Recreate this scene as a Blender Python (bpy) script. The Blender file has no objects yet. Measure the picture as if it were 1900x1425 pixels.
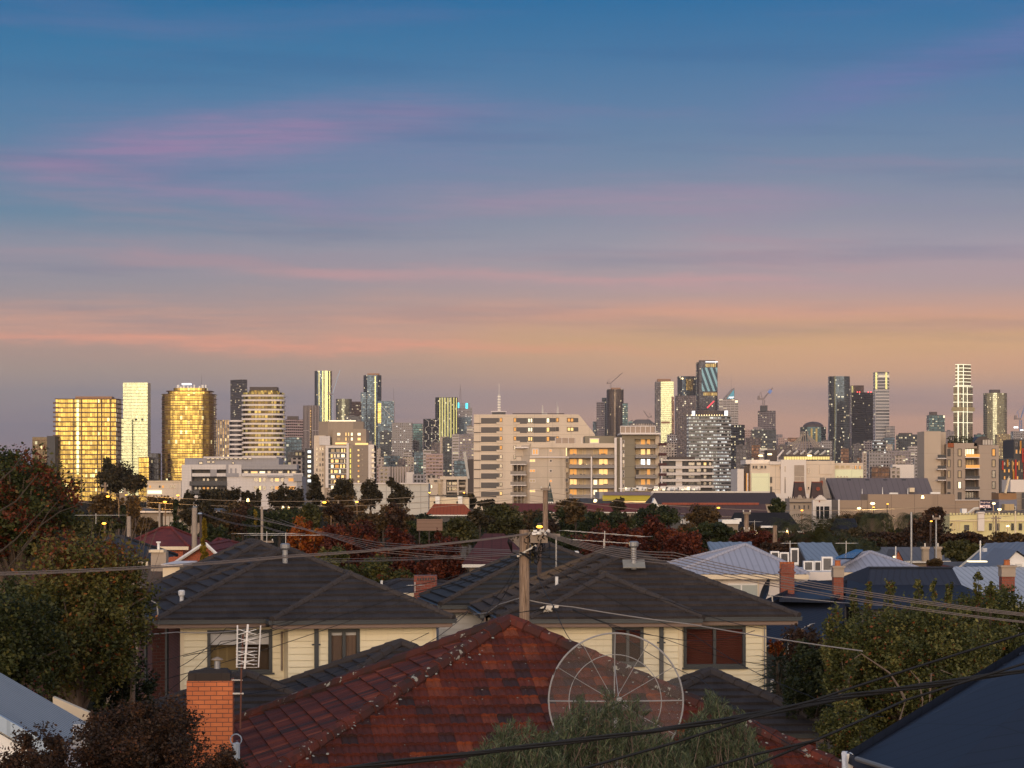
import bpy, math, random
import numpy as np
from mathutils import Vector, Matrix
R = math.radians
sc = bpy.context.scene
col = sc.collection
random.seed(7)

# ------------------------------------------------------------------ camera
F = 4800.0      # focal length in photo pixels (photo 1900 px wide)
HY = 905.0      # photo row of the horizon
ZE = 9.5        # eye height above the ground
cam = bpy.data.cameras.new('camera'); co = bpy.data.objects.new('camera', cam); col.objects.link(co)
cam.sensor_width = 36; cam.lens = 36*F/1900; cam.shift_y = (HY-712.5)/1900
cam.clip_start = 0.5; cam.clip_end = 40000
co.location = (0, 0, ZE); co.rotation_euler = (R(90), 0, 0)
sc.camera = co
# ------------------------------------------------------------------ exposure
sc.view_settings.view_transform = 'Standard'; sc.view_settings.look = 'None'
sc.view_settings.exposure = 0.22; sc.view_settings.gamma = 1.0
# ------------------------------------------------------------------ sun (just set, behind the camera)
sun = bpy.data.lights.new('sun', 'SUN'); so = bpy.data.objects.new('sun', sun); col.objects.link(so)
SUN_EL, SUN_AZ = 3.0, -6.0
sun.energy = 2.0; sun.angle = R(34); sun.color = (1.0, 0.76, 0.54)
d = Vector((math.sin(R(SUN_AZ))*math.cos(R(SUN_EL)), -math.cos(R(SUN_AZ))*math.cos(R(SUN_EL)), math.sin(R(SUN_EL))))
so.rotation_euler = d.to_track_quat('Z', 'Y').to_euler(); so.location = (0, -50, 60)

# ------------------------------------------------------------------ node helpers
class NT:
    def __init__(s, nt): s.nt = nt; s.n = nt.nodes; s.l = nt.links
    def node(s, t, **k):
        n = s.n.new(t)
        for a, v in k.items(): setattr(n, a, v)
        return n
    def put(s, sock, v):
        if isinstance(v, bpy.types.NodeSocket): s.l.new(v, sock)
        elif v is not None:
            if sock.type == 'RGBA' and not isinstance(v, (int, float)) and len(v) == 3: v = (*v, 1)
            sock.default_value = v
    def m(s, op, a, b=None, c=None, clamp=False):
        n = s.node('ShaderNodeMath', operation=op, use_clamp=clamp)
        s.put(n.inputs[0], a)
        if b is not None: s.put(n.inputs[1], b)
        if c is not None: s.put(n.inputs[2], c)
        return n.outputs[0]
    def mix(s, f, a, b, mode='MIX'):
        n = s.node('ShaderNodeMix', data_type='RGBA', blend_type=mode)
        s.put(n.inputs[0], f); s.put(n.inputs[6], a); s.put(n.inputs[7], b)
        return n.outputs[2]
    def mixf(s, f, a, b):
        n = s.node('ShaderNodeMix', data_type='FLOAT'); s.put(n.inputs[0], f); s.put(n.inputs[2], a); s.put(n.inputs[3], b)
        return n.outputs[0]
    def ramp(s, f, stops, interp='LINEAR'):
        n = s.node('ShaderNodeValToRGB'); cr = n.color_ramp; cr.interpolation = interp
        while len(cr.elements) < len(stops): cr.elements.new(0.5)
        for e, (p, c) in zip(cr.elements, stops): e.position = p; e.color = (*c, 1) if len(c) == 3 else c
        s.put(n.inputs[0], f); return n.outputs[0]
    def noise(s, vec, scale, detail=3, rough=0.55, dims='3D'):
        n = s.node('ShaderNodeTexNoise', noise_dimensions=dims); s.put(n.inputs['Vector'], vec)
        n.inputs['Scale'].default_value = scale; n.inputs['Detail'].default_value = detail; n.inputs['Roughness'].default_value = rough
        return n.outputs['Fac']
    def white(s, vec, out='Value'):
        n = s.node('ShaderNodeTexWhiteNoise', noise_dimensions='3D'); s.put(n.inputs['Vector'], vec); return n.outputs[out]
    def comb(s, x, y, z=0.0):
        n = s.node('ShaderNodeCombineXYZ'); s.put(n.inputs[0], x); s.put(n.inputs[1], y); s.put(n.inputs[2], z); return n.outputs[0]
    def sep(s, v):
        n = s.node('ShaderNodeSeparateXYZ'); s.put(n.inputs[0], v); return n.outputs
    def vmul(s, v, k):
        n = s.node('ShaderNodeVectorMath', operation='MULTIPLY'); s.put(n.inputs[0], v); n.inputs[1].default_value = k; return n.outputs[0]
    def sstep(s, x, a, b):
        n = s.node('ShaderNodeMapRange', interpolation_type='SMOOTHSTEP'); s.put(n.inputs[0], x)
        n.inputs[1].default_value = a; n.inputs[2].default_value = b; return n.outputs[0]

# ------------------------------------------------------------------ sky: dusk, sun gone down behind the camera
w = bpy.data.worlds.new('World'); sc.world = w; w.use_nodes = True
T = NT(w.node_tree); T.n.clear()
dirv = T.node('ShaderNodeTexCoord').outputs['Generated']
dx, dy, dz = T.sep(dirv)
def s2l(c): return tuple(((v/255)/12.92 if v/255 <= .04045 else ((v/255+.055)/1.055)**2.4) for v in c)
def el(p): return math.sin(math.atan((HY-p)/F))
NORM = 0.2
def skyramp(stops): return T.ramp(T.m('DIVIDE', dz, NORM, clamp=True), [(min(1, max(0, el(p)/NORM)), s2l(c)) for p, c in stops])
left = skyramp([(905, (96, 92, 108)), (850, (114, 108, 120)), (780, (126, 118, 126)), (730, (134, 126, 130)), (690, (150, 134, 128)), (650, (158, 136, 128)), (600, (150, 136, 136)), (540, (140, 136, 144)), (470, (134, 136, 150)), (400, (98, 126, 150)), (300, (86, 122, 152)), (200, (72, 116, 153)), (100, (54, 110, 151)), (0, (32, 101, 146))])
right = skyramp([(905, (176, 132, 114)), (850, (172, 134, 120)), (780, (176, 140, 122)), (730, (166, 138, 128)), (690, (190, 150, 122)), (640, (202, 158, 122)), (590, (188, 150, 132)), (530, (164, 146, 148)), (460, (152, 146, 156)), (400, (134, 138, 152)), (300, (108, 128, 154)), (200, (88, 119, 154)), (100, (66, 111, 152)), (0, (42, 103, 149))])
az = T.m('DIVIDE', dx, T.m('MAXIMUM', T.m('ABSOLUTE', dy), 0.05))
east = T.mix(T.sstep(az, -0.17, 0.13), left, right)
# streaks of pink cloud, long and flat, leaning slightly
lean = T.m('ADD', dz, T.m('MULTIPLY', az, 0.018))
warp = T.noise(T.comb(T.m('MULTIPLY', az, 6.0), T.m('MULTIPLY', lean, 30.0), 3.1), 1.0, 3)
v1 = T.comb(T.m('ADD', T.m('MULTIPLY', az, 4.2), T.m('MULTIPLY', warp, 0.8)), T.m('ADD', T.m('MULTIPLY', lean, 52.0), T.m('MULTIPLY', warp, 1.3)), 0.37)
n1 = T.noise(v1, 1.0, 5, 0.55)
v2 = T.comb(T.m('MULTIPLY', az, 5.0), T.m('MULTIPLY', lean, 125.0), 7.7)
n2 = T.noise(v2, 1.0, 4, 0.6)
band = T.m('ADD', T.m('MULTIPLY', n1, 0.72), T.m('MULTIPLY', n2, 0.28))
cm = T.m('MULTIPLY', T.sstep(band, 0.50, 0.70), 0.55)
pink = T.ramp(T.m('DIVIDE', dz, NORM, clamp=True), [(0.0, s2l((196, 138, 120))), (el(690)/NORM, s2l((196, 142, 124))), (el(630)/NORM, s2l((208, 146, 122))), (el(520)/NORM, s2l((182, 138, 138))), (el(380)/NORM, s2l((154, 128, 148))), (el(200)/NORM, s2l((134, 112, 150))), (1.0, s2l((104, 108, 158)))])
amt = T.ramp(T.m('DIVIDE', dz, NORM, clamp=True), [(0.0, (0.15,)*3), (el(700)/NORM, (0.35,)*3), (el(630)/NORM, (.85,)*3), (el(500)/NORM, (.8,)*3), (el(300)/NORM, (.68,)*3), (el(120)/NORM, (.42,)*3), (1.0, (.3,)*3)])
east = T.mix(T.m('MULTIPLY', cm, amt), east, pink)
# the long streaks the evening shows, each a soft sloping band (row at column 0, slope, thickness, from, to, amount, colour)
ay = T.m('MAXIMUM', T.m('ABSOLUTE', dy), 0.05); U = T.m('MULTIPLY_ADD', az, F, 950.0); V = T.m('SUBTRACT', HY, T.m('MULTIPLY', T.m('DIVIDE', dz, ay), F))
fray = T.noise(T.comb(T.m('MULTIPLY', U, 0.0030), T.m('MULTIPLY', V, 0.016), 5.0), 1.0, 4, .6); fine = T.noise(T.comb(T.m('MULTIPLY', U, 0.004), T.m('MULTIPLY', V, 0.07), 9.0), 1.0, 4, .6)
VW = T.m('ADD', V, T.m('MULTIPLY', T.m('SUBTRACT', fray, .5), 75.0))
for y0, sl, th, xa, xb, am, c in ((622, .024, 13, -3000, 1150, .75, (216, 146, 124)), (600, .0, 44, -200, 3000, .50, (204, 150, 128)), (560, .021, 17, 900, 3000, .55, (202, 150, 130)), (640, -.008, 32, 850, 3000, .45, (184, 154, 108)), (500, .016, 13, 450, 1500, .55, (190, 146, 146)), (372, .0, 30, 720, 1500, .42, (172, 138, 152)),
    (305, -.115, 36, 40, 760, .62, (158, 122, 156)), (305, .13, 22, 40, 700, .42, (150, 122, 154)), (270, -.02, 70, 0, 1000, .25, (136, 120, 158)), (640, -.30, 40, 1400, 3000, .42, (112, 110, 162)), (495, -.005, 40, 1250, 3000, .30, (172, 140, 150)), (470, .02, 36, -2000, 800, .25, (150, 132, 146)), (330, .03, 60, 300, 2000, .22, (130, 124, 160)), (740, .0, 26, 100, 3000, .16, (128, 116, 128))):
    q = T.m('DIVIDE', T.m('SUBTRACT', VW, T.m('MULTIPLY_ADD', U, sl, y0)), float(th)); e_ = T.m('EXPONENT', T.m('MULTIPLY', T.m('MULTIPLY', q, q), -1.0))
    e_ = T.m('MULTIPLY', e_, T.m('MULTIPLY', T.sstep(U, xa-120, xa+220), T.sstep(U, xb+220, xb-220))); e_ = T.m('MULTIPLY', e_, T.m('MULTIPLY_ADD', T.sstep(fine, .3, .7), .6, .55))
    east = T.mix(T.m('MULTIPLY', e_, am, clamp=True), east, s2l(c))
# grey-blue gaps
n3 = T.noise(T.comb(T.m('MULTIPLY', az, 5.0), T.m('MULTIPLY', lean, 70.0), 21.0), 1.0, 4)
gap = T.m('MULTIPLY', T.sstep(n3, 0.50, 0.72), 0.40)
east = T.mix(gap, east, T.mix(0.30, east, s2l((62, 92, 124)), 'MIX'))
east = T.mix(gap, east, T.mix(1.0, east, (0.80, 0.88, 0.98), 'MULTIPLY'))
# higher than the photo shows: deeper blue
hi = T.ramp(dz, [(0.18, s2l((36, 100, 154))), (0.45, s2l((92, 116, 150))), (1.0, s2l((124, 134, 156)))])
east = T.mix(T.sstep(dz, 0.17, 0.26), east, hi)
# west: afterglow
wz = T.m('MAXIMUM', dz, 0.0)
west = T.ramp(wz, [(0.0, (1.8, 1.10, .62)), (0.05, (2.0, 1.35, .85)), (0.14, (1.9, 1.45, 1.10)), (0.3, (1.05, .98, .98)), (0.6, (.42, .46, .56)), (1.0, (.20, .24, .32))])
ang = T.m('DIVIDE', dx, T.m('MAXIMUM', T.m('ABSOLUTE', dy), 0.02))
gl = T.m('ADD', ang, 0.06)
g = T.m('EXPONENT', T.m('MULTIPLY', T.m('MULTIPLY', gl, gl), -9.0))
ge = T.m('EXPONENT', T.m('MULTIPLY', wz, -11.0))
glow = T.m('MULTIPLY', g, ge)
west = T.mix(1.0, west, T.mix(glow, (0, 0, 0), (2.5, 1.45, 0.42)), 'ADD')
g2 = T.m('EXPONENT', T.m('MULTIPLY', T.m('MULTIPLY', gl, gl), -260.0))
west = T.mix(1.0, west, T.mix(T.m('MULTIPLY', g2, ge), (0, 0, 0), (6.0, 4.0, 1.6)), 'ADD')
sky = T.mix(T.sstep(dy, 0.25, -0.35), east, west)
sky = T.mix(T.sstep(dz, 0.0, -0.03), sky, (0.03, 0.03, 0.035))
bg = T.node('ShaderNodeBackground'); T.put(bg.inputs[0], sky); bg.inputs[1].default_value = 1.0
T.l.new(bg.outputs[0], T.node('ShaderNodeOutputWorld').inputs[0])
sc.cycles.max_bounces = 5; sc.cycles.transparent_max_bounces = 16
try: w.cycles.sampling_method = 'MANUAL'; w.cycles.sample_map_resolution = 1024
except Exception: pass

# ------------------------------------------------------------------ materials
MATS = {}
def newmat(name):
    m = bpy.data.materials.new(name); m.use_nodes = True
    t = NT(m.node_tree); t.n.clear()
    p = t.node('ShaderNodeBsdfPrincipled'); o = t.node('ShaderNodeOutputMaterial'); t.l.new(p.outputs[0], o.inputs[0])
    try: m.cycles.emission_sampling = 'NONE'
    except Exception: pass
    MATS[name] = m
    return m, t, p, o
def uvs(t): return t.sep(t.node('ShaderNodeUVMap').outputs[0])
def bump(t, p, h, dist, strength=1.0):
    b = t.node('ShaderNodeBump'); b.inputs['Strength'].default_value = strength; b.inputs['Distance'].default_value = dist
    t.put(b.inputs['Height'], h); t.l.new(b.outputs[0], p.inputs['Normal'])
def plain(name, c, rough=0.7, metal=0.0, var=0.12, scale=0.6, joint=None, spec=0.3):
    """matt or metal paint with worn tone; joint=(w,h,width,darken) draws panel joints and, on the ribbed iron, painted rib shade"""
    m, t, p, o = newmat(name)
    ob = t.node('ShaderNodeTexCoord').outputs['Object']
    n = t.noise(ob, scale, 6, 0.65)
    k = t.m('MULTIPLY_ADD', n, 2*var, 1-var)
    c1 = t.mix(1.0, c, t.comb(k, k, k), 'MULTIPLY')
    st = t.sstep(t.noise(t.vmul(ob, (1.0, 1.0, 0.12)), scale*2.2, 4, .6), .56, .76)
    c1 = t.mix(t.m('MULTIPLY', st, var*1.6), c1, tuple(v*.45 for v in c))
    if joint:
        u, v, _ = uvs(t)
        a = t.m('LESS_THAN', t.m('FRACT', t.m('DIVIDE', u, joint[0])), joint[2]/joint[0])
        b = t.m('LESS_THAN', t.m('FRACT', t.m('DIVIDE', v, joint[1])), joint[2]/joint[1])
        c1 = t.mix(t.m('MULTIPLY', t.m('MAXIMUM', a, b), joint[3]), c1, tuple(x*.3 for x in c))
    t.put(p.inputs['Base Color'], c1); p.inputs['Roughness'].default_value = rough; p.inputs['Metallic'].default_value = metal
    p.inputs['Specular IOR Level'].default_value = spec
    return m
def emit(name, c, s):
    m, t, p, o = newmat(name)
    t.put(p.inputs['Base Color'], (c[0]*.5, c[1]*.5, c[2]*.5)); t.put(p.inputs['Emission Color'], c); p.inputs['Emission Strength'].default_value = s
    return m
def glass(name, tint, fh=3.3, bay=3.0, lit=.08, lc=(1.0, .72, .36), ls=1.6, mull=(.10, .10, .11), mw=.10, sw=.18, rough=.1, var=.35, metal=.92, mrough=.6, streak=0.0, seed=0.0, cluster=0.0, off=0.0):
    """curtain wall: storeys and bays from the wall's own metres, reflective panes, some rooms lit"""
    m, t, p, o = newmat(name)
    u, v, _ = uvs(t)
    a = t.m('DIVIDE', u, bay); b = t.m('DIVIDE', v, fh)
    ia = t.m('FLOOR', a); ib = t.m('FLOOR', b); fa = t.m('FRACT', a); fb = t.m('FRACT', b)
    mk = t.m('MAXIMUM', t.m('LESS_THAN', fa, mw), t.m('LESS_THAN', fb, sw))
    w1 = t.white(t.comb(ia, ib, seed)); w2 = t.white(t.comb(ia, ib, seed+5.3)); w3 = t.white(t.comb(ia, ib, seed+9.1))
    lit = lit*.66 if lit < .45 else lit
    thr = lit
    sel = w1
    tint = tuple(x*(.42 if max(tint) < .115 and name not in ('gold_glass',) else 1) for x in tint)
    if streak:
        w4 = t.white(t.comb(t.m('FLOOR', t.m('DIVIDE', ia, 5.0)), ib, seed+2.2))
        sel = t.m('ADD', t.m('MULTIPLY', w1, 1-streak), t.m('MULTIPLY', w4, streak))
    if cluster:
        cn = t.noise(t.comb(t.m('MULTIPLY', ia, .13), t.m('MULTIPLY', ib, .09), seed), 1.0, 2)
        thr = t.m('MULTIPLY', t.sstep(cn, .5-cluster*.3, .5+cluster*.3), lit*2)
    on = t.m('MULTIPLY', t.m('LESS_THAN', sel, thr), t.m('SUBTRACT', 1.0, mk))
    # only part of a bay glows (blinds, lamps)
    on = t.m('MULTIPLY', on, t.m('GREATER_THAN', t.m('ADD', fa, t.m('MULTIPLY', w3, .5)), .36))
    on = t.m('MULTIPLY', on, t.m('LESS_THAN', fb, .82))
    k = t.m('MULTIPLY_ADD', w2, 2*var, 1-var)
    gc = t.mix(1.0, tint, t.comb(k, k, k), 'MULTIPLY')
    t.put(p.inputs['Base Color'], t.mix(mk, gc, mull))
    t.put(p.inputs['Metallic'], t.m('MULTIPLY', t.m('SUBTRACT', 1.0, mk), metal))
    t.put(p.inputs['Roughness'], t.mixf(mk, rough, mrough))
    t.put(p.inputs['Emission Color'], t.mix(w3, lc, (lc[0], min(1, lc[1]*1.25), min(1, lc[2]*1.7))))
    t.put(p.inputs['Emission Strength'], t.m('MULTIPLY', on, t.m('MULTIPLY', t.m('MULTIPLY_ADD', w2, 1.2, .25), ls*.52)))
    # each pane is set at a hair's different angle
    nn = t.noise(t.comb(t.m('MULTIPLY', a, 1.0), t.m('MULTIPLY', b, 1.0), seed), .8, 1)
    bump(t, p, t.m('ADD', nn, t.m('MULTIPLY', t.m('MULTIPLY', t.m('SUBTRACT', w2, .5), fa), .5)), .05)
    return m

concrete = plain('concrete_beige', (.62, .52, .42), .85, joint=(6, 3.0, .09, .5), var=.10, scale=.12)
concrete2 = plain('concrete_stained', (.50, .42, .34), .9, joint=(5, 3.1, .09, .5), var=.26, scale=.16)
white_render = plain('white_render', (.66, .60, .56), .8, var=.06, scale=.1)
white_panel = plain('white_panel', (.58, .54, .53), .7, joint=(1.3, 1.1, .06, .35), var=.06, scale=.2)
grey_panel = plain('grey_panel', (.28, .27, .29), .6, joint=(1.6, 1.2, .06, .4), var=.08, scale=.2)
dark_panel = plain('dark_panel', (.045, .045, .052), .5, var=.2, scale=.3)
beige_clad = plain('beige_cladding', (.34, .27, .21), .8, joint=(.7, 60, .12, .4), var=.08, scale=.2)
olive_clad = plain('olive_cladding', (.23, .20, .15), .8, joint=(30, 3.1, .1, .5), var=.08, scale=.2)
brown_clad = plain('brown_cladding', (.26, .21, .17), .8, joint=(30, .8, .08, .3), var=.08, scale=.2)
bronze = plain('bronze_metal', (.16, .09, .055), .45, metal=.5, var=.1)
crown_dark = plain('crown_dark', (.06, .045, .045), .5, var=.15, scale=.2)
tan_wall = plain('tan_precast', (.30, .225, .17), .9, joint=(4.5, 5.5, .10, .6), var=.12, scale=.15)
stone = plain('carved_stone', (.34, .28, .23), .9, var=.22, scale=.8)
slate = plain('slate_roof', (.085, .076, .080), .6, joint=(1.2, 40, .10, .35), var=.12, scale=.4)
mansard_slate = plain('mansard_slate', (.065, .046, .046), .9, joint=(.5, .35, .04, .4), var=.25, scale=1.2)
deep_slate = plain('dark_slate_roof', (.016, .013, .014), .9, joint=(.8, .35, .05, .4), var=.25, scale=.6)
rust = plain('rusty_red_iron', (.24, .060, .035), .7, joint=(.8, 40, .1, .3), var=.25, scale=.6)
orange_brick = plain('orange_brick_far', (.36, .12, .065), .85, joint=(.5, .24, .05, .4), var=.15, scale=1)
terracotta = plain('terracotta', (.40, .13, .05), .8, var=.25, scale=8)
black_metal = plain('black_metal', (.02, .02, .022), .4, var=.2)
grey_metal = plain('grey_metal', (.30, .31, .33), .4, metal=.6, var=.15, scale=3)
white_paint = plain('white_paint', (.72, .71, .70), .5, var=.10, scale=2)
cream_trim = plain('cream_trim', (.66, .55, .40), .6, var=.08, scale=2)
old_wood = None
darkglass = plain('dark_glass', (.02, .022, .028), .08, metal=0, var=.3, scale=1, spec=.9)
lit_warm = emit('lit_room_warm', (1.0, .62, .22), .95)
lit_pale = emit('lit_room_pale', (1.0, .86, .55), 1.25)
lit_white = emit('lit_room_white', (.85, .95, 1.0), 1.5)
lit_amber = emit('lit_room_amber', (.85, .38, .08), .6)
lamp_sodium = emit('sodium_lamp', (1.0, .42, .04), 4)
lamp_white = emit('white_lamp', (1.0, .74, .34), 4)
lamp_red = emit('red_lamp', (1.0, .05, .05), 5)
lamp_cyan = emit('cyan_lamp', (.05, .75, .95), 1.6)
ground_m = plain('ground_earth', (.026, .024, .017), 1.0, var=.5, scale=.05, spec=0)
asphalt = plain('asphalt', (.045, .043, .042), 1.0, var=.2, scale=.5, spec=0)
solar = plain('solar_panel', (.02, .035, .085), .15, metal=.3, joint=(1.0, 1.6, .05, .5), var=.1)

# ------------------------------------------------------------------ geometry helpers
def P(px, py, Y): return Vector(((px-950)*Y/F, Y, ZE-(py-HY)*Y/F))
def PZ(px, py, z): Y = (ZE-z)*F/(py-HY); return Vector(((px-950)*Y/F, Y, z))
class MB:
    def __init__(s): s.v = []; s.f = []; s.mi = []; s.uv = []; s.sm = []
    def face(s, pts, mi=0, uv=None, sm=False):
        i = len(s.v); s.v += [tuple(p) for p in pts]; s.f.append(tuple(range(i, i+len(pts)))); s.mi.append(mi); s.sm.append(sm)
        if uv is None:
            P_ = [Vector(p) for p in pts]; n = Vector((0, 0, 0))
            for a in range(len(P_)): n += P_[a].cross(P_[(a+1) % len(P_)])
            if n.length < 1e-12: n = Vector((0, 0, 1))
            n.normalize()
            if abs(n.z) > .995: t = Vector((1, 0, 0)); b = Vector((0, 1, 0))
            else: t = Vector((0, 0, 1)).cross(n).normalized(); b = n.cross(t)
            uv = [(p.dot(t), p.dot(b)) for p in P_]
        s.uv.append(uv)
    def box(s, x0, x1, y0, y1, z0, z1, mi=0, top=None):
        a = [(x0, y0), (x1, y0), (x1, y1), (x0, y1)]; s.prism(a, z0, z1, mi, top)
    def prism(s, a, z0, z1, mi=0, top=None, sm=False, poly2=None, bottom=True):
        a2 = poly2 or a; n = len(a); u = 0
        for i in range(n):
            j = (i+1) % n; L = math.dist(a[i], a[j])
            s.face([(*a[i], z0), (*a[j], z0), (*a2[j], z1), (*a2[i], z1)], mi, [(u, z0), (u+L, z0), (u+L, z1), (u, z1)], sm); u += L
        s.face([(*p, z1) for p in a2], mi if top is None else top)
        if bottom: s.face([(*p, z0) for p in reversed(a)], mi if top is None else top)
    def obox(s, c, ax, ay, az, mi=0):
        """box from centre and three half-axis vectors"""
        c = Vector(c); ax, ay, az = Vector(ax), Vector(ay), Vector(az)
        q = [c+i*ax+j*ay+k*az for k in (-1, 1) for j in (-1, 1) for i in (-1, 1)]
        for f in ((0, 2, 3, 1), (4, 5, 7, 6), (0, 1, 5, 4), (2, 6, 7, 3), (0, 4, 6, 2), (1, 3, 7, 5)): s.face([q[i] for i in f], mi)
    def tube(s, pts, r, n=6, mi=0, cap=True):
        pts = [Vector(p) for p in pts]; rs = r if isinstance(r, (list, tuple)) else [r]*len(pts); rings = []
        for i, p in enumerate(pts):
            t = (pts[min(i+1, len(pts)-1)]-pts[max(i-1, 0)])
            if t.length < 1e-9: t = Vector((0, 0, 1))
            t.normalize(); a = Vector((0, 0, 1)) if abs(t.z) < .9 else Vector((1, 0, 0))
            x = t.cross(a).normalized(); y = t.cross(x)
            rings.append([p+rs[i]*(math.cos(6.28319*k/n)*x+math.sin(6.28319*k/n)*y) for k in range(n)])
        for i in range(len(rings)-1):
            for k in range(n): s.face([rings[i][k], rings[i+1][k], rings[i+1][(k+1) % n], rings[i][(k+1) % n]], mi, None, n > 5)
        if cap: s.face(rings[0], mi); s.face(list(reversed(rings[-1])), mi)
    def build(s, name, mats, parent=None, loc=None):
        me = bpy.data.meshes.new(name)
        if loc is not None: L = Vector(loc); vs = [(v[0]-L.x, v[1]-L.y, v[2]-L.z) for v in s.v]
        else: vs = s.v
        me.from_pydata(vs, [], s.f)
        if not isinstance(mats, (list, tuple)): mats = [mats]
        for m in mats: me.materials.append(m)
        if max(s.mi or [0]) > 0: me.polygons.foreach_set('material_index', s.mi)
        if any(s.sm): me.polygons.foreach_set('use_smooth', s.sm)
        ul = me.uv_layers.new(name='uv'); flat = [c for f in s.uv for q in f for c in q]
        ul.data.foreach_set('uv', flat); me.update()
        o = bpy.data.objects.new(name, me); col.objects.link(o)
        if parent is not None: o.parent = parent
        elif loc is not None: o.location = loc
        return o
def tag(o, label=None, cat=None, group=None, kind=None):
    if label: o['label'] = label
    if cat: o['category'] = cat
    if group: o['group'] = group
    if kind: o['kind'] = kind
    return o
def thing(name, label, cat, loc=(0, 0, 0), rz=0, group=None):
    o = bpy.data.objects.new(name, None); o.empty_display_size = .3; col.objects.link(o); o.location = loc; o.rotation_euler = (0, 0, rz)
    return tag(o, label, cat, group)
def ngon(n, rx, ry, cx=0, cy=0, ph=0): return [(cx+rx*math.cos(ph+2*math.pi*i/n), cy+ry*math.sin(ph+2*math.pi*i/n)) for i in range(n)]
def rrect(x0, x1, y0, y1, r, n=6):
    o = []
    for cx, cy, a in ((x1-r, y0+r, -90), (x1-r, y1-r, 0), (x0+r, y1-r, 90), (x0+r, y0+r, 180)):
        for i in range(n+1): t = R(a+90*i/n); o.append((cx+r*math.cos(t), cy+r*math.sin(t)))
    return o
def clip(poly, ax, val, gt):
    out = []; n = len(poly)
    for i in range(n):
        a, b = poly[i], poly[(i+1) % n]; ia = (a[ax] >= val-1e-9) if gt else (a[ax] <= val+1e-9); ib = (b[ax] >= val-1e-9) if gt else (b[ax] <= val+1e-9)
        if ia: out.append(a)
        if ia != ib:
            t = (val-a[ax])/(b[ax]-a[ax]); out.append((a[0]+t*(b[0]-a[0]), a[1]+t*(b[1]-a[1])))
    return out
def tiles(mb, pts, course=.33, t=.035, colw=None, prof=None, mi=0, jit=0):
    """lay real overlapping courses (and tile profiles) over a flat roof polygon"""
    pts = [Vector(p) for p in pts]; n = Vector((0, 0, 0))
    for i in range(len(pts)): n += pts[i].cross(pts[(i+1) % len(pts)])
    n.normalize()
    if n.z < 0: n = -n
    td = Vector((0, 0, 1)).cross(n).normalized(); bd = n.cross(td)
    o = min(pts, key=lambda p: p.z)
    poly = [((p-o).dot(td), (p-o).dot(bd)) for p in pts]
    umin = min(p[0] for p in poly); umax = max(p[0] for p in poly); vmax = max(p[1] for p in poly)
    c = course or vmax+.01
    def pr(u):
        if not prof: return 0
        f = (u/colw) % 1.0
        for (a, ha), (b, hb) in zip(prof, prof[1:]):
            if a <= f <= b+1e-6: return ha+(hb-ha)*(f-a)/(b-a)
        return prof[-1][1]
    k = 0
    while k*c < vmax-.005:
        v0, v1 = k*c, (k+1)*c; st = clip(clip(poly, 1, v0, True), 1, v1, False)
        if len(st) >= 3:
            if colw:
                off = 0
                cuts = []
                i0 = math.floor(umin/colw)
                for i in range(i0, math.ceil(umax/colw)+1):
                    for a, _ in prof[:-1]: cuts.append(((i+a)*colw, i))
                cuts.append((umax+colw, 0))
                pieces = [(clip(clip(st, 0, cuts[i][0], True), 0, cuts[i+1][0], False), cuts[i][1], (cuts[i][0]+cuts[i+1][0])/2) for i in range(len(cuts)-1)]
            else: pieces = [(st, 0, 0)]
            for pc, ti, um in pieces:
                if len(pc) < 3: continue
                jj = (hash((ti, k)) % 1000/1000-.5)*jit
                def h(q): return .004+jj+(t*(1-(q[1]-v0)/c) if course else 0)+(pr(min(max(q[0], um-colw), um+colw)) if colw else 0)
                P3 = [o+q[0]*td+q[1]*bd+n*h(q) for q in pc]
                ar = sum(pc[i][0]*pc[(i+1) % len(pc)][1]-pc[(i+1) % len(pc)][0]*pc[i][1] for i in range(len(pc)))
                if abs(ar) < 1e-5: continue
                if ar < 0: P3.reverse(); pc = pc[::-1]
                mb.face(P3, mi, [q for q in pc])
                if course:
                    for i in range(len(pc)):
                        a, b = pc[i], pc[(i+1) % len(pc)]
                        if abs(a[1]-v0) < 1e-6 and abs(b[1]-v0) < 1e-6:
                            A, B = P3[i], P3[(i+1) % len(pc)]; dn = n*(-t-.01)
                            mb.face([A+dn, B+dn, B, A], mi, [(a[0], a[1]-.02), (b[0], b[1]-.02), b, a])
        k += 1
def caps(mb, p0, p1, r=.12, seg=.42, mi=0):
    p0, p1 = Vector(p0), Vector(p1); L = (p1-p0).length; n = max(1, round(L/seg)); d_ = (p1-p0)/n
    for i in range(n):
        a = p0+d_*i-d_*.06; b = p0+d_*(i+1)+d_*.05
        mb.tube([a, b], [r*1.12, r*.92], 8, mi)
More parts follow.
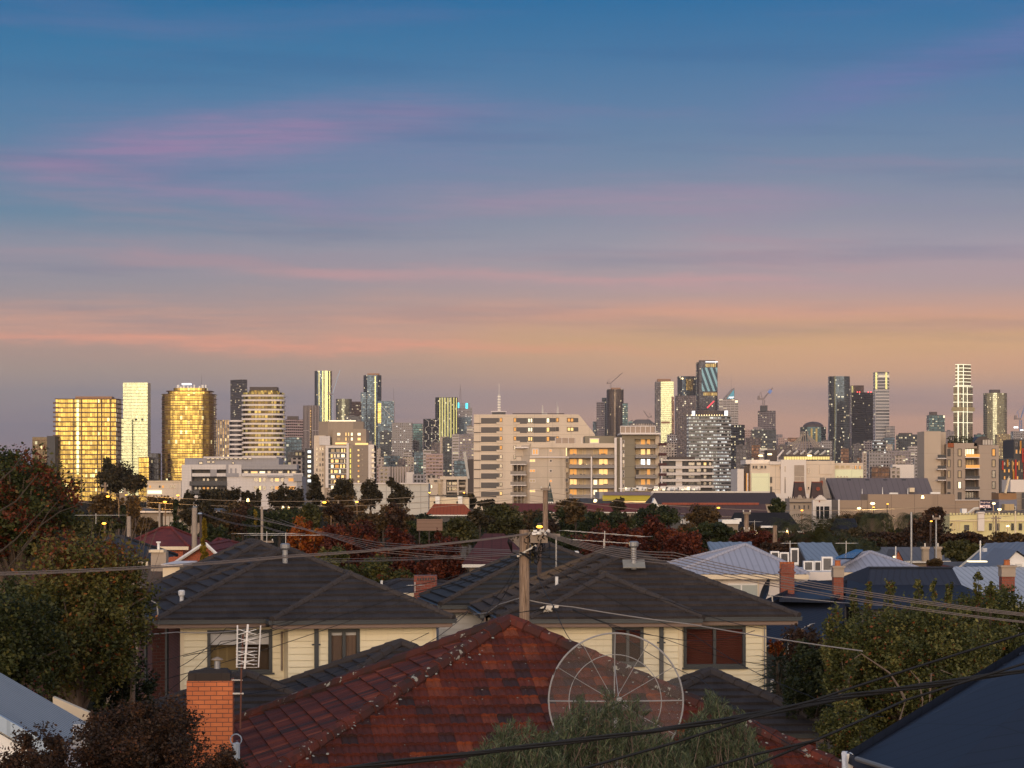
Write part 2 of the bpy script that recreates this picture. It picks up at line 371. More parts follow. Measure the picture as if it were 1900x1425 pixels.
def hip(mb, cb, a0, a1, b0, b1, z, s, faces='FLRB', tk={}, ck={}, skipcap=''):
    """hip roof over a rectangle, returns apex points"""
    w = a1-a0; dpt = b1-b0; h = min(w, dpt)/2
    if w >= dpt: A, B = Vector((a0+h, b0+h, z+s*h)), Vector((a1-h, b0+h, z+s*h))
    else: A, B = Vector((a0+h, b0+h, z+s*h)), Vector((a0+h, b1-h, z+s*h))
    c = [Vector((a0, b0, z)), Vector((a1, b0, z)), Vector((a1, b1, z)), Vector((a0, b1, z))]
    if w >= dpt: fs = {'F': [c[0], c[1], B, A], 'R': [c[1], c[2], B], 'B': [c[2], c[3], A, B], 'L': [c[3], c[0], A]}; hl = [(c[0], A), (c[1], B), (c[2], B), (c[3], A)]
    else: fs = {'F': [c[0], c[1], A], 'R': [c[1], c[2], B, A], 'B': [c[2], c[3], B], 'L': [c[3], c[0], A, B]}; hl = [(c[0], A), (c[1], A), (c[2], B), (c[3], B)]
    for k, f in fs.items():
        if (f[-1]-f[-2]).length < 1e-4: f = f[:-1]
        tiles(mb, f, **tk)
    if cb is not None:
        for i, (p, q) in enumerate(hl): caps(cb, p+Vector((0, 0, .03)), q+Vector((0, 0, .03)), **ck)
        if (A-B).length > .05: caps(cb, A+Vector((0, 0, .04)), B+Vector((0, 0, .04)), **ck)
    return A, B
def text(name, s, size, mat, parent, loc, bold=.0, rot=(math.pi/2, 0, 0), align='CENTER'):
    cu = bpy.data.curves.new(name, 'FONT'); cu.body = s; cu.size = size; cu.align_x = align; cu.extrude = size*.03; cu.offset = bold
    o = bpy.data.objects.new('tmp', cu); col.objects.link(o); bpy.context.view_layer.update()
    me = bpy.data.meshes.new_from_object(o.evaluated_get(bpy.context.evaluated_depsgraph_get())); bpy.data.objects.remove(o)
    me.materials.clear(); me.materials.append(mat)
    q = bpy.data.objects.new(name, me); col.objects.link(q); q.location = loc; q.rotation_euler = rot
    if parent: q.parent = parent
    return q

# ------------------------------------------------------------------ ground
g_ = MB(); g_.face([(-9000, -9000, 0), (9000, -9000, 0), (9000, 14000, 0), (-9000, 14000, 0)])
tag(g_.build('ground', ground_m), 'dark ground between the houses', kind='structure')
g_ = MB(); g_.box(-60, 60, 82, 90, .0, .012); tag(g_.build('road', asphalt), 'asphalt side street behind the houses', kind='structure')
g_ = MB(); g_.box(-90, 90, 196, 208, .0, .012); tag(g_.build('road', asphalt), 'asphalt street further off', kind='structure')
# ================================================================== far skyline
class Bd:
    def __init__(s, name, label, px0, px1, pt, Y, cat='building', group=None, dep=None):
        s.Y = Y; s.k = Y/F; s.cx = ((px0+px1)/2-950)*s.k; s.px0, s.px1 = px0, px1
        s.W = (px1-px0)*s.k; s.H = ZE-(pt-HY)*s.k; s.D = dep or s.W
        s.root = thing(name, label, cat, (s.cx, Y, 0), 0, group)
    def X(s, px): return (px-950)*s.k-s.cx
    def Z(s, py): return ZE-(py-HY)*s.k
    def foot(s, shape, pm=None, px0=None, px1=None, y0=0, dep=None):
        x0 = s.X(px0 if px0 is not None else s.px0); x1 = s.X(px1 if px1 is not None else s.px1); w_ = x1-x0; D = dep or s.D
        if shape == 'box': return [(x0, y0), (x1, y0), (x1, y0+D), (x0, y0+D)]
        if shape == 'corner':
            xm = s.X(pm); return [(xm, y0), (x1, y0+(x1-xm)*.9), (x0+x1-xm, y0+(x1-xm)*.9+(xm-x0)*.9), (x0, y0+(xm-x0)*.9)]
        if shape == 'round': return ngon(36, w_/2, D/2, (x0+x1)/2, y0+D/2)
        if shape == 'rrect': return rrect(x0, x1, y0, y0+D, min(w_, D)*.32)
        if shape == 'cham': c = w_*.22; return [(x0+c, y0), (x1-c, y0), (x1, y0+c), (x1, y0+D-c), (x1-c, y0+D), (x0+c, y0+D), (x0, y0+D-c), (x0, y0+c)]
    def vol(s, part, mat, poly, z0, z1, roof=None, sm=False, poly2=None):
        m = MB(); m.prism(poly, z0, z1, 0, 1, sm, poly2); return m.build(part, [mat, roof or roof_dark], s.root)
    def slab(s, part, mat, poly, zs, th, grow=.6, y0=None):
        m = MB(); cx = sum(p[0] for p in poly)/len(poly); cy = sum(p[1] for p in poly)/len(poly)
        q = []
        for x, y in poly: L = math.hypot(x-cx, y-cy); q.append((x+(x-cx)/L*grow, y+(y-cy)/L*grow))
        for z in zs: m.prism(q, z-th/2, z+th/2)
        return m.build(part, mat, s.root)
    def fins(s, part, mat, xs, z0, z1, wd=.5, out=.5, y=0):
        m = MB()
        for x in xs: m.box(x-wd/2, x+wd/2, y-out, y+.1, z0, z1)
        return m.build(part, mat, s.root)
    def bx(s, part, mat, px0, px1, py0, py1, y0, y1, parent=None):
        m = MB(); m.box(s.X(px0), s.X(px1), y0, y1, s.Z(py1), s.Z(py0)); return m.build(part, mat, parent or s.root)
    def mast(s, part, mat, px, py0, py1, r=.4, y=None, mb=None):
        m = MB(); m.tube([(s.X(px), s.D/2 if y is None else y, s.Z(py1)), (s.X(px), s.D/2 if y is None else y, s.Z(py0))], [r, r*.4], 6); return m.build(part, mat, s.root)
roof_dark = plain('roof_membrane', (.12, .11, .11), .9, var=.2, scale=.1)
gG = dict(fh=3.25, bay=1.7, lit=.06, ls=1.6, lc=(1, .80, .36), mull=(.13, .065, .03), mw=.10, sw=.16)
g_gold = glass('gold_glass', (.150, .120, .036), var=.5, rough=.14, seed=1, cluster=.8, **gG)
g_pale = glass('pale_gold_glass', (.20, .235, .17), fh=3.6, bay=1.5, lit=.02, ls=1, mull=(.22, .22, .15), mw=.12, sw=.12, var=.16, rough=.22, seed=2)
g_navy = glass('navy_glass', (.035, .06, .10), fh=3.6, bay=2.6, lit=.10, ls=1.5, mull=(.03, .035, .045), mw=.14, sw=.2, var=.5, rough=.12, seed=3, cluster=.7)
g_char = glass('charcoal_glass', (.028, .032, .045), fh=3.6, bay=2.6, lit=.11, ls=1.6, mull=(.035, .03, .035), mw=.16, sw=.25, var=.5, rough=.15, seed=4, cluster=.9)
g_char2 = glass('smoke_glass', (.05, .05, .065), fh=3.4, bay=3.2, lit=.12, ls=1.4, mull=(.06, .055, .06), mw=.2, sw=.3, var=.5, rough=.2, seed=14, cluster=.9)
g_bronze = glass('bronze_glass', (.10, .06, .045), fh=3.4, bay=2.4, lit=.12, ls=1.3, mull=(.06, .035, .03), mw=.18, sw=.24, var=.5, rough=.18, seed=5, cluster=.7)
g_black = glass('black_glass', (.010, .010, .014), fh=3.5, bay=2.2, lit=.03, ls=1.2, mull=(.012, .011, .014), mw=.18, sw=.2, var=.4, rough=.2, seed=6)
g_teal = glass('teal_glass', (.03, .065, .085), fh=3.6, bay=2.8, lit=.18, ls=1.3, mull=(.04, .05, .06), mw=.14, sw=.3, var=.5, rough=.15, seed=7, cluster=.5)
g_dark_lit = glass('dark_busy_glass', (.025, .032, .045), fh=3.4, bay=2.6, lit=.22, ls=1.5, mull=(.03, .032, .04), mw=.2, sw=.3, var=.5, rough=.2, seed=8, cluster=.5)
g_grid = glass('white_grid_wall', (.03, .032, .04), fh=3.1, bay=2.6, lit=.16, ls=1.6, lc=(1, .88, .66), mull=(.26, .24, .25), mw=.42, sw=.42, var=.3, metal=.8, mrough=.8, seed=9)
g_band = glass('banded_wall', (.03, .03, .036), fh=3.1, bay=7, lit=.10, ls=1.1, mull=(.42, .38, .38), mw=.06, sw=.46, var=.4, metal=.8, mrough=.8, seed=10)
g_pinkband = glass('rose_banded_wall', (.05, .035, .035), fh=3.1, bay=3.1, lit=.10, ls=1.0, mull=(.36, .27, .27), mw=.14, sw=.48, var=.4, metal=.8, mrough=.8, seed=11)
g_office = glass('lit_office_wall', (.07, .08, .08), fh=4.0, bay=2.4, lit=.56, ls=1.15, lc=(1, .93, .74), mull=(.20, .19, .19), mw=.05, sw=.44, var=.4, rough=.3, mrough=.7, streak=.55, seed=12)
g_beige = glass('beige_grid_wall', (.06, .055, .05), fh=3.1, bay=3.4, lit=.16, ls=1.2, mull=(.38, .32, .29), mw=.40, sw=.40, var=.4, metal=.7, mrough=.85, seed=13)
g_mauve = glass('mauve_grid_wall', (.04, .04, .05), fh=3.2, bay=3.0, lit=.12, ls=1.2, mull=(.22, .19, .21), mw=.32, sw=.40, var=.4, metal=.8, mrough=.8, seed=15)
g_fin = glass('pale_fin_wall', (.05, .045, .05), fh=40, bay=2.4, lit=.02, ls=.8, mull=(.36, .30, .29), mw=.5, sw=.02, var=.4, metal=.7, mrough=.8, seed=16)
g_stripe = glass('upright_striped_glass', (.05, .065, .06), fh=3.6, bay=3.4, lit=.20, ls=1.3, mull=(.04, .045, .05), mw=.3, sw=.12, var=.5, rough=.15, seed=17, cluster=.6)
g_brown = glass('brown_tower_glass', (.05, .045, .055), fh=3.5, bay=3.6, lit=.09, ls=1.5, mull=(.055, .045, .055), mw=.3, sw=.2, var=.5, rough=.22, seed=18, cluster=.5)
g_white = glass('sunlit_white_glass', (.12, .14, .12), fh=3.3, bay=1.8, lit=.05, ls=1.5, mull=(.2, .16, .09), mw=.12, sw=.16, var=.3, rough=.1, seed=19)
fin_gold = plain('polished_gold_fin', (.20, .22, .12), .22, metal=1.0, var=.1)
fin_pale = plain('pale_metal_fin', (.55, .52, .48), .5, var=.05)
slab_white = plain('white_slab_edge', (.70, .64, .62), .7, var=.05)
slab_bronze = plain('bronze_slab_edge', (.12, .06, .035), .5, var=.1)
blue_steel = plain('blue_crane_paint', (.12, .22, .45), .6)
crane_red = plain('weathered_crane_steel', (.22, .18, .18), .6)
white_mark = emit('white_sign_panel', (.9, .93, 1.0), 1.1)

def simple(name, label, px0, px1, pt, Y, mat, shape='box', pm=None, dep=None, crown=None, roof=None, sm=False):
    b = Bd(name, label, px0, px1, pt, Y, dep=dep)
    b.vol('facade', mat, b.foot(shape, pm), 0, b.H, roof, sm)
    if crown: b.bx('plant_room', crown[4] if len(crown) > 4 else crown_dark, crown[0], crown[1], crown[2], crown[3], b.D*.25, b.D*.75)
    return b

# ---- left group: gold towers by the river
b = Bd('apartment_tower', 'wide gold glass tower with bronze floor lines and stepped balconies, leftmost tall one', 103, 217, 740, 1800, dep=26)
b.vol('facade', g_gold, b.foot('box', px1=215), 0, b.H-.5)
zs = [b.H-3.25*i for i in range(20)]
b.slab('floor_slabs', slab_bronze, b.foot('box'), zs, .38, .7)
for z in zs[1:]: m = MB(); m.box(b.X(103)-1.6, b.X(110), -.9, 3, z-.2, z+.9); m.build('balcony', slab_bronze, b.root)
b.fins('fins', slab_bronze, [b.X(p) for p in (137, 151, 181, 188, 205)], 0, b.H, .5, 1.0)
b.bx('lift_strip', glass('lit_lift_strip', (.2, .26, .16), fh=3.25, bay=2, lit=.8, ls=1.0, lc=(1, .93, .62), mull=(.15, .1, .05), seed=31), 142, 147, 742, 880, -1.2, .2)
b.bx('plant_room', bronze, 137, 205, 735, 741, 6, 18)
b = simple('apartment_block', 'low brown glass block joined to a black lift core at the far left', 60, 90, 811, 1790, glass('brown_glass', (.06, .05, .035), seed=21, cluster=.6, **{**gG, 'lit': .06}), dep=20)
b.bx('core', dark_panel, 88, 103, 809, 905, -2, 14)
b = Bd('glass_tower', 'slender pale gold tower glowing all over beside the wide gold tower', 222, 275, 710, 3000, dep=24)
b.vol('facade', g_pale, [(b.X(228), 0), (b.X(246), -.6), (b.X(274), .4), (b.X(275), 20), (b.X(228), 22)], 0, b.H)
b.vol('lower_wing', g_pale, b.foot('box', px0=222, px1=247, y0=-9, dep=8), 0, b.Z(778))
b.bx('vents', crown_dark, 237, 240, 777, 780, -5, -2); b.bx('vents', crown_dark, 251, 254, 777, 780, -5, -1.5); b.bx('vents', crown_dark, 263, 266, 777, 780, -5, -.5)
b = Bd('apartment_tower', 'rounded gold glass tower with a stepped rooftop and white plant on top', 297, 395, 731, 1750, dep=30)
fp = b.foot('rrect'); b.vol('facade', g_gold, fp, 0, b.H-.3)
b.slab('floor_slabs', slab_bronze, fp, [b.H-3.25*i for i in range(21)], .32, .55)
b.vol('setback', g_gold, rrect(b.X(308), b.X(388), 4, 25, 5), b.H, b.Z(725)); b.vol('setback', g_gold, rrect(b.X(318), b.X(380), 7, 22, 4), b.Z(725), b.Z(719))
b.slab('setback_edge', slab_bronze, rrect(b.X(306), b.X(390), 3, 26, 5), [b.Z(725)], .5, .3)
m = MB()
for p in (325, 330, 336, 344, 350, 356, 366, 371, 377): m.box(b.X(p), b.X(p+random.choice((3, 4))), 9, 13, b.Z(719), b.Z(random.choice((713, 715, 716))))
m.build('roof_plant', white_paint, b.root); b.bx('water_tank', white_mark, 334, 351, 710, 713, 9, 14)
b.mast('aerial', black_metal, 369, 693, 719, .12)
simple('apartment_block', 'short bronze framed block between the two gold towers', 257, 276, 848, 1720, g_gold, dep=12)
simple('apartment_block', 'short black glass block left of the rounded gold tower', 276, 294, 841, 1735, g_char, dep=12)
simple('tower', 'slim tower of thin coloured upright stripes behind the white banded tower', 398, 426, 779, 2500, glass('coloured_stripe_wall', (.10, .08, .05), fh=3.2, bay=2.3, lit=.16, ls=1.1, lc=(1, .7, .3), mull=(.20, .18, .20), mw=.45, sw=.06, var=.8, seed=41), dep=14)
simple('tower', 'plain dark slate coloured slab tower standing alone on the left', 425, 458, 704, 5000, g_char2, 'corner', pm=450)
# white banded rounded tower
b = Bd('apartment_tower', 'white rounded tower with curved balcony bands and amber lit rooms', 447, 526, 728, 1650, dep=24)
am = glass('amber_room_wall', (.09, .07, .025), fh=3.0, bay=2.15, lit=.5, ls=.62, lc=(1, .62, .13), mull=(.10, .07, .04), mw=.18, sw=.05, var=.8, rough=.2, seed=42)
fp = rrect(b.X(449), b.X(524), 0, 22, 6); b.vol('facade', am, fp, 0, b.H)
b.slab('balcony_bands', slab_white, fp, [b.Z(734)-3.0*i for i in range(15)], 1.15, .9)
b.vol('penthouse', am, rrect(b.X(460), b.X(516), 3, 18, 4), b.H, b.Z(724)); b.bx('plant_room', crown_dark, 462, 513, 717.5, 724.5, 4, 16)
b = Bd('apartment_tower', 'lower white banded wing attached left of the white rounded tower', 424, 450, 781, 1652, dep=16)
fp = rrect(b.X(425), b.X(450), 0, 14, 4); b.vol('facade', g_char2, fp, 0, b.H); b.slab('balcony_bands', slab_white, fp, [b.H-3.0*i for i in range(11)], 1.1, .8)
simple('apartment_tower', 'rose grey tower with white floor lines right of the white rounded tower', 526, 561, 778, 3000, g_pinkband, 'corner', pm=540, crown=(532, 552, 772, 780))
b = simple('tower', 'pale tower with upright concrete fins and a dark side', 561, 592, 752, 3200, g_fin, 'corner', pm=579)
b.bx('window_strip', glass('strip_windows', (.1, .06, .03), fh=3.2, bay=2, lit=.7, ls=.8, lc=(1, .6, .2), mull=(.1, .07, .05), sw=.4, seed=43), 575, 577.5, 758, 860, -2.2, -.8)
# ---- centre left cluster
b = Bd('skyscraper', 'tallest navy tower of the left cluster with bright gold upright fins', 583, 615, 688, 5500, dep=30)
b.vol('facade', g_navy, b.foot('rrect'), 0, b.H)
m = MB()
for x0, x1 in ((591.5, 592.6), (598, 600), (602.5, 608.5), (611, 612.5)): m.box(b.X(x0), b.X(x1), -.8, 4, 0, b.H)
m.build('fins', fin_gold, b.root)
b = simple('tower', 'squat round dark tower with a bright curved gleam down its face', 622, 652, 740, 5200, glass('curved_gleam_glass', (.10, .12, .10), fh=3.6, bay=3, lit=.12, ls=1.4, mull=(.04, .03, .03), mw=.25, sw=.12, rough=.12, var=.5, seed=44), 'round', sm=True)
b.fins('fins', fin_gold, [b.X(650)], 0, b.H, 1.2, -8, 16)
simple('tower', 'dark bronze tower with a lit rooftop just left of the stepped blue tower', 650, 670, 745, 5000, g_bronze, 'corner', pm=660)
b = Bd('skyscraper', 'stepped blue glass tower with one gold line running full height', 669, 707, 696, 5300, dep=34)
b.vol('facade', g_navy, b.foot('cham', px0=674), 0, b.H); b.vol('shoulder', g_navy, b.foot('box', px0=669, px1=680, y0=2, dep=20), 0, b.Z(728))
b.bx('light_line', fin_gold, 695.3, 697.2, 698, 850, -.9, 2); b.bx('crown', bronze, 681, 703, 692.5, 697, 8, 24)
b = simple('tower', 'dark blue tower with a diagonal brace and roof antenna', 701, 731, 744, 4600, g_navy, 'box', dep=25)
b.mast('antenna', crane_red, 730, 719, 746, .5); b.bx('lit_panel', glass('lit_panel_glass', (.2, .16, .06), fh=3.3, bay=2, lit=.3, ls=.9, lc=(1, .7, .25), mull=(.12, .08, .04), seed=46), 701, 707, 748, 785, -.7, 1)
m = MB(); m.tube([(b.X(708), -.6, b.Z(754)), (b.X(729), -.6, b.Z(775))], .45, 4); m.build('brace', fin_pale, b.root)
b = Bd('skyscraper', 'dark tower with glowing greenish gold stripes that taper at the foot', 807, 849, 737, 4700, dep=36)
fp = b.foot('rrect'); b.vol('facade', g_stripe, fp, 0, b.H)
m = MB()
for i, p in enumerate((811, 815.5, 820, 825, 830.5, 836, 841.5, 846)): m.box(b.X(p), b.X(p+1.3), -.9-(.0 if 812 < p < 845 else -5), 6, b.Z(812+(i*7) % 5*3), b.H-1)
m.build('light_stripes', emit('stripe_lights', (.80, .72, .22), .85), b.root)
b = Bd('tower', 'tower crowned with cyan lights and a tall lattice mast', 848, 876, 757, 5000, dep=26)
b.vol('facade', g_grid, b.foot('box'), 0, b.H); b.vol('setback', g_grid, b.foot('box', px0=851, px1=872, y0=4, dep=18), b.H, b.Z(748))
b.bx('crown_light', lamp_cyan, 848.5, 852, 747, 757, -1, 3); b.bx('crown_light', lamp_cyan, 864, 868, 748, 758, -1, 3)
m = MB(); 
for s_ in (-1, 1):
    for t_ in (-1, 1): m.tube([(b.X(854)+s_*2, 10+t_*2, b.Z(748)), (b.X(854)+s_*.5, 10+t_*.5, b.Z(720))], .3, 4)
for i in range(7): q = b.Z(748)+(b.Z(720)-b.Z(748))*i/6; r_ = 2-1.5*i/6; m.box(b.X(854)-r_, b.X(854)+r_, 10-r_, 10+r_, q-.15, q+.15)
m.tube([(b.X(854), 10, b.Z(722)), (b.X(854), 10, b.Z(712))], .3, 4); m.build('lattice_mast', crane_red, b.root)
b.bx('foot_block', g_navy, 846, 874, 774, 905, -6, 0)
b = simple('tower', 'dark tower wrapped in a pale honeycomb lattice', 785, 815, 777, 3900, g_dark_lit, 'corner', pm=797)
m = MB(); hx = 6.2*b.k/1; r0 = 8.2*b.k
for row in range(7):
    for cl in range(3):
        cx = b.X(789+cl*12.4+(row % 2)*6.2); cz = b.Z(786+row*12.3)
        pts = [(cx+r0*.87*math.sin(a), cz+r0*math.cos(a)) for a in [k*math.pi/3 for k in range(7)]]
        for (xa, za), (xb, zb) in zip(pts, pts[1:]):
            if all(b.X(785) < q < b.X(814) for q in (xa, xb)): m.tube([(xa, abs(xa-b.X(797))*.9-.8, za), (xb, abs(xb-b.X(797))*.9-.8, zb)], .38, 4)
m.build('lattice', fin_pale, b.root)
simple('office_block', 'mid height block with a fine white window grid and many lights', 727, 765, 784, 3600, g_grid, 'box', dep=24)
simple('office_block', 'dark block with green tinged windows beside the white gridded block', 764, 784, 786, 4000, g_teal, dep=24)
b = Bd('broadcast_mast', 'thin white lit mast rising behind the beige banded building', 921, 931, 712, 3500, cat='mast')
m = MB()
for s_ in (-1, 1): m.tube([(s_*1.3, 0, 0), (s_*1.0, 0, b.Z(732))], .22, 4)
for i in range(6): m.box(-2.2, 2.2, -.8, .8, b.Z(761-i*5)-.25, b.Z(761-i*5)+.3)
m.tube([(0, 0, b.Z(732)), (0, 0, b.H)], .12, 4); m.build('lit_mast', emit('mast_lights', (1, .85, .62), .6), b.root)
b.bx('roof_cabin', dark_panel, 913, 938, 764, 771, -3, 3); b.bx('cabin_rim', slab_white, 911, 940, 763, 764.6, -3.4, 3.4)
# ---- centre cluster
b = Bd('skyscraper', 'round bronze tower with one bright golden streak beside a crane', 1126, 1158, 722, 4800, dep=34)
b.vol('facade', glass('bronze_round_glass', (.11, .095, .085), fh=3.6, bay=3, lit=.05, ls=1.3, mull=(.06, .04, .04), mw=.2, sw=.08, rough=.16, var=.35, seed=47), b.foot('round'), 0, b.H, sm=True)
b.bx('crown', bronze, 1134, 1152, 719, 723, 10, 24)
simple('tower', 'narrow dark tower half hidden left of the round bronze tower', 1107, 1122, 746, 4500, g_mauve, 'corner', pm=1114)
simple('tower', 'blue black tower behind the round bronze tower on its left', 1117, 1130, 738, 5000, g_navy)
simple('tower', 'short teal edged tower right of the round bronze tower', 1155, 1165, 748, 4700, g_teal)
b = simple('skyscraper', 'tower with a wide bright pale gold face and a dark left side', 1218, 1250, 708, 4500, g_pale, 'box', dep=30)
b.bx('side', g_char2, 1216.5, 1226, 708, 905, -1.5, 30); b.bx('crown', bronze, 1220, 1245, 703, 709, 5, 24); b.bx('edge', g_bronze, 1246, 1250.5, 735, 905, -2, 30); b.bx('louvres', bronze, 1227, 1243, 782, 786, -.6, .4)
b = Bd('skyscraper', 'dark blue tower with a square golden reflection near its top', 1258, 1293, 698, 5200, dep=36)
b.vol('facade', g_navy, b.foot('cham'), 0, b.H); b.bx('reflecting_panels', g_gold, 1273, 1286, 703, 724, -.8, .5); b.bx('reflecting_panels', g_gold, 1291.5, 1298, 703, 731, 5, 8)
b.bx('floodlight', lamp_white, 1265, 1267.5, 701, 703.5, -1.5, .2)
simple('tower', 'brown grey tower with thin copper lines in front of the dark blue tower', 1254, 1292, 734, 4600, g_brown, dep=28)
b = Bd('skyscraper', 'tallest central tower with diagonal dark blue striping and a lit crown', 1293, 1332, 672, 5000, dep=36)
b.vol('facade', g_char, rrect(b.X(1293), b.X(1332), 0, 34, 6), 0, b.H)
dg, t, p, o = newmat('diagonal_stripe_glass'); u, v, _ = uvs(t); st = t.m('SINE', t.m('ADD', t.m('MULTIPLY', u, .62), t.m('MULTIPLY', v, .22)))
t.put(p.inputs['Base Color'], t.mix(t.sstep(st, -.2, .5), (.004, .010, .018), (.035, .075, .11))); p.inputs['Metallic'].default_value = .9; p.inputs['Roughness'].default_value = .2
b.bx('striped_panel', dg, 1302, 1331, 682, 726, -1, .5)
lou = glass('lit_louvre', (.10, .07, .02), fh=40, bay=1.8, lit=.75, ls=.9, lc=(1, .68, .2), mull=(.06, .04, .03), mw=.3, sw=.01, seed=48)
b.bx('lit_louvres', lou, 1309, 1329, 675, 681, -.9, .6); b.bx('lit_louvres', lou, 1305, 1331, 728, 734, -.9, .6); b.bx('rim_light', white_mark, 1309, 1332, 670.5, 672.3, -1, 2)
b.bx('plant_room', crown_dark, 1298, 1328, 668, 672, 8, 24); m = MB(); m.tube([(b.X(1312), -1, b.Z(757)), (b.X(1325), -1, b.Z(744))], 1.3, 6); m.build('red_lights', emit('red_light_strip', (1, .08, .10), 1.1), b.root)
b = Bd('skyscraper', 'office tower with a slanted glass peak and white letters near the top', 1334, 1370, 741, 4700, dep=30)
b.vol('facade', g_band, b.foot('box'), 0, b.H)
m = MB(); za, zb = b.Z(741), b.Z(720)
m.face([(b.X(1341), 0, za), (b.X(1363), 0, za), (b.X(1363), 0, zb), (b.X(1360), 0, zb)]); m.face([(b.X(1341), 24, za), (b.X(1360), 24, zb), (b.X(1363), 24, zb), (b.X(1363), 24, za)])
m.face([(b.X(1341), 0, za), (b.X(1360), 0, zb), (b.X(1360), 24, zb), (b.X(1341), 24, za)]); m.face([(b.X(1360), 0, zb), (b.X(1363), 0, zb), (b.X(1363), 24, zb), (b.X(1360), 24, zb)]); m.face([(b.X(1363), 0, za), (b.X(1363), 24, za), (b.X(1363), 24, zb), (b.X(1363), 0, zb)])
m.build('peak', g_mauve, b.root)
m = MB(); m.face([(b.X(1348), -.4, b.Z(740)), (b.X(1362), -.4, b.Z(740)), (b.X(1362), -.4, b.Z(722.5))]); m.build('glass_triangle', plain('blue_peak_glass', (.01, .05, .09), .1, metal=.8), b.root)
text('sign_letters', 'AMP', 5.2, white_mark, b.root, (b.X(1356.6), -.7, b.Z(739.3)), .06); b.mast('antenna', crane_red, 1358, 690, 721, .25)
b.bx('light_strip', lit_pale, 1364, 1369, 743, 747, -.4, .4)
b = Bd('office_tower', 'broad office tower with rows of white lit floors and a dark round crown', 1278, 1357, 771, 3000, dep=34)
b.vol('facade', g_office, [(b.X(1278), 4), (b.X(1330), -2), (b.X(1357), 4), (b.X(1357), 34), (b.X(1278), 34)], 0, b.H)
b.vol('crown', crown_dark, ngon(28, (b.X(1348)-b.X(1290))/2, 13, b.X(1319), 17), b.H, b.Z(761.5))
m = MB()
for i in range(15): m.box(b.X(1283+i*4.7)-.4, b.X(1283+i*4.7)+.4, -2.5+abs(i-9)*.3, -1.8+abs(i-9)*.3, b.H, b.H+.8)
m.build('parapet_lights', lamp_white, b.root); b.bx('sign_box', white_mark, 1284, 1289.5, 762.5, 771, -1, 3); b.bx('sign_box', white_mark, 1344.5, 1350.5, 762, 771, -1, 3)
simple('tower', 'plain black tower pressed against the lit office tower on its right', 1356, 1383, 788, 3400, g_dark_lit, 'corner', pm=1370)
b = Bd('tower_core', 'grey tower under construction with a scaffold top', 1408, 1440, 762, 4300, dep=24)
b.vol('facade', g_mauve, b.foot('corner', pm=1432), 0, b.H); b.bx('core_top', dark_panel, 1412, 1425, 752, 763, 8, 16)
simple('office_block', 'wide dark lit block in front of the grey tower under construction', 1392, 1440, 797, 3600, g_dark_lit, 'box', dep=22, crown=(1400, 1414, 792, 798, g_mauve))
simple('apartment_block', 'thin pinkish block left of the wide dark lit block', 1382, 1394, 797, 3500, g_pinkband)
b = Bd('office_block', 'office block with a low domed roof and glowing corner strips', 1487, 1534, 792, 4200, dep=30)
b.vol('facade', g_teal, b.foot('cham'), 0, b.H)
m = MB(); q0 = ngon(12, 17, 14, b.X(1511), 15)
for i in range(4): a0_, a1_ = i/4*math.pi/2, (i+1)/4*math.pi/2; m.prism(ngon(12, 17*math.cos(a0_), 14*math.cos(a0_), b.X(1511), 15), b.H+9*math.sin(a0_), b.H+9*math.sin(a1_), 0, 0, False, ngon(12, 17*math.cos(a1_)+.1, 14*math.cos(a1_)+.1, b.X(1511), 15))
m.build('dome', crown_dark, b.root); b.bx('lit_strip', lou, 1504, 1507.5, 795, 880, -1, .4); b.bx('lit_strip', lou, 1513, 1516.5, 795, 880, -1, .4)
# ---- right cluster
b = Bd('skyscraper', 'tall waisted dark blue tower with a gold line near its left edge', 1537, 1582, 698, 5000, dep=40)
prof = [(0, 0, 45), (.30, .4, 44.5), (.50, 2.2, 42), (.68, 3.0, 41.5), (.85, 2.6, 42), (1, 2.5, 41.5)]
m = MB()
for (h0, l0, w0), (h1, l1, w1) in zip(prof, prof[1:]):
    A = b.foot('rrect', px0=1537+l0, px1=1537+w0-l0*.0); B_ = b.foot('rrect', px0=1537+l1, px1=1537+w1)
    m.prism(A, b.H*h0, b.H*h1, 0, 1, True, B_, False)
m.build('facade', [glass('deep_blue_curved_glass', (.045, .07, .10), fh=3.6, bay=2.4, lit=.07, ls=1.5, mull=(.05, .05, .06), mw=.08, sw=.14, rough=.13, var=.4, seed=49, cluster=.8), crown_dark], b.root)
m = MB(); pz = [(h, l) for h, l, _ in prof]; m.tube([(b.X(1548.5+l*.25), -.6, b.H*h+1) for h, l in pz], .85, 6); m.build('gold_line', fin_gold, b.root)
b = Bd('skyscraper', 'matt black tower with red rooftop lights between two taller towers', 1583, 1622, 728, 4800, dep=34)
b.vol('facade', g_black, b.foot('corner', pm=1606), 0, b.H)
m = MB(); [m.box(b.X(x)-.6, b.X(x)+.6, 6, 7.2, b.H, b.H+1.6) for x in (1592, 1596, 1612, 1617)]; m.build('warning_lights', lamp_red, b.root)
b = simple('tower', 'tower top with a gold edge peeping over the black tower', 1580, 1603, 715, 5400, g_bronze); b.bx('edge', fin_gold, 1580, 1583, 716, 770, -1, 2)
b = Bd('skyscraper', 'tall slab with white floor lines and two bright upright panels at its top', 1624, 1650, 690, 5200, dep=30)
b.vol('facade', glass('white_line_glass', (.04, .045, .06), fh=6.4, bay=30, lit=.02, ls=1, mull=(.50, .46, .45), mw=.02, sw=.32, var=.4, mrough=.6, seed=50), b.foot('box'), 0, b.H)
b.bx('bright_panel', fin_gold, 1624, 1627.5, 691, 722, -1, 1); b.bx('bright_panel', fin_gold, 1642.5, 1646, 691, 722, -1, 1)
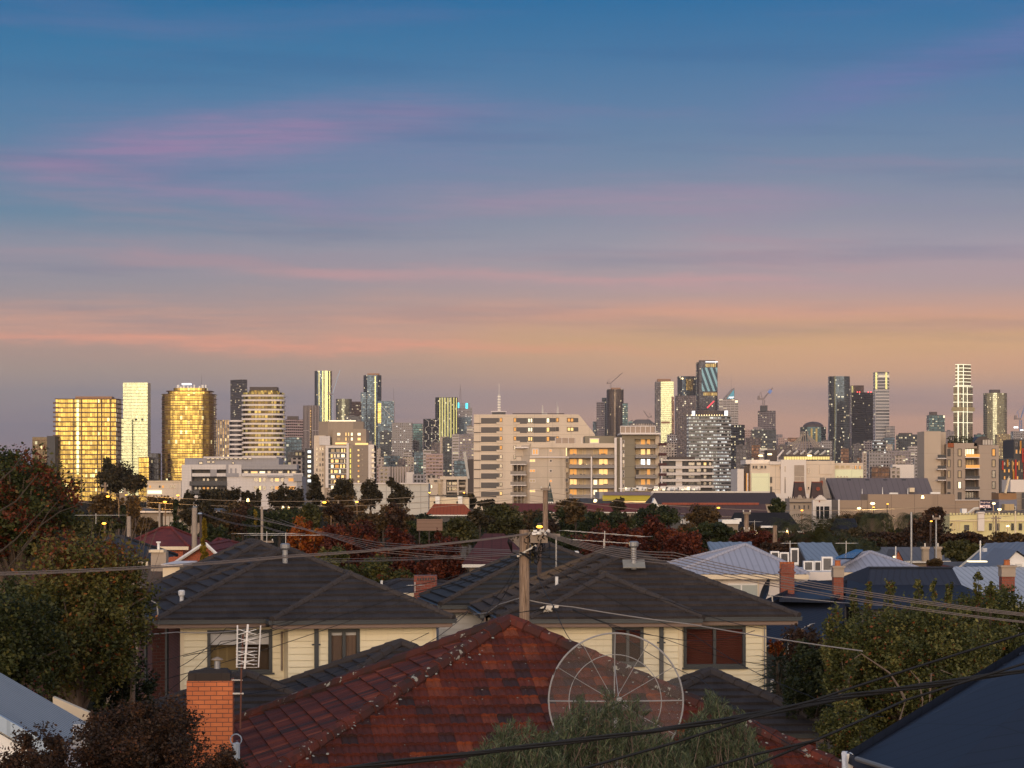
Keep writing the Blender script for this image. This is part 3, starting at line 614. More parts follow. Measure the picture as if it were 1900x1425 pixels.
b.vol('podium', g_band, b.foot('box', px0=1643, px1=1659, y0=-10, dep=20), 0, b.Z(791))
b = simple('tower', 'short dark blue tower standing apart with a raised centre', 1723, 1753, 770, 4200, g_teal, dep=22, crown=(1727, 1740, 764, 770))
b.bx('lit_corner', lit_pale, 1750, 1753, 771, 775, -.5, .5)
b = Bd('skyscraper', 'tallest right hand tower with glowing white bands and a collar of balconies', 1771, 1809, 675, 4900, dep=32)
wb = glass('white_banded_tower_glass', (.16, .16, .12), fh=3.6, bay=5, lit=.03, ls=1.2, mull=(.30, .24, .14), mw=.05, sw=.10, rough=.12, var=.5, seed=51)
b.vol('facade', wb, b.foot('corner', pm=1783), 0, b.Z(716)); b.vol('upper_shaft', wb, b.foot('corner', pm=1785, px0=1775, px1=1805, y0=3), b.Z(716), b.H)
band = emit('white_band_light', (1, .93, .66), .95)
fp = b.foot('corner', pm=1785, px0=1775, px1=1805, y0=3); b.slab('white_bands', band, fp, [b.H-1-6.6*i for i in range(7)], 1.3, .5)
b.slab('lower_bands', band, b.foot('corner', pm=1783), [b.Z(y) for y in (717, 731, 746, 764, 784)], 1.2, .5)
b.slab('collar', plain('gold_collar', (.40, .32, .16), .5), b.foot('corner', pm=1783), [b.Z(759)], 7.5, 4.2)
m = MB(); [m.box(b.X(x), b.X(x+w_), -1+abs(x-1783)*.75, 1+abs(x-1783)*.75, 0, b.Z(yt)) for x, w_, yt in ((1777.5, 2.2, 676), (1787.5, 1.2, 676), (1796, 1, 717))]; m.build('bright_fins', band, b.root)
b = Bd('skyscraper', 'rounded golden tower at the far right with a dark cap', 1828, 1872, 729, 4600, dep=36)
b.vol('facade', g_white, b.foot('round'), 0, b.H, sm=True); b.bx('cap', crown_dark, 1840, 1858, 722.5, 729.5, 10, 24)
b.vol('podium', glass('golden_grid', (.10, .085, .045), fh=3.3, bay=2.6, lit=.5, ls=.9, lc=(1, .68, .25), mull=(.2, .15, .1), mw=.3, sw=.3, seed=52), b.foot('box', px0=1846, px1=1881, y0=-20, dep=18), 0, b.Z(806))
b = simple('office_block', 'dark stepped block with red and green window clusters', 1667, 1706, 806, 3300, g_dark_lit, dep=22, crown=(1671, 1694, 803, 806))
simple('office_block', 'narrow dark block with close rows of lit floors', 1706, 1717, 803, 3200, g_dark_lit)
simple('office_block', 'low brightly lit block at the foot of the white lined slab', 1621, 1646, 817, 3100, g_office, 'round', dep=20)
simple('apartment_block', 'flat rose block behind the white arched trusses', 1444, 1462, 812, 3900, g_pinkband)
simple('apartment_block', 'flat red lit block right of the arched trusses', 1462, 1487, 812, 4000, g_bronze)

# ---- low blocks that fill the middle distance of the city
fill = [
 (705, 727, 800, 3700, g_dark_lit, 'dark lit block behind the stepped beige residence'), (700, 712, 848, 2500, g_beige, 'small amber lit block right of the stepped beige residence'),
 (712, 742, 846, 3000, g_navy, 'blue grey block with fine uprights, left of the cranes'), (695, 705, 862, 2200, g_pinkband, 'tiny rose block touching the stepped residence'),
 (703, 722, 866, 2100, g_beige, 'beige gridded block low beside the trees'), (738, 752, 852, 2900, g_brown, 'brown block with thin stripes in the low centre'),
 (740, 768, 848, 3100, g_beige, 'pale flat block under the white gridded office block'), (722, 762, 866, 2350, g_fin, 'grey block with close upright fins above the gum trees'),
 (768, 786, 838, 3000, g_navy, 'navy block under a pair of white lamps'), (776, 790, 852, 2700, g_teal, 'teal block with a tall thin mast at its side'),
 (785, 806, 835, 2600, g_band, 'white banded block with a lit roof edge'), (790, 822, 842, 2450, g_pinkband, 'wide lilac block with rows of balconies'),
 (821, 838, 812, 3000, g_dark_lit, 'dark tower with one column of lit windows'), (816, 826, 810, 3100, g_beige, 'pale side wall block beside the column of lit windows'),
 (839, 856, 806, 2900, g_band, 'banded block at the foot of the green gold tower'), (852, 880, 806, 2700, g_mauve, 'mauve gridded block left of the beige banded building'),
 (842, 866, 855, 2200, g_navy, 'low framed block with blue glass'), (754, 768, 876, 2000, white_render, 'small white plain block on the low skyline'),
 (766, 788, 880, 1950, g_grid, 'small white block with square windows over the gum trees'), (790, 812, 882, 1900, g_beige, 'flat beige block left of the framed car park'),
 (1166, 1180, 782, 4400, g_teal, 'small block right of the teal edged tower'), (1224, 1255, 822, 3200, g_beige, 'pale lit block at the foot of the pale gold faced tower'),
 (1100, 1108, 782, 5200, g_navy, 'flat navy block behind the sloping beige roofline'),
 (1440, 1452, 806, 4600, g_mauve, 'faint mauve block far behind the domed block'), (1590, 1600, 850, 3000, g_bronze, 'bronze lit block low between dark towers'),
 (1560, 1575, 832, 3000, g_bronze, 'orange lit block at the foot of the waisted tower'), (1600, 1622, 838, 2600, g_beige, 'beige block low behind the slate hall'),
 (1648, 1690, 836, 2800, g_mauve, 'long mauve block with a white sign glow'), (1656, 1696, 862, 2000, white_render, 'plain pinkish render block low on the right'),
 (1696, 1716, 850, 2300, g_grid, 'small gridded block left of the beige riverside tower'), (1612, 1652, 838, 2400, g_grid, 'white framed block with a tiny sign'),
 (1617, 1650, 866, 1900, g_bronze, 'curved low bronze block over the slate hall'), (1652, 1670, 868, 1900, g_beige, 'beige block low right of the curved bronze block'),
 (1640, 1660, 812, 3600, g_navy, 'navy block below the white lined slab podium'), (1753, 1771, 800, 4500, g_mauve, 'faint block left of the white banded skyscraper'),
 (526, 560, 812, 2600, g_navy, 'dark block below the rose grey tower'), (533, 578, 838, 1900, g_char, 'black glass block with a few lights beside the stepped residence'),
 (1809, 1828, 806, 4300, g_teal, 'small teal block between the two right hand towers'), (1462, 1540, 820, 3300, g_mauve, 'long low block under the arched trusses'),
 (1385, 1412, 812, 3200, g_brown, 'brown block behind the white riverside building'), (1500, 1540, 832, 2600, g_dark_lit, 'dark block behind the white building with yellow windows'),
 (866, 881, 790, 3100, g_band, 'banded block pressed against the beige building edge'), (610, 640, 800, 3800, g_bronze, 'bronze block behind the beige rooftop storeys'),
 (640, 668, 772, 4400, g_char, 'charcoal block behind the beige rooftop storeys'), (1180, 1218, 800, 4800, g_mauve, 'long faint block behind the glass screened rooftop'),
]
fill += [(672, 690, 818, 3500, g_mauve, 'mauve block low between the beige residence and the gold lined tower'), (690, 706, 832, 2800, g_beige, 'cream gridded block under the gold line of the stepped tower'), (748, 764, 838, 3300, g_band, 'white lined block low beneath the white gridded block'), (764, 778, 818, 3800, g_char, 'charcoal block with sparse lights left of the honeycomb tower'), (800, 816, 822, 3300, g_brown, 'brown block at the foot of the honeycomb tower'), (830, 846, 828, 3100, g_grid, 'pale gridded block between the lit column tower and the banded block'),
 (1394, 1410, 826, 2700, g_bronze, 'bronze lit block over the white building canopy'), (1410, 1436, 832, 2600, g_band, 'banded white block over the dark roof drum'), (1440, 1470, 826, 2900, g_brown, 'brown lined block behind the left stadium trusses'), (1524, 1544, 818, 3200, g_grid, 'pale gridded block at the right stadium trusses'), (1584, 1604, 824, 3400, g_char2, 'smoky block at the foot of the matt black tower'), (1604, 1626, 818, 3500, g_mauve, 'mauve block between the black tower and the white lined slab'), (1636, 1656, 824, 3300, g_beige, 'warm beige block behind the long mauve block'), (1686, 1712, 828, 3000, g_band, 'white banded block left of the beige stair tower'), (1660, 1680, 846, 2500, g_beige, 'beige lit block above the slate hall, right part'), (540, 560, 850, 1800, g_beige, 'small cream block at the right end of the panelled building'), (1366, 1386, 826, 2600, g_char2, 'smoky dark block left of the white building'), (1238, 1256, 806, 3400, g_grid, 'white gridded block beside the pale gold faced tower foot')]
for (a, c_, t_, Y, mt, lb) in fill:
    bb = simple('city_block', lb, a, c_, t_, Y, mt, 'box', dep=(c_-a)*Y/F*.7)
    if c_-a > 12: bb.bx('plant_room', roof_dark, a+(c_-a)*.3, a+(c_-a)*.62, t_-2.2, t_, bb.D*.3, bb.D*.7)

# lift / storage dome with cranes behind the balcony block
b = Bd('concert_roof', 'pale low domed roof with fringe lights behind the glass screened rooftop', 1170, 1217, 785, 3600, dep=30)
b.vol('facade', g_beige, ngon(20, b.W/2, 14, 0, 15), 0, b.Z(786)); b.vol('roof', roof_dark, ngon(20, b.W/2, 14, 0, 15), b.Z(786), b.Z(778), poly2=ngon(20, b.W/2*.55, 7, 0, 15))

# luffing cranes
def crane(label, px, pyb, pyt, jx, jy, Y, mat, banner=False, k=1.0):
    r = P(px, pyb, Y); top = P(px, pyt, Y); tip = P(jx, jy, Y); L = r
    o = thing('tower_crane', label, 'crane', tuple(r))
    m = MB(); h = (top-r).z; s_ = .9*k
    for a in (-1, 1):
        for c in (-1, 1): m.tube([(a*s_, c*s_, 0), (a*s_, c*s_, h)], .22*k, 4)
    n = max(3, int(h/3.5))
    for i in range(n):
        z0, z1 = h*i/n, h*(i+1)/n; sg = 1 if i % 2 else -1
        m.tube([(-s_*sg, -s_, z0), (s_*sg, -s_, z1)], .15*k, 4)
    m.build('mast', mat, o)
    m = MB(); q = tip-r
    for dz_ in (0, 1.6*k): m.tube([(0, 0, h+1+dz_), tuple(q-Vector((0, 0, -dz_*.3)))], .28*k, 4)
    for i in range(8): a = Vector((0, 0, h+1)).lerp(q, i/8); bq = Vector((0, 0, h+1+1.6*k)).lerp(q, (i+.5)/8); m.tube([a, bq], .15*k, 4)
    m.build('jib', mat, o)
    m = MB(); dirx = 1 if q.x > 0 else -1
    m.obox((-dirx*3.2*k, 0, h+1.5), (3.2*k, 0, 0), (0, 1.1*k, 0), (0, 0, .7*k)); m.obox((-dirx*5*k, 0, h+2.6*k), (1.2*k, 0, 0), (0, 1.2*k, 0), (0, 0, 1.6*k)); m.build('machinery_deck', crane_red, o)
    m = MB(); m.tube([(-dirx*1.5*k, 0, h+2), (-dirx*3*k, 0, h+8*k)], .25*k, 4); m.tube([(-dirx*3*k, 0, h+8*k), tuple(q*.97+Vector((0, 0, h*.02)))], .10*k, 4); m.tube([(-dirx*3*k, 0, h+8*k), (-dirx*5.5*k, 0, h+3*k)], .12*k, 4); m.build('a_frame', mat, o)
    if banner:
        m = MB(); a = Vector((0, 0, h+1)).lerp(q, .55); c = Vector((0, 0, h+1)).lerp(q, .82); up = Vector((-(c-a).z, 0, (c-a).x)).normalized()*1.7*k
        m.face([a-up-Vector((0, .6, 0)), c-up-Vector((0, .6, 0)), c+up-Vector((0, .6, 0)), a+up-Vector((0, .6, 0))]); m.face([a-up-Vector((0, .5, 0)), a+up-Vector((0, .5, 0)), c+up-Vector((0, .5, 0)), c-up-Vector((0, .5, 0))]); m.build('banner', plain('blue_banner', (.16, .26, .60), .7), o)
    return o
pale_crane = plain('pale_crane_paint', (.42, .52, .66), .6)
crane('tall crane with a pale blue jib raised steeply beside the gold finned navy tower', 617, 790, 733, 631, 687, 4600, pale_crane, k=1.4)
crane('small crane with a thin jib on top of the round bronze tower', 1133, 720, 713, 1155, 692, 4700, crane_red, k=1.1)
crane('crane with a blue banner on its jib above the grey tower under construction', 1417, 754, 742, 1434, 720, 4250, crane_red, True, k=1.6)
crane('tiny crane on the domed roof behind the glass screened rooftop', 1202, 780, 776, 1194, 762, 3550, crane_red, k=.9)
crane('blue crane cut off by the right edge of the picture', 1894, 808, 779, 1903, 748, 3900, blue_steel, k=1.6)
b = Bd('lit_site_deck', 'bright floodlit construction deck at the right edge', 1880, 1900, 792, 3850, dep=20)
b.vol('deck', g_grid, b.foot('box'), 0, b.Z(800)); b.bx('floodlights', lit_white, 1881, 1889, 791.5, 794.5, -.5, .6); b.bx('floodlights', lit_white, 1893, 1899, 797, 799, -.5, .6)
# stadium trusses
b = Bd('stadium_roof', 'white fan of sloping roof trusses in front of the domed office block', 1454, 1532, 800, 3000, cat='stadium roof')
m = MB(); A = Vector((b.X(1490), 0, b.Z(806))); Bp = Vector((b.X(1497), 0, b.Z(806)))
for x in (1456, 1462, 1469, 1477): m.tube([A, (b.X(x), -4, b.Z(835))], .55, 4)
for x in (1511, 1517, 1523, 1529): m.tube([Bp, (b.X(x), -4, b.Z(833))], .55, 4)
for x in (1489, 1492, 1495, 1499): m.tube([(b.X(x)-.5, 0, b.Z(800)), (b.X(x)+(x-1494)*.5, 0, b.Z(845))], .6, 4)
for i in range(8): a = A.lerp(Vector((b.X(1456), -4, b.Z(835))), (i+.5)/8); c = A.lerp(Vector((b.X(1477), -4, b.Z(835))), (i+1)/8); m.tube([a, c], .35, 4)
for i in range(8): a = Bp.lerp(Vector((b.X(1529), -4, b.Z(833))), (i+.5)/8); c = Bp.lerp(Vector((b.X(1511), -4, b.Z(833))), (i+1)/8); m.tube([a, c], .35, 4)
m.build('trusses', plain('white_truss', (.30, .25, .21), .7), b.root)
b.vol('stand', g_brown, b.foot('box', px0=1450, px1=1534, y0=6, dep=10), 0, b.Z(836))
# ================================================================== middle distance buildings
def win(b, x0, x1, y0, y1, pane, frame=None, y=0.0, fr=.35, name='window', split=1):
    """frame ring standing proud of the wall with a pane set back in it (pixels in, metres out)"""
    frame = frame or cream_trim; m = MB(); X0, X1, Z0, Z1 = b.X(x0), b.X(x1), b.Z(y1), b.Z(y0); f = min(fr, (X1-X0)*.16, (Z1-Z0)*.16)
    m.box(X0, X1, y-.16, y+.05, Z0, Z0+f); m.box(X0, X1, y-.16, y+.05, Z1-f, Z1); m.box(X0, X0+f, y-.158, y+.05, Z0+f, Z1-f); m.box(X1-f, X1, y-.158, y+.05, Z0+f, Z1-f)
    for i in range(1, split): c = X0+(X1-X0)*i/split; m.box(c-f/2, c+f/2, y-.155, y+.05, Z0+f, Z1-f)
    m.face([(X0+f, y-.04, Z0+f), (X1-f, y-.04, Z0+f), (X1-f, y-.04, Z1-f), (X0+f, y-.04, Z1-f)], 1)
    return m.build(name, [frame, pane], b.root)
rnd = random.Random(11)
def room():
    r = rnd.random()
    return lit_warm if r < .34 else lit_pale if r < .46 else lit_amber if r < .62 else blind_cream if r < .80 else darkglass
blind_cream = plain('cream_blind', (.50, .40, .26), .8, var=.2, scale=.8)
curtain = plain('grey_curtain', (.10, .09, .085), .8, var=.3, scale=1.2)
rail_glass = plain('smoked_rail', (.16, .14, .135), .3, var=.25, scale=.7)

# ---- long white clinic-like apartment building, left
b = Bd('apartment_building', 'long white and grey panelled apartment building behind the dark trees, left', 335, 561, 847, 1050, dep=30)
def wallp(part, x0, x1, y0, y1, mat, f=0, d=10, parent=None): return b.bx(part, mat, x0, x1, y0, y1, f, d, parent)
wallp('wall', 337, 355, 862, 945, white_panel, 0); wallp('wall', 355, 421, 862, 871, white_panel, .3); wallp('wall', 355, 430, 871, 945, dark_panel, 4)
wallp('upper_storey', 341, 516, 850, 862, grey_panel, 3, 26); wallp('roof_edge', 376, 512, 847, 850.3, white_panel, 2.4, 26)
wallp('wall', 421, 448, 862, 884, white_panel, -.2); wallp('wall', 421, 552, 884, 945, white_panel, 0); wallp('wall', 448, 551, 862, 871, grey_panel, .2); wallp('recess', 448, 552, 871, 884, dark_panel, 3)
wallp('balcony_wall', 356, 390, 878, 884, white_panel, .1, .6); wallp('balcony_wall', 402, 419, 878, 884, white_panel, .1, .6); wallp('panel', 390, 402, 871, 884, grey_panel, .2, 1)
wallp('balcony_rail', 352, 421, 893, 901, dark_panel, -.8, 0); wallp('balcony_rail', 352, 421, 910, 916, dark_panel, -.8, 0); wallp('slab', 449, 562, 878, 884, white_panel, -1.2, 2)
wallp('panel', 419, 443, 878, 885, grey_panel, -.35, .1); wallp('panel', 420, 424, 862, 885, grey_panel, -.36, .1); wallp('panel', 427, 431, 869, 879, grey_panel, -.37, .1); wallp('panel', 436, 439, 869, 879, grey_panel, -.37, .1)
wallp('panel', 496, 528, 882, 886, grey_panel, -1.4, .1); wallp('panel', 545, 561, 880, 893, grey_panel, -1.4, .1); wallp('end_wall', 551, 561, 884, 940, grey_panel, -.6, 20)
for i in range(10): win(b, 382+i*8.6, 388.6+i*8.6, 849.9, 852.2, darkglass, dark_panel, 2.2)
for x0, x1, y0, y1 in ((367, 375, 856, 862), (382, 389, 855, 859), (391, 397, 855, 859), (429, 433, 856.5, 861)): win(b, x0, x1, y0, y1, darkglass, dark_panel, 2.9)
for x0, x1 in ((359, 372), (373, 389), (403, 418)): win(b, x0, x1, 871.5, 878.5, rnd.choice((lit_amber, curtain)), dark_panel, 3.9)
for x0, x1, mt in ((450, 460, darkglass), (463, 478, lit_warm), (479, 492, lit_pale), (494, 502, darkglass), (505, 512, curtain), (514, 524, darkglass), (532, 536, lit_warm), (539, 549, darkglass)): win(b, x0, x1, 873, 883, mt, grey_panel, 2.9)
for yy in (886, 901):
    for x0, x1, mt in ((470, 479, darkglass), (480, 485, lit_warm), (487, 494, darkglass), (501, 508, darkglass), (509, 519, lit_warm if yy < 890 else lit_amber), (521, 527, darkglass), (534, 549, lit_amber)): win(b, x0, x1, yy, yy+8.5, mt, white_panel, -.05)
for i in range(8): win(b, 358+i*7.6, 364+i*7.6, 887, 893, rnd.choice((darkglass, darkglass, curtain)), dark_panel, 3.9)
for i in range(8): win(b, 358+i*7.6, 364+i*7.6, 903, 909, rnd.choice((darkglass, lit_amber, curtain)), dark_panel, 3.9)
# forecourt box and left annex
b = Bd('container_building', 'pale grey plain box building with a blue base in front of the panelled building', 353, 412, 919, 760, dep=12); b.vol('wall', white_panel, b.foot('box'), b.Z(939), b.H); b.vol('base', plain('blue_base', (.12, .15, .2), .7), b.foot('box', y0=-.3, dep=11), 0, b.Z(939))
b = Bd('row_building', 'low cream building with square windows left of the panelled building', 272, 336, 893, 1150, dep=18); b.vol('wall', concrete, b.foot('box'), 0, b.H)
for x in (276, 294, 300, 315, 321): win(b, x, x+5, 900, 906, rnd.choice((curtain, darkglass, lit_amber)))
b.bx('lit_sign_wall', lit_pale, 274, 300, 910, 916, -.4, .3); b.bx('parapet', cream_trim, 272, 336, 892, 894, -.5, 1)
# ---- stepped beige residence
b = Bd('apartment_building', 'stepped beige apartment tower with a white framed front of lit rooms', 582, 694, 780, 1350, dep=28)
b.vol('lower_wall', beige_clad, b.foot('box', px0=602, px1=694), 0, b.Z(826)); b.vol('left_wing', concrete, b.foot('box', px0=582, px1=603, y0=2), 0, b.Z(808))
b.vol('middle_storeys', beige_clad, b.foot('box', px0=616, px1=679, y0=2), b.Z(826), b.Z(796)); b.vol('upper_storeys', beige_clad, b.foot('cham', px0=588, px1=672, y0=8, dep=22), b.Z(826), b.Z(781)); b.bx('parapet_box', white_panel, 592, 612, 809, 826, 1, 6)
b.bx('roof_light_rail', lit_pale, 608, 658, 779, 781, 10, 11); b.bx('roof_light_rail', lit_warm, 622, 644, 821, 824.5, 0, .8); b.bx('roof_light_rail', lit_warm, 659, 683, 822, 825.5, 0, .8)
b.bx('frame_post', white_render, 604, 609.5, 827, 905, -.9, 1); b.bx('frame_post', white_render, 643, 647.5, 822, 905, -.9, 1); b.bx('frame_beam', white_render, 609.5, 643, 827, 831, -.9, 1); b.bx('end_wall', white_render, 683.5, 694, 825, 905, -.5, 20); b.bx('clad_wall', brown_clad, 655, 683, 826, 905, -.3, 1)
b.bx('recess', dark_panel, 609.5, 643, 831, 905, -.1, .4)
for i in range(8):
    y0 = 832+i*9.7; b.bx('floor_slab', slab_white, 609.6, 642.9, y0+8, y0+9, -.7, .1)
    x = 613
    while x < 640: w_ = rnd.choice((5, 7, 9)); win(b, x, min(x+w_, 641), y0, y0+8, rnd.choice((lit_warm, lit_pale, lit_amber, darkglass, lit_warm, blind_cream)), dark_panel, -.12); x += w_+.6
    win(b, 648.5, 652, y0, y0+8, emit('stair_light', (.85, .75, .15), .75) if i == 0 else bpy.data.materials['stair_light'], olive_clad, -.1)
    if i < 7: win(b, 663, 667.5, y0+1, y0+5.5, rnd.choice((lit_warm, lit_amber, lit_warm)), brown_clad, -.35); win(b, 671.5, 673, y0+1, y0+2.5, darkglass, brown_clad, -.35)
    win(b, 689, 694.5, y0, y0+6, darkglass, white_render, -.6); b.bx('balcony', white_render, 689, 696.5, y0+5.5, y0+8, -2, -.5)
    for xx in (586, 592, 597): win(b, xx, xx+3, y0-2, y0+4, rnd.choice((darkglass, curtain, blind_cream)), concrete, 1.9)
for x0, x1 in ((624, 632), (640, 643), (645, 648), (650, 655), (662, 670)):
    for y0 in (802, 811): win(b, x0, x1, y0, y0+7, rnd.choice((lit_warm, blind_cream, lit_pale)), beige_clad, 1.9)
# lit scaffolding stair between
b = Bd('stair_tower', 'brightly lit open stairwell tower left of the stepped beige residence', 565, 580, 832, 1500, dep=8); b.vol('frame', dark_panel, b.foot('box'), 0, b.H)
for i, y in enumerate((835, 844, 853, 862, 871, 880, 889)): win(b, 570, 578, y, y+6.5, (lit_white, lit_pale)[i % 2], dark_panel, -.1)
# long pale hoardings behind the gums
b = Bd('warehouse', 'long pale screened warehouse wall behind the row of gum trees', 652, 795, 897, 900, dep=20); b.vol('wall', plain('screen_wall', (.52, .50, .46), .7, joint=(4, 4, .25, .45), var=.1, scale=.2), b.foot('box'), 0, b.H); b.bx('parapet', slab_white, 652, 795, 896, 898, -.6, 0)
b.mast('lamp_pole', fin_pale, 750, 886, 898, .12)
# framed car park building
b = Bd('office_building', 'beige framed building with open decks and yellow lamps left of the tall beige one', 796, 868, 883, 1000, dep=24)
b.vol('wall', concrete, b.foot('box', px0=796, px1=822, y0=3), 0, b.Z(888)); b.bx('recess', dark_panel, 822, 868, 889, 930, 3, 4); b.bx('roof_slab', concrete, 816, 869, 884, 890, -.5, 22)
for x0, x1 in ((822, 828), (848, 851), (864, 868.5)): b.bx('column', concrete, x0, x1, 890, 925, -.3, 2)
for y in (901, 911.5): b.bx('deck', concrete, 829, 864, y, y+2, .2, 3)
for x in (831, 837): b.bx('pipe', black_metal, x, x+1.2, 892, 925, .4, .9)
for x0, x1, y0, y1, mt in ((851, 863.5, 894, 901, curtain), (851, 863.5, 904, 911, curtain), (804, 812, 890, 895, curtain), (799, 802, 900, 906, lit_pale), (829, 848, 894, 900, darkglass), (829, 848, 903, 911, darkglass), (812, 818, 896, 920, blind_cream)): win(b, x0, x1, y0, y1, mt, concrete, 2.6)
b = Bd('dark_slab_building', 'narrow black and rust building with a slanted steel brace beside the beige one', 862, 881, 852, 960, dep=20); b.vol('wall', crown_dark, b.foot('box', px0=868), 0, b.H); m = MB(); m.tube([(b.X(860.5), -.5, b.Z(838)), (b.X(869), -.5, b.Z(888))], .35, 5); m.tube([(b.X(863), -.5, b.Z(838)), (b.X(870), -.5, b.Z(888))], .3, 5); m.build('brace', fin_pale, b.root)
# ---- big beige banded building
b = Bd('apartment_building', 'large beige building with dark window bands and a sloping right end', 879, 1104, 769, 850, dep=30)
m = MB(); S = [(879, 905), (1104, 905), (1104, 806), (1074, 769), (879, 769)]
fr_ = [(b.X(x), 0, b.Z(y) if y < 905 else 0) for x, y in S]; bk = [(x, 30, z) for x, y, z in fr_]; m.face(fr_); m.face(bk[::-1])
for i in range(5): j = (i+1) % 5; m.face([fr_[i], bk[i], bk[j], fr_[j]])
m.build('wall', concrete, b.root)
bandm = plain('dark_window_band', (.035, .030, .038), .45, var=.12, scale=.25, joint=(2.6, 30, .08, .5), spec=.5)
for i in range(9):
    y = 775.5+i*17.1
    b.bx('window_band', bandm, 892.5, 926, y, y+10.5, -.1, .5); b.bx('sill_panel', concrete, 921, 932.5, y+8, y+12, -.2, .3)
    win(b, 927, 932, y-.3, y+7.5, (lit_amber, lit_amber, lit_amber, lit_amber, darkglass, darkglass, darkglass, darkglass, lit_warm)[i], dark_panel, 0)
    b.bx('slot', crown_dark, 879.5, 892, y+9.2, y+11, -.06, .4)
for i in range(3):
    y = 775.5+i*17.1
    for x0, x1 in ((953, 958),): win(b, x0, x1, y-.3, y+8, lit_amber, dark_panel, 0)
    b.bx('window_band', bandm, 958.5, 978, y, y+10.8, -.1, .5); b.bx('window_band', bandm, 989.5, 1013, y, y+10.5, -.1, .5); b.bx('window_band', bandm, 1020, 1031, y, y+8, -.1, .5)
    b.bx('sill_panel', concrete, 953, 964.5, y+8.2, y+12, -.2, .3)
    win(b, 978.6, 989, y-.3, y+9.5, (lit_pale, lit_pale, lit_warm)[i], dark_panel, 0, split=2); win(b, 1013.5, 1020, y-.3, y+9.5, (lit_pale, lit_warm, lit_amber)[i], dark_panel, 0); win(b, 1031.5, 1037, y-.3, y+7.5, (lit_amber, curtain, lit_amber)[i], dark_panel, 0)
    if i < 2: win(b, 1052, 1065, y-.3, y+(8, 8)[i], (lit_amber, lit_warm)[i], dark_panel, 0, split=2); b.bx('window_band', bandm, 1065.3, 1073, y, y+8, -.1, .5)
for i in range(3, 6): y = 775.5+i*17.1; win(b, 953, 957, y, y+8, darkglass, dark_panel, 0)
b.bx('roof_rail', crown_dark, 951, 1047, 766.5, 768, 2, 2.2); b.bx('roof_mount', white_paint, 1006, 1016, 765.5, 769, 4, 8); b.mast('aerial', fin_pale, 1034, 744, 769, .1, 5); b.mast('aerial', fin_pale, 1007, 751, 768, .35, 5); b.mast('aerial', fin_pale, 1036, 753, 769, .3, 6)
# ---- balcony apartment block in front
b = Bd('apartment_building', 'stained concrete apartment block with open lit balconies and rooftop glass screens', 950, 1232, 792, 740, dep=26)
b.bx('side_wall', concrete2, 983, 1050, 824, 932, 0, 14); b.bx('wall', concrete2, 1050, 1140, 830, 935, 3.2, 14); b.bx('roof_slab', concrete, 985, 1140, 822.5, 831, -.4, 22)
b.bx('white_ledge', slab_white, 983, 1097.5, 847.3, 849.2, -.7, .2); b.bx('white_post', slab_white, 1096, 1098.5, 847, 930, -.9, .2)
b.bx('upper_block', olive_clad, 1086, 1141, 808, 824, 6, 22); win(b, 1095, 1113, 812.5, 822, lit_warm, slab_white, 6, split=1)
b.bx('stair_wall', olive_clad, 1141, 1155, 811, 935, 1.5, 16); b.bx('white_column', slab_white, 1140, 1144.2, 812, 935, -.4, 1.6); b.bx('white_column', slab_white, 1150.5, 1154, 812, 935, -.4, 1.6)
b.bx('tower_wall', olive_clad, 1154, 1178, 806, 935, .5, 18); b.bx('tower_wall', olive_clad, 1178, 1216, 806, 815, .5, 18); b.bx('back_wall', concrete2, 1178, 1216, 815, 935, 3.5, 14); b.bx('side_pier', concrete2, 1216, 1224, 806, 935, 1.2, 16)
b.bx('roof_slab', slab_white, 1151, 1226, 803, 806.3, -1.4, 19)
for i in range(8): x = 1151+i*9.3; b.bx('screen_post', slab_white, x, x+.9, 790.5, 803, 1, 1.3)
b.bx('glass_screen', plain('screen_glass', (.26, .19, .15), .3, var=.2, scale=.5), 1151.5, 1215, 791.5, 803, 1.1, 1.2); b.bx('screen_rail', slab_white, 1151, 1217, 790, 791.2, .95, 1.35)
for i in range(5): x = 1030+i*12.2; b.bx('screen_post', slab_white, x, x+.8, 811.5, 823, 1, 1.3)
b.bx('glass_screen', bpy.data.materials['screen_glass'], 1030, 1068, 812.5, 822.6, 1.1, 1.2)
clut = [plain('balcony_clutter_dark', (.04, .035, .05), .8), plain('balcony_clutter_brown', (.15, .07, .04), .8), plain('balcony_clutter_pale', (.45, .42, .42), .8)]
def balcony(x0, x1, yt, h, back, rooms, y0=-.3):
    """slab, rail, cluttered floor and a lit back wall of doors"""
    b.bx('balcony_slab', grey_panel if True else 0, x0, x1, yt+h-1.2, yt+h+.5, y0-.5, back); b.bx('balcony_rail', rail_glass, x0, x1, yt+h*.66, yt+h-1.3, y0-.45, y0-.38)
    x = x0+1.2
    for w_, mt, t_ in rooms: win(b, x, x+w_, yt+t_, yt+h-1.5 if w_ > 6 else yt+h*.66, mt, cream_trim, back-.05, split=2 if w_ > 9 else 1, fr=.12, name='balcony_door' if w_ > 6 else 'window'); x += w_+2.4
    m = MB()
    for _ in range(9): xx = b.X(rnd.uniform(x0+1, x1-1)); hh = rnd.uniform(.4, 1.0); m.box(xx-.25, xx+rnd.uniform(.1, .5), y0+.2, y0+.8, b.Z(yt+h-1.2), b.Z(yt+h-1.2)+hh)
    m.build('balcony_furniture', rnd.choice(clut), b.root)
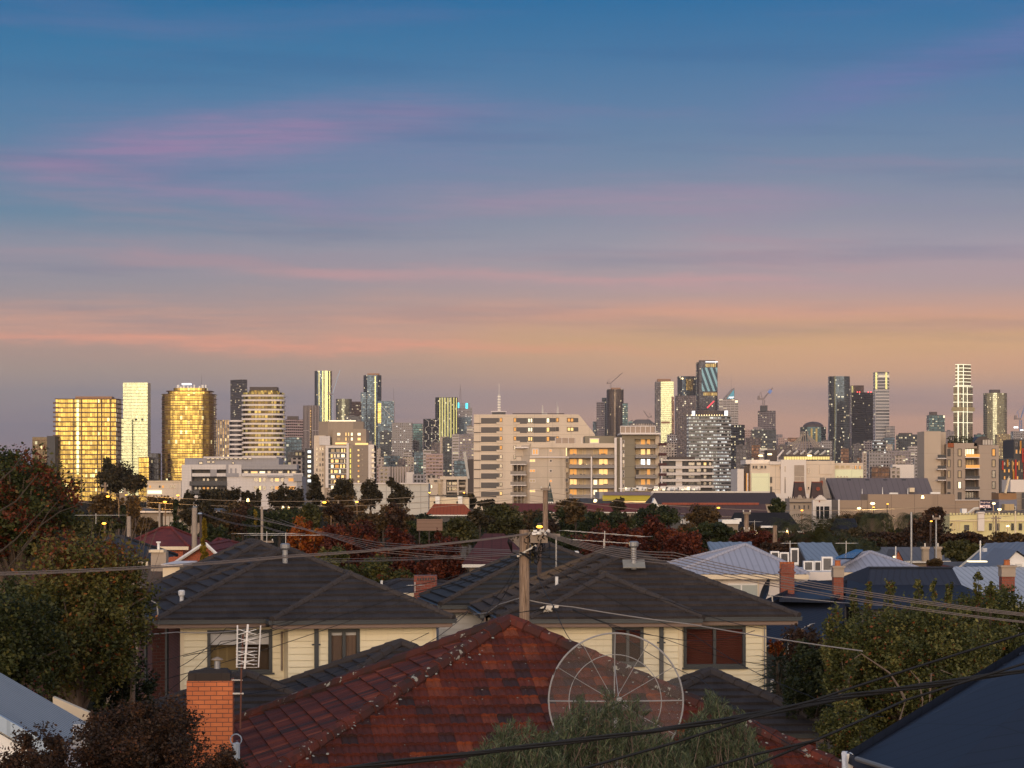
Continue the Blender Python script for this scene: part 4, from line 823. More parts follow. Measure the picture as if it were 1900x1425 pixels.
for i in range(6):
    yt = 831.5+i*18.7; L_ = (lit_warm, lit_pale, lit_amber, blind_cream)
    balcony(1056, 1096 if i else 1097, yt, 17.5, 3.1, [(14, rnd.choice((lit_amber, lit_amber, lit_warm)), 1), (8, rnd.choice((blind_cream, lit_warm, lit_pale)), 1), (4, blind_cream, 1)])
    balcony(1100, 1139.5, yt, 17.5, 3.1, [(8, rnd.choice((blind_cream, lit_pale, lit_warm)), 2), (17, rnd.choice((lit_warm, lit_warm, lit_pale, lit_amber)), 1)])
    if i < 5: balcony(1179, 1218, yt-18.6, 17.8, 3.4, [(7, rnd.choice((curtain, blind_cream)), 2), (9, (lit_amber, lit_warm, lit_white, blind_cream, lit_amber)[i], 1), (7, (lit_amber, lit_warm, lit_white, lit_amber, lit_amber)[i], 1)])
    if i < 5: b.bx('maroon_balcony', plain('maroon_panel', (.055, .012, .015), .6) if i == 0 else bpy.data.materials['maroon_panel'], 1222, 1236.5, yt-9.5, yt-4.8, -1.6, 2.2)
    win(b, 1019 if i == 0 else 1019.5, 1024.5, yt+2, yt+7.5, (lit_amber, curtain, curtain, lit_amber, curtain, darkglass)[i], slab_white, 0, fr=.14)
    if i == 0: win(b, 987, 999.5, yt+.5, yt+13, lit_amber, slab_white, 0, split=2)
    elif i < 5: win(b, 982.5, 993.5, yt+1.5, yt+7.5, (0, lit_warm, lit_amber, blind_cream, lit_warm)[i], slab_white, 0, split=2, fr=.14)
    for k_, c_ in ((1, 1151.6), (8, 1151.6)): win(b, 1155.2, 1158.8, yt-16+k_, yt-16+k_+6, rnd.choice((curtain, darkglass, blind_cream)), slab_white, .5, fr=.12)
for i in range(5): win(b, 1048.6, 1054.8, 850+i*18.4, 858+i*18.4, (curtain, blind_cream, curtain, curtain, blind_cream)[i], concrete2, 0); 
# angled left balconies of the same block
m = MB(); m.prism([(b.X(968), 3), (b.X(983), 0), (b.X(983), 14), (b.X(968), 14)], b.Z(935), b.Z(826)); m.build('left_wing', concrete2, b.root)
b.bx('left_roof', slab_white, 956, 984, 829, 831.5, .5, 12); b.bx('left_upper', concrete2, 956, 984, 831.5, 847, 2.5, 12); b.bx('left_back', brown_clad, 951, 975, 860, 935, 3.5, 12)
for i in range(4): b.bx('balcony_slab', slab_white, 947, 977, 861+i*19.4, 862.5+i*19.4, -.3, 3.4); b.bx('balcony_rail', rail_glass, 947, 976, 855+i*19.4, 860.8+i*19.4, -.25, -.15); win(b, 953, 963, 864+i*19.4, 873+i*19.4, rnd.choice((curtain, blind_cream)), brown_clad, 3.4); win(b, 965, 974, 864+i*19.4, 873+i*19.4, rnd.choice((curtain, lit_amber)), brown_clad, 3.4)
for i in range(4): b.bx('pier', concrete2, 952+i*7.2, 953+i*7.2, 862, 935, .2, 3.4)
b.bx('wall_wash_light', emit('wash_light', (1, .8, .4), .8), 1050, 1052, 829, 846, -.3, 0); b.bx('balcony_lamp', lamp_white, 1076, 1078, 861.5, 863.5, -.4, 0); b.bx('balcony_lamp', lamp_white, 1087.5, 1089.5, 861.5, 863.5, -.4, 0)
# ---- white banded low block
b = Bd('apartment_building', 'low white block with curved floor bands and dark glazing right of the balcony block', 1225, 1324, 851, 900, dep=22)
b.vol('facade', dark_panel, b.foot('box', px0=1226, px1=1322, y0=1.2), 0, b.Z(853)); b.bx('plant_room', crown_dark, 1242, 1291, 847, 852, 4, 14)
for i in range(5):
    y = 852.5+i*12.1
    for x0, x1 in ((1225, 1300), (1300, 1324)): b.bx('floor_band', white_render, x0, x1, y+(0 if x0 < 1290 else 0), y+(2.6 if i == 0 else 5.2) if x0 < 1290 else y+(2.6 if i == 0 else 4.0), -.2 if x0 < 1290 else -1, 1.5)
    if i < 4:
        b.bx('panel', white_render, 1254, 1266, y+2, y+12, .6, 1.6)
        for x0, x1 in ((1228, 1238), (1240, 1252), (1268, 1275), (1277, 1290), (1292, 1302), (1305, 1312), (1315, 1321)): win(b, x0, x1, y+4.6, y+11.8, rnd.choice((darkglass, curtain, darkglass, lit_warm if rnd.random() < .35 else darkglass)), dark_panel, 1.1)
b.bx('end_post', slab_white, 1226.5, 1229, 853, 905, -.5, 1)
# ---- market roof full of bright plant, yellow band
b = Bd('shopping_centre', 'low building with a yellow wall band and floodlit rooftop plant in front of the balconies', 1104, 1311, 908, 560, dep=30)
yel = plain('yellow_wall', (.42, .36, .045), .7, var=.08)
b.vol('wall', grey_panel, b.foot('box', px0=1112, px1=1311), 0, b.Z(913)); b.bx('yellow_band', yel, 1118, 1206, 919, 929, -.4, .2); b.bx('lit_soffit', lit_warm, 1118, 1206, 930, 932, -.3, .2); b.bx('fascia', plain('violet_fascia', (.16, .13, .17), .7), 1120, 1206, 913, 919, -.8, .1)
for i in range(64):
    x = 1146+rnd.random()*160; y1 = 911-(x-1146)*.01; h = rnd.choice((2, 3, 5, 6.5)); w_ = rnd.uniform(1.5, 6); m = MB(); yy = rnd.uniform(1, 14)
    m.box(b.X(x), b.X(x+w_), yy, yy+1.6, b.Z(y1), b.Z(y1-h)); m.build('rooftop_unit', rnd.choice((white_paint, slab_white, cream_trim, white_paint, lit_pale)), b.root)
for i in range(14): x = 1150+i*11; b.bx('pipe', white_paint, x, x+rnd.uniform(6, 16), 906-rnd.random()*4, 907, 5, 5.4)
m = MB(); m.prism(ngon(20, 6.5, 3, b.X(1117), 2), b.Z(935), b.Z(925), 0, 0, True, ngon(20, 4.5, 2, b.X(1117), 2)); m.build('round_tank', dark_panel, b.root)
b.bx('lamp', lamp_white, 1104, 1107, 927, 930, -2, -1.6)
# ---- dark hall roof with rust ridge roof before it
def gable_roof(root_b, part, mat, x0, x1, yr, ye, yd_r, yd_e, part_back=True):
    """roof slope from eave (near) to ridge (far), given in pixels at their own distances"""
    m = MB(); A = P(x0[0], ye, yd_e); B2 = P(x1[0], ye, yd_e); C = P(x1[1], yr, yd_r); D2 = P(x0[1], yr, yd_r)
    o = root_b.root.location
    pts = [A-o, B2-o, C-o, D2-o]; tiles(m, pts, None)
    bd_ = (yd_r-yd_e)
    E = Vector((B2.x, B2.y+2*bd_, B2.z))-o; G = Vector((A.x, A.y+2*bd_, A.z))-o
    m.face([pts[2], E, G, pts[3]]); m.face([pts[0], pts[3], G]); m.face([pts[1], E, pts[2]])
    return m.build(part, mat, root_b.root)
b = Bd('church_hall', 'long dark slate roofed hall with a pale ridge and small triangular gable', 1206, 1440, 912, 470, dep=20)
gable_roof(b, 'roof', mansard_slate, (1206, 1215), (1448, 1437), 913, 935, 480, 470); b.vol('wall', stone, b.foot('box', px0=1208, px1=1440, y0=.4), 0, b.Z(935)); b.bx('ridge', fin_pale, 1214, 1438, 911.5, 914.5, 9.4, 10.4)
m = MB(); m.face([(b.X(1206), -1, b.Z(940)), (b.X(1222), -1, b.Z(940)), (b.X(1214), -1, b.Z(924))]); m.face([(b.X(1206), -1, b.Z(940)), (b.X(1214), -1, b.Z(924)), (b.X(1214), 6, b.Z(924)), (b.X(1206), 6, b.Z(940))]); m.face([(b.X(1214), -1, b.Z(924)), (b.X(1222), -1, b.Z(940)), (b.X(1222), 6, b.Z(940)), (b.X(1214), 6, b.Z(924))]); m.build('small_gable', white_paint, b.root)
b = Bd('warehouse', 'warehouse with a rusty red ridge and brown iron roof behind the yellow tree', 1236, 1420, 935, 400, dep=16)
gable_roof(b, 'roof', plain('brown_iron', (.11, .055, .045), .8, joint=(1, 40, .1, .3), var=.2), (1230, 1240), (1427, 1420), 935, 962, 412, 400); b.bx('ridge', rust, 1236, 1421, 933.5, 937.5, 11, 12.6); b.vol('wall', brown_clad, b.foot('box', y0=.3), 0, b.Z(961))
b = Bd('shop', 'shop with a row of white rounded letters on a dark wall under the rusty warehouse', 1245, 1290, 958, 330, dep=10)
b.vol('wall', dark_panel, b.foot('box'), 0, b.H); m = MB()
for x in (1263, 1270, 1277): m.box(b.X(x), b.X(x+1.3), -.3, 0, b.Z(972), b.Z(963)); m.box(b.X(x), b.X(x+5), -.3, 0, b.Z(964.3), b.Z(962.8)); m.box(b.X(x+4), b.X(x+5), -.3, 0, b.Z(972), b.Z(964.3))
m.build('window_surround', white_paint, b.root)
# ---- white building complex with lit glass, centre right
b = Bd('civic_building', 'white and beige block complex with a large pale lit glass panel', 1368, 1606, 853, 620, dep=26)
b.bx('wall', white_render, 1368, 1380, 870, 935, 0, 18); b.bx('wall', concrete, 1392, 1452, 860, 925, 0, 20); b.bx('wall', white_render, 1448, 1495, 853, 925, -1, 20); b.bx('wall', concrete, 1495, 1549, 855, 925, 0, 20); b.bx('wall', concrete, 1549, 1602, 859, 905, 1, 20)
b.bx('lower_wall', white_render, 1392, 1500, 916, 940, -.8, 10); b.bx('canopy', white_render, 1385, 1430, 853, 861, 2, 16); b.bx('canopy', white_render, 1428, 1450, 856, 862, -.6, 10); b.bx('eave', crown_dark, 1385, 1424, 861, 863, .6, 12); b.bx('dark_drum', crown_dark, 1430, 1448, 834, 856, 8, 16)
b.bx('lit_panel', plain('pale_lit_glass', (.66, .70, .48), .3, joint=(4, 4, .12, .3), var=.04), 1394, 1428, 878, 916, -.25, .3)
b.bx('lit_panel', bpy.data.materials['pale_lit_glass'], 1549.5, 1602, 871, 886.5, .6, 1.1); b.bx('side_strip', lit_amber, 1386, 1389, 878, 915, 1, 2); b.bx('recess', crown_dark, 1380, 1393, 866, 925, 2, 4); b.bx('column', slab_white, 1386.5, 1388, 878, 917, -.3, .3)
b.bx('roof_garden_wall', emit('roof_garden_light', (1, .78, .28), .55), 1456, 1541, 847, 852.5, 2, 2.3)
for i in range(18): x = 1456+i*4.8; b.bx('rail_post', dark_panel, x, x+.5, 845, 853, 1.9, 2.1)
b.bx('roof_beam', crown_dark, 1452, 1546, 843.5, 845.5, 1.5, 3)
for i in range(6): m = MB(); x = 1462+i*13; m.tube([(b.X(x), 3, b.Z(843)), (b.X(x+8), 3, b.Z(836))], .25, 4); m.build('awning_arm', fin_pale, b.root)
m = MB(); m.tube([(b.X(1442), -1.4, b.Z(855)), (b.X(1442), -1.4, b.Z(848)), (b.X(1453), -1.4, b.Z(835))], .22, 5); m.build('white_pipe', slab_white, b.root)
b.bx('joint_shadow', stone, 1473, 1491, 863, 895, -1.15, -.9); b.bx('panel', concrete, 1520, 1545, 863, 880, -.2, .2)
for x0, x1, y0, y1, mt in ((1396, 1400, 863.5, 870, curtain), (1401, 1405, 863.5, 870, curtain), (1406, 1410, 863.5, 871, darkglass), (1411, 1416, 863.5, 870, curtain), (1418, 1422, 863.5, 870, curtain), (1428, 1433, 884, 897, curtain), (1428, 1433, 902, 916, curtain), (1455, 1456.6, 865, 875, darkglass), (1455, 1456.6, 885, 915, darkglass), (1473, 1484, 884, 893, lit_white), (1484, 1491, 884, 894, blind_cream),
    (1499, 1501.5, 868, 879, darkglass), (1499, 1501.5, 903, 908, darkglass), (1418, 1420, 921, 934, darkglass), (1426, 1428, 921, 929, darkglass), (1461, 1463, 921, 945, darkglass), (1446, 1450, 865, 871, darkglass)): win(b, x0, x1, y0, y1, mt, concrete, -1.0 if 1448 < x0 < 1495 else -.8 if y0 > 916 else 0, fr=.1)
for i in range(5): win(b, 1583+i*4, 1586+i*4, 864, 870.5, rnd.choice((darkglass, lit_amber)), concrete, 1, fr=.1)
for i in range(3): win(b, 1550+i*10, 1558+i*10, 863, 870, blind_cream, cream_trim, 1, fr=.1)
for x in (1554, 1560, 1566, 1571, 1596): win(b, x, x+2, 883, 886.3, darkglass, cream_trim, .55, fr=.05)
for x, y in ((1412, 845.5), (1429, 843), (1503, 845.5)): m = MB(); m.prism(ngon(8, .5, .5, b.X(x), 1), b.Z(y+1), b.Z(y-1.5)); m.build('roof_lamp', lamp_white, b.root)
# ---- mansard fronts and slate hall
for x0, lb in ((1472, 'left of two slate mansard towers with a red round vent over a carved parapet'), (1505, 'right of two slate mansard towers, beside the grey hall gable')):
    b = Bd('mansard_tower', lb, x0, x0+24, 893, 540, dep=2.6); x1 = x0+24
    q0 = [(b.X(x0), 0), (b.X(x1), 0), (b.X(x1), 3), (b.X(x0), 3)]; q1 = [(b.X(x0+3), .5), (b.X(x1-3.6), .5), (b.X(x1-3.6), 2.4), (b.X(x0+3), 2.4)]
    b.vol('roof', mansard_slate, q0, b.Z(925), b.Z(895), poly2=q1); b.vol('cresting', rust, [(x*1.02, y) for x, y in q1], b.Z(895.2), b.Z(893.6)); b.vol('wall', stone, q0, 0, b.Z(925))
    m = MB(); m.prism(ngon(10, .42, .42, 0, 0), -.1, .1); o = m.build('round_vent', rust, b.root); o.rotation_euler = (R(90), 0, 0); o.location = (b.X(x0+13), .1, b.Z(907))
b = Bd('shop_terrace', 'old shop terrace with a carved parapet and scrolled pediment under the mansard towers', 1465, 1509, 920, 528, dep=9)
b.vol('wall', stone, b.foot('box'), 0, b.Z(925)); b.bx('cornice', crown_dark, 1464, 1509.5, 931.3, 932.8, -.5, 0); m = MB()
for i in range(9): x = 1466+i*5; m.box(b.X(x), b.X(x+1.5), -.25, .3, b.Z(925), b.Z(921+rnd.random()*1.5))
m.prism([(b.X(1478), -.2), (b.X(1490), -.2), (b.X(1490), .4), (b.X(1478), .4)], b.Z(926), b.Z(918.5), poly2=[(b.X(1482), -.2), (b.X(1486), -.2), (b.X(1486), .4), (b.X(1482), .4)]); m.build('parapet', stone, b.root)
for x in (1472, 1481, 1490, 1498): win(b, x, x+4, 937, 945, curtain, stone, 0, fr=.15)
b = Bd('old_theatre', 'pale rendered front with a stepped pediment, red shield and tall dark columns', 1509, 1556, 916, 525, dep=8)
b.vol('wall', white_render, b.foot('box', y0=.6), 0, b.Z(927.5)); m = MB(); [m.box(b.X(1512+i*2.6), b.X(1534-i*2.6), .3, 1, b.Z(927.5-i*2.2), b.Z(925.3-i*2.2)) for i in range(4)]; m.build('stepped_pediment', white_render, b.root)
b.bx('recess', darkglass, 1515, 1539, 939.5, 962, .35, .62); [b.bx('column', slab_white, x, x+1.5, 939.5, 965, .1, .5) for x in (1520.5, 1528)]; b.bx('shield', rust, 1520, 1522, 928.5, 932, .45, .6)
b = Bd('market_hall', 'big grey corrugated hall roof with four small skylights and a curved gable end', 1528, 1736, 887, 560, dep=22)
slh = plain('hall_iron_roof', (.15, .125, .13), .85, joint=(1.2, 60, .18, .3), var=.08, scale=.1)
gable_roof(b, 'roof', slh, (1552, 1533), (1737, 1721), 887, 930, 571, 560); b.vol('wall', concrete2, b.foot('box', px0=1548, px1=1736, y0=.5), 0, b.Z(930))
m = MB(); m.prism([(b.X(1526), 7.5), (b.X(1545), 3.6), (b.X(1548), 4.2), (b.X(1529), 8.2)], b.Z(925), b.Z(886), poly2=[(b.X(1529), 7.8), (b.X(1535), 6.8), (b.X(1538), 7.3), (b.X(1532), 8.4)]); m.build('gable_end', stone, b.root); m = MB(); m.prism(ngon(10, .5, .5, 0, 0), -.1, .15); o = m.build('oval_window', rust, b.root); o.rotation_euler = (R(90), 0, 0); o.location = (b.X(1531.5), 6.9, b.Z(899)); o.scale = (.9, 1.9, 1)
for x in (1583, 1618, 1652, 1687):
    m = MB(); t_ = (891.5-887)/43; y_ = 11-11*t_; m.obox((b.X(x+3), y_, b.Z(891.8)), (.45, 0, 0), (0, .45*.6, .30), (0, -.03, .06)); m.build('skylight', dark_panel, b.root)
for x, y in ((1602, 915), (1640, 912), (1687, 914)): b.mast('vent_pipe', white_paint, x, y-8, y+6, .12, 2)
b.bx('roof_box', cream_trim, 1692, 1701, 905, 913, 3, 5); b.bx('roof_duct', white_paint, 1648, 1664, 914, 917, -2, -1.2); b.bx('roof_duct', white_paint, 1724, 1742, 913, 916.5, -2, -1)
b = Bd('precast_wall_building', 'long brown precast concrete wall stepped up in its middle', 1555, 1818, 917, 500, dep=10)
b.vol('wall', tan_wall, b.foot('box', px0=1610, px1=1772), 0, b.Z(917)); b.vol('wall', tan_wall, b.foot('box', px0=1555, px1=1610, y0=.15), 0, b.Z(928)); b.vol('wall', tan_wall, b.foot('box', px0=1772, px1=1818, y0=.15), 0, b.Z(928)); b.bx('coping', slab_white, 1772, 1818, 927.2, 928.4, -.1, .3); b.bx('end_pilaster', white_render, 1555, 1558, 927, 965, -.2, .4)
# ---- beige riverside tower right
b = Bd('apartment_building', 'beige rendered apartment tower with stacked balconies and a rooftop garden, right', 1715, 1853, 800, 640, dep=24)
rnd2 = plain('taupe_render', (.36, .29, .24), .85, joint=(40, 9, .06, .4), var=.07, scale=.15); rnd3 = plain('pale_render', (.45, .37, .30), .85, joint=(40, 9, .06, .4), var=.06, scale=.15)
b.bx('stair_tower', rnd3, 1716, 1747, 800, 930, 1, 12); b.bx('stair_side', rnd3, 1747, 1760, 801, 930, 4, 12); b.bx('wall', rnd2, 1757, 1770, 824, 930, .8, 12); b.bx('wall', rnd2, 1770, 1791, 822, 928, 0, 14); b.bx('wall_head', rnd2, 1791, 1813, 822, 832, 0, 14); b.bx('balcony_back', brown_clad, 1791, 1815, 832, 928, 3.2, 14); b.bx('wall', rnd2, 1815, 1852, 826, 928, -.8, 16)
m = MB(); arc = [(b.X(1807)+(b.X(1840)-b.X(1807))*.5*(1-math.cos(a)), b.Z(827)+2.35*math.sin(a)) for a in [i*math.pi/14 for i in range(15)]]
for (xa, za), (xb, zb) in zip(arc, arc[1:]): m.face([(xa, 0, za), (xb, 0, zb), (xb, 10, zb), (xa, 10, za)]); m.face([(xa, 0, b.Z(828)), (xb, 0, b.Z(828)), (xb, 0, zb), (xa, 0, za)])
m.build('vaulted_roof', crown_dark, b.root); win(b, 1822, 1842, 815, 826, plain('pale_screen', (.5, .46, .42), .6), crown_dark, -.3, fr=.1, split=4)
b.bx('terrace_rail', plain('terracotta_panel', (.28, .08, .03), .7), 1759, 1771, 822, 830, .2, .4)
for i in range(5):
    y = 832.5+i*20.2; mt = (lit_warm, blind_cream, lit_amber, lit_pale, curtain)[i]
    win(b, 1777, 1784, y, y+14, (blind_cream, blind_cream, blind_cream, lit_pale, curtain)[i], dark_panel, 0, split=1, fr=.16); win(b, 1839, 1846, y, y+14, (lit_amber, blind_cream, darkglass, darkglass, blind_cream)[i], dark_panel, -.8, fr=.16); win(b, 1758.8, 1764.5, y, y+14, (curtain, blind_cream, blind_cream, curtain, 0)[i] or curtain, dark_panel, .8, fr=.14)
    win(b, 1791.5, 1812, y-.5, y+14.5, (lit_pale, blind_cream, curtain, curtain, darkglass)[i], dark_panel, 3.1, split=4, fr=.12, name='balcony_door')
    b.bx('balcony_slab', slab_white, 1790, 1817, y+15.6, y+17, -1.0, 3.2); b.bx('balcony_rail', (lit_amber, lit_amber, dark_panel, dark_panel, dark_panel)[i], 1791, 1816.5, y+10, y+15.6, -.9, -.8)
    if i < 3: b.bx('balcony_slab', slab_white, 1738, 1754, y+17.4, y+18.8, -1.6, 1.2); b.bx('balcony_rail', dark_panel, 1738, 1753, y+11.2, y+17.3, -1.5, -1.4)
    if i in (2, 3): m = MB(); m.box(b.X(1793), b.X(1801), -.4, .2, b.Z(y+15), b.Z(y+12)); m.build('balcony_bench', terracotta, b.root)
leafy = plain('roof_planting', (.035, .04, .018), .9, var=.5, scale=3)
m = MB()
for i in range(260): a = Vector((b.X(rnd.uniform(1760, 1806)), rnd.uniform(0, 3), b.Z(822)+rnd.random()**1.4*1.7)); s_ = .16; v_ = Vector((rnd.uniform(-1, 1), rnd.uniform(-1, 1), rnd.uniform(-1, 1))).normalized(); u_ = v_.orthogonal().normalized()*s_; w2 = v_.cross(u_); m.face([a-u_-w2, a+u_-w2, a+u_+w2, a-u_+w2])
m.build('roof_planting', leafy, b.root)
# ---- coloured stripe apartments at right edge
b = Bd('apartment_building', 'dark apartment building with red and orange upright blades at the right edge', 1853, 1925, 815, 720, dep=16)
b.vol('wall', dark_panel, b.foot('box', px0=1881, px1=1925), 0, b.H); b.vol('wall', dark_panel, b.foot('box', px0=1853, px1=1925, y0=-1.5, dep=14), 0, b.Z(851))
for i, (x, y0, y1) in enumerate(((1857, 855, 872), (1866, 853, 866), (1875, 855, 872), (1881, 853, 895), (1887, 855, 872), (1890, 818, 836), (1894, 832, 858), (1898, 840, 860), (1877, 873, 889), (1897, 853, 892), (1901, 818, 850), (1907, 840, 880))): b.bx('blade', (plain('red_blade', (.42, .03, .02), .6), plain('orange_blade', (.50, .22, .03), .6), plain('ochre_blade', (.38, .22, .08), .6))[i % 3] if i < 3 else bpy.data.materials[('red_blade', 'orange_blade', 'ochre_blade')[(i*2) % 3]], x, x+2.6, y0, y1, -2, -1.5)
for i in range(5):
    for k_ in range(3): win(b, 1860+i*8, 1864+i*8, 857+k_*13, 864+k_*13, rnd.choice((curtain, darkglass, lit_amber)), dark_panel, -1.5, fr=.1)
for i in range(4): win(b, 1884+i*7, 1888+i*7, 820, 828, rnd.choice((darkglass, curtain)), grey_panel, 0, fr=.1); win(b, 1884+i*7, 1888+i*7, 834, 842, rnd.choice((darkglass, lit_amber)), grey_panel, 0, fr=.1)
b = Bd('workshop', 'pale blank wall with a dark sloping corner below the coloured blades', 1872, 1925, 890, 560, dep=10); b.vol('wall', white_render, b.foot('box', px0=1875), b.Z(913), b.H); b.vol('lower', brown_clad, b.foot('box', px0=1884, y0=-.3), 0, b.Z(913)); m = MB(); m.prism([(b.X(1895), -.6), (b.X(1925), -.6), (b.X(1925), 0), (b.X(1903), 0)], 0, b.Z(914)); m.build('dark_corner', dark_panel, b.root)
b = Bd('low_building', 'low blue grey and timber building beside the motel board', 1853, 1886, 915, 540, dep=8); b.vol('wall', plain('timber_wall', (.28, .16, .08), .8, var=.2), b.foot('box'), b.Z(927), b.H); b.vol('base', plain('blue_grey_wall', (.17, .18, .24), .8), b.foot('box', y0=-.4), 0, b.Z(927)); win(b, 1878, 1884, 939, 946, darkglass, grey_metal, -.4); b.bx('shed', plain('yellow_shed', (.46, .34, .18), .8, joint=(1, 30, .1, .3)), 1857, 1875, 935, 949, -4, -1)
m = MB(); m.tube([(b.X(1862), -2, b.Z(915)), (b.X(1869), -2, b.Z(887))], .3, 5); m.build('timber_prop', cream_trim, b.root)
# ---- lit crenellated hotel front
b = Bd('hotel', 'cream battlemented hotel front washed with yellow light, right', 1762, 1925, 953, 430, dep=10)
hy = plain('cream_hotel_render', (.62, .56, .30), .8, var=.08, scale=.4)
b.vol('wall', hy, b.foot('box'), 0, b.Z(955)); m = MB()
for i in range(27): x = 1762+i*6; m.box(b.X(x), b.X(x+3.6), -.15, .3, b.Z(955), b.Z(952.2+(i % 3 == 0)*-.8))
m.build('battlements', hy, b.root); b.bx('string_course', cream_trim, 1762, 1925, 965.5, 967.3, -.3, 0)
m = MB(); m.prism([(b.X(1813), -1), (b.X(1824.5), -1), (b.X(1824.5), .6), (b.X(1813), .6)], b.Z(985), b.Z(953)); m.prism([(b.X(1812), -1.1), (b.X(1825.5), -1.1), (b.X(1825.5), .6), (b.X(1812), .6)], b.Z(953), b.Z(949.5))
m.build('turret', white_render, b.root)
for x in (1766, 1769, 1772, 1776, 1780, 1806, 1810): b.bx('pilaster', cream_trim, x, x+.8, 969, 985, -.2, 0)
for x, w_, y0 in ((1789, 9, 974), (1835, 5, 971), (1849.5, 5, 971), (1876, 5, 971), (1890, 6, 971)): win(b, x, x+w_, y0, 984, darkglass, dark_panel, -.02, fr=.12)
b.bx('white_box', white_paint, 1789, 1798, 944, 953, 2, 4); m = MB(); m.tube([(b.X(1800), 2, b.Z(953)), (b.X(1812), 2, b.Z(944)), (b.X(1820), 2, b.Z(943.5))], .25, 5); m.build('duct', fin_pale, b.root); b.vol('roof', slate, b.foot('box', px0=1830, px1=1925, y0=1), b.Z(955), b.Z(948))
# motel sign
b = Bd('motel_sign', 'navy motel sign board with pale letters on a pole by the street lamp', 1818, 1839, 929, 455, cat='sign', dep=.4)
b.bx('board', plain('navy_board', (.02, .018, .06), .5), 1818, 1838.5, 929, 943.5, 0, .25); b.bx('post', grey_metal, 1827.5, 1829, 943.5, 990, .05, .2)
pinkl = emit('sign_lettering', (.95, .62, .52), .75)
text('lettering', 'MOTEL', .62, pinkl, b.root, (b.X(1828.3), -.04, b.Z(941.7)), .012); text('lettering', 'Plough Hotel', .31, pinkl, b.root, (b.X(1828.3), -.04, b.Z(933.2)), .004); b.bx('border', slab_white, 1818, 1818.7, 929, 943.5, -.03, 0)
# ---- church spire
b = Bd('church_spire', 'slim dark green church spire with a white louvred base among trees', 1012, 1028, 895, 420, cat='church spire', dep=2)
m = MB(); q = ngon(8, .62, .62, 0, .7, R(22.5)); q2 = ngon(8, .04, .04, 0, .7, R(22.5)); m.prism([(x*1.15, y) for x, y in q], b.Z(932), b.Z(925), poly2=q); m.prism(q, b.Z(925), b.Z(895), poly2=q2); m.build('spire', plain('verdigris_spire', (.045, .06, .055), .6), b.root)
b.bx('belfry', white_paint, 1014.5, 1026, 931, 935.5, 0, 1.3); [b.bx('louvre', darkglass, 1016+i*3.2, 1017.6+i*3.2, 932, 935.3, -.05, .1) for i in range(3)]; b.vol('tower', stone, [(-.5, .1), (.5, .1), (.5, 1.2), (-.5, 1.2)], 0, b.Z(935.5))
# ---- mid houses (Y 130-420)
def shed(name, label, px0, px1, pe, pr, Y, roofm, wallm, depth=8, cat='house', over=.4, ribs=None, course=None, rx=None):
    """gabled house: ridge runs left-right, eave towards us"""
    b = Bd(name, label, px0, px1, pr, Y, cat=cat, dep=depth); ze = ZE-(pe-HY)*Y/F; zr = ZE-(pr-HY)*(Y+depth/2)/F; X0, X1 = -b.W/2, b.W/2; r0, r1 = rx or (X0, X1)
    m = MB(); kw = ribs or {}
    tiles(m, [(X0, -over, ze), (X1, -over, ze), (r1, depth/2, zr), (r0, depth/2, zr)], course, **kw); tiles(m, [(X1, depth+over, ze), (X0, depth+over, ze), (r0, depth/2, zr), (r1, depth/2, zr)], course, **kw)
    m.face([(X0, -over, ze), (r0, depth/2, zr), (X0, depth+over, ze)]); m.face([(X1, -over, ze), (X1, depth+over, ze), (r1, depth/2, zr)])
    m.build('roof', roofm, b.root); m = MB(); m.box(X0+.3, X1-.3, 0, depth, 0, ze-.03); m.build('wall', wallm, b.root); m = MB(); m.box(X0, X1, -over-.12, -over, ze-.14, ze-.01); m.build('gutter', grey_metal, b.root)
    return b, ze, zr
b, ze, zr = shed('depot', 'long low depot with a white fascia and pale roller doors, left', 256, 408, 949, 943, 330, plain('depot_roof', (.10, .11, .125), .8, joint=(.8, 30, .1, .3)), brown_clad, 8, 'building'); b.bx('fascia', slab_white, 256, 408, 948, 951, -.6, -.4)
for i in range(7): b.bx('roller_door', plain('roller_door', (.42, .37, .33), .7, joint=(30, .25, .05, .4)) if i == 0 else bpy.data.materials['roller_door'], 292+i*7.7, 299+i*7.7, 958, 990, -.08, .1)
shed('house', 'orange tiled roof house behind the pale parapet shops', 790, 878, 955, 935, 300, plain('orange_tile_far', (.36, .075, .025), .8, joint=(.4, .35, .06, .5), var=.15, scale=.4), dark_panel, 8, rx=(-1.9, 1.6))[0]
b = Bd('shop_parapet', 'cream parapet shop with two white chimneys and a dark balustrade', 797, 870, 921, 360, dep=6); b.vol('wall', cream_trim, b.foot('box'), 0, b.Z(923)); b.bx('balustrade', black_metal, 797, 868, 918.5, 921, .5, .6)
for x in (808, 850): b.bx('chimney', white_paint, x, x+8, 921, 936, -1, 0); m = MB(); m.tube([(b.X(x-1.5), -1.2, b.Z(934)), (b.X(x-1.5), -1.2, b.Z(930))], .12, 6); m.build('chimney_cap', black_metal, b.root)
for x in (812, 822, 842, 862): m = MB(); m.prism(ngon(8, .25, .25, b.X(x), .7), b.Z(921), b.Z(917), poly2=ngon(8, .02, .02, b.X(x), .7)); m.build('finial', black_metal, b.root)
b, _, _ = shed('warehouse', 'long low dark red iron roof running behind the spire and trees', 905, 1218, 950, 934, 380, plain('dark_red_iron', (.16, .03, .02), .8, joint=(1, 40, .1, .3), var=.12), brown_clad, 12)
shed('house', 'dark red roofed house behind the timber power pole', 858, 985, 1046, 990, 110, plain('wine_tile', (.085, .022, .02), .85, joint=(.4, .33, .06, .5), var=.3, scale=.6), brown_clad, 10, rx=(-.6, .3))
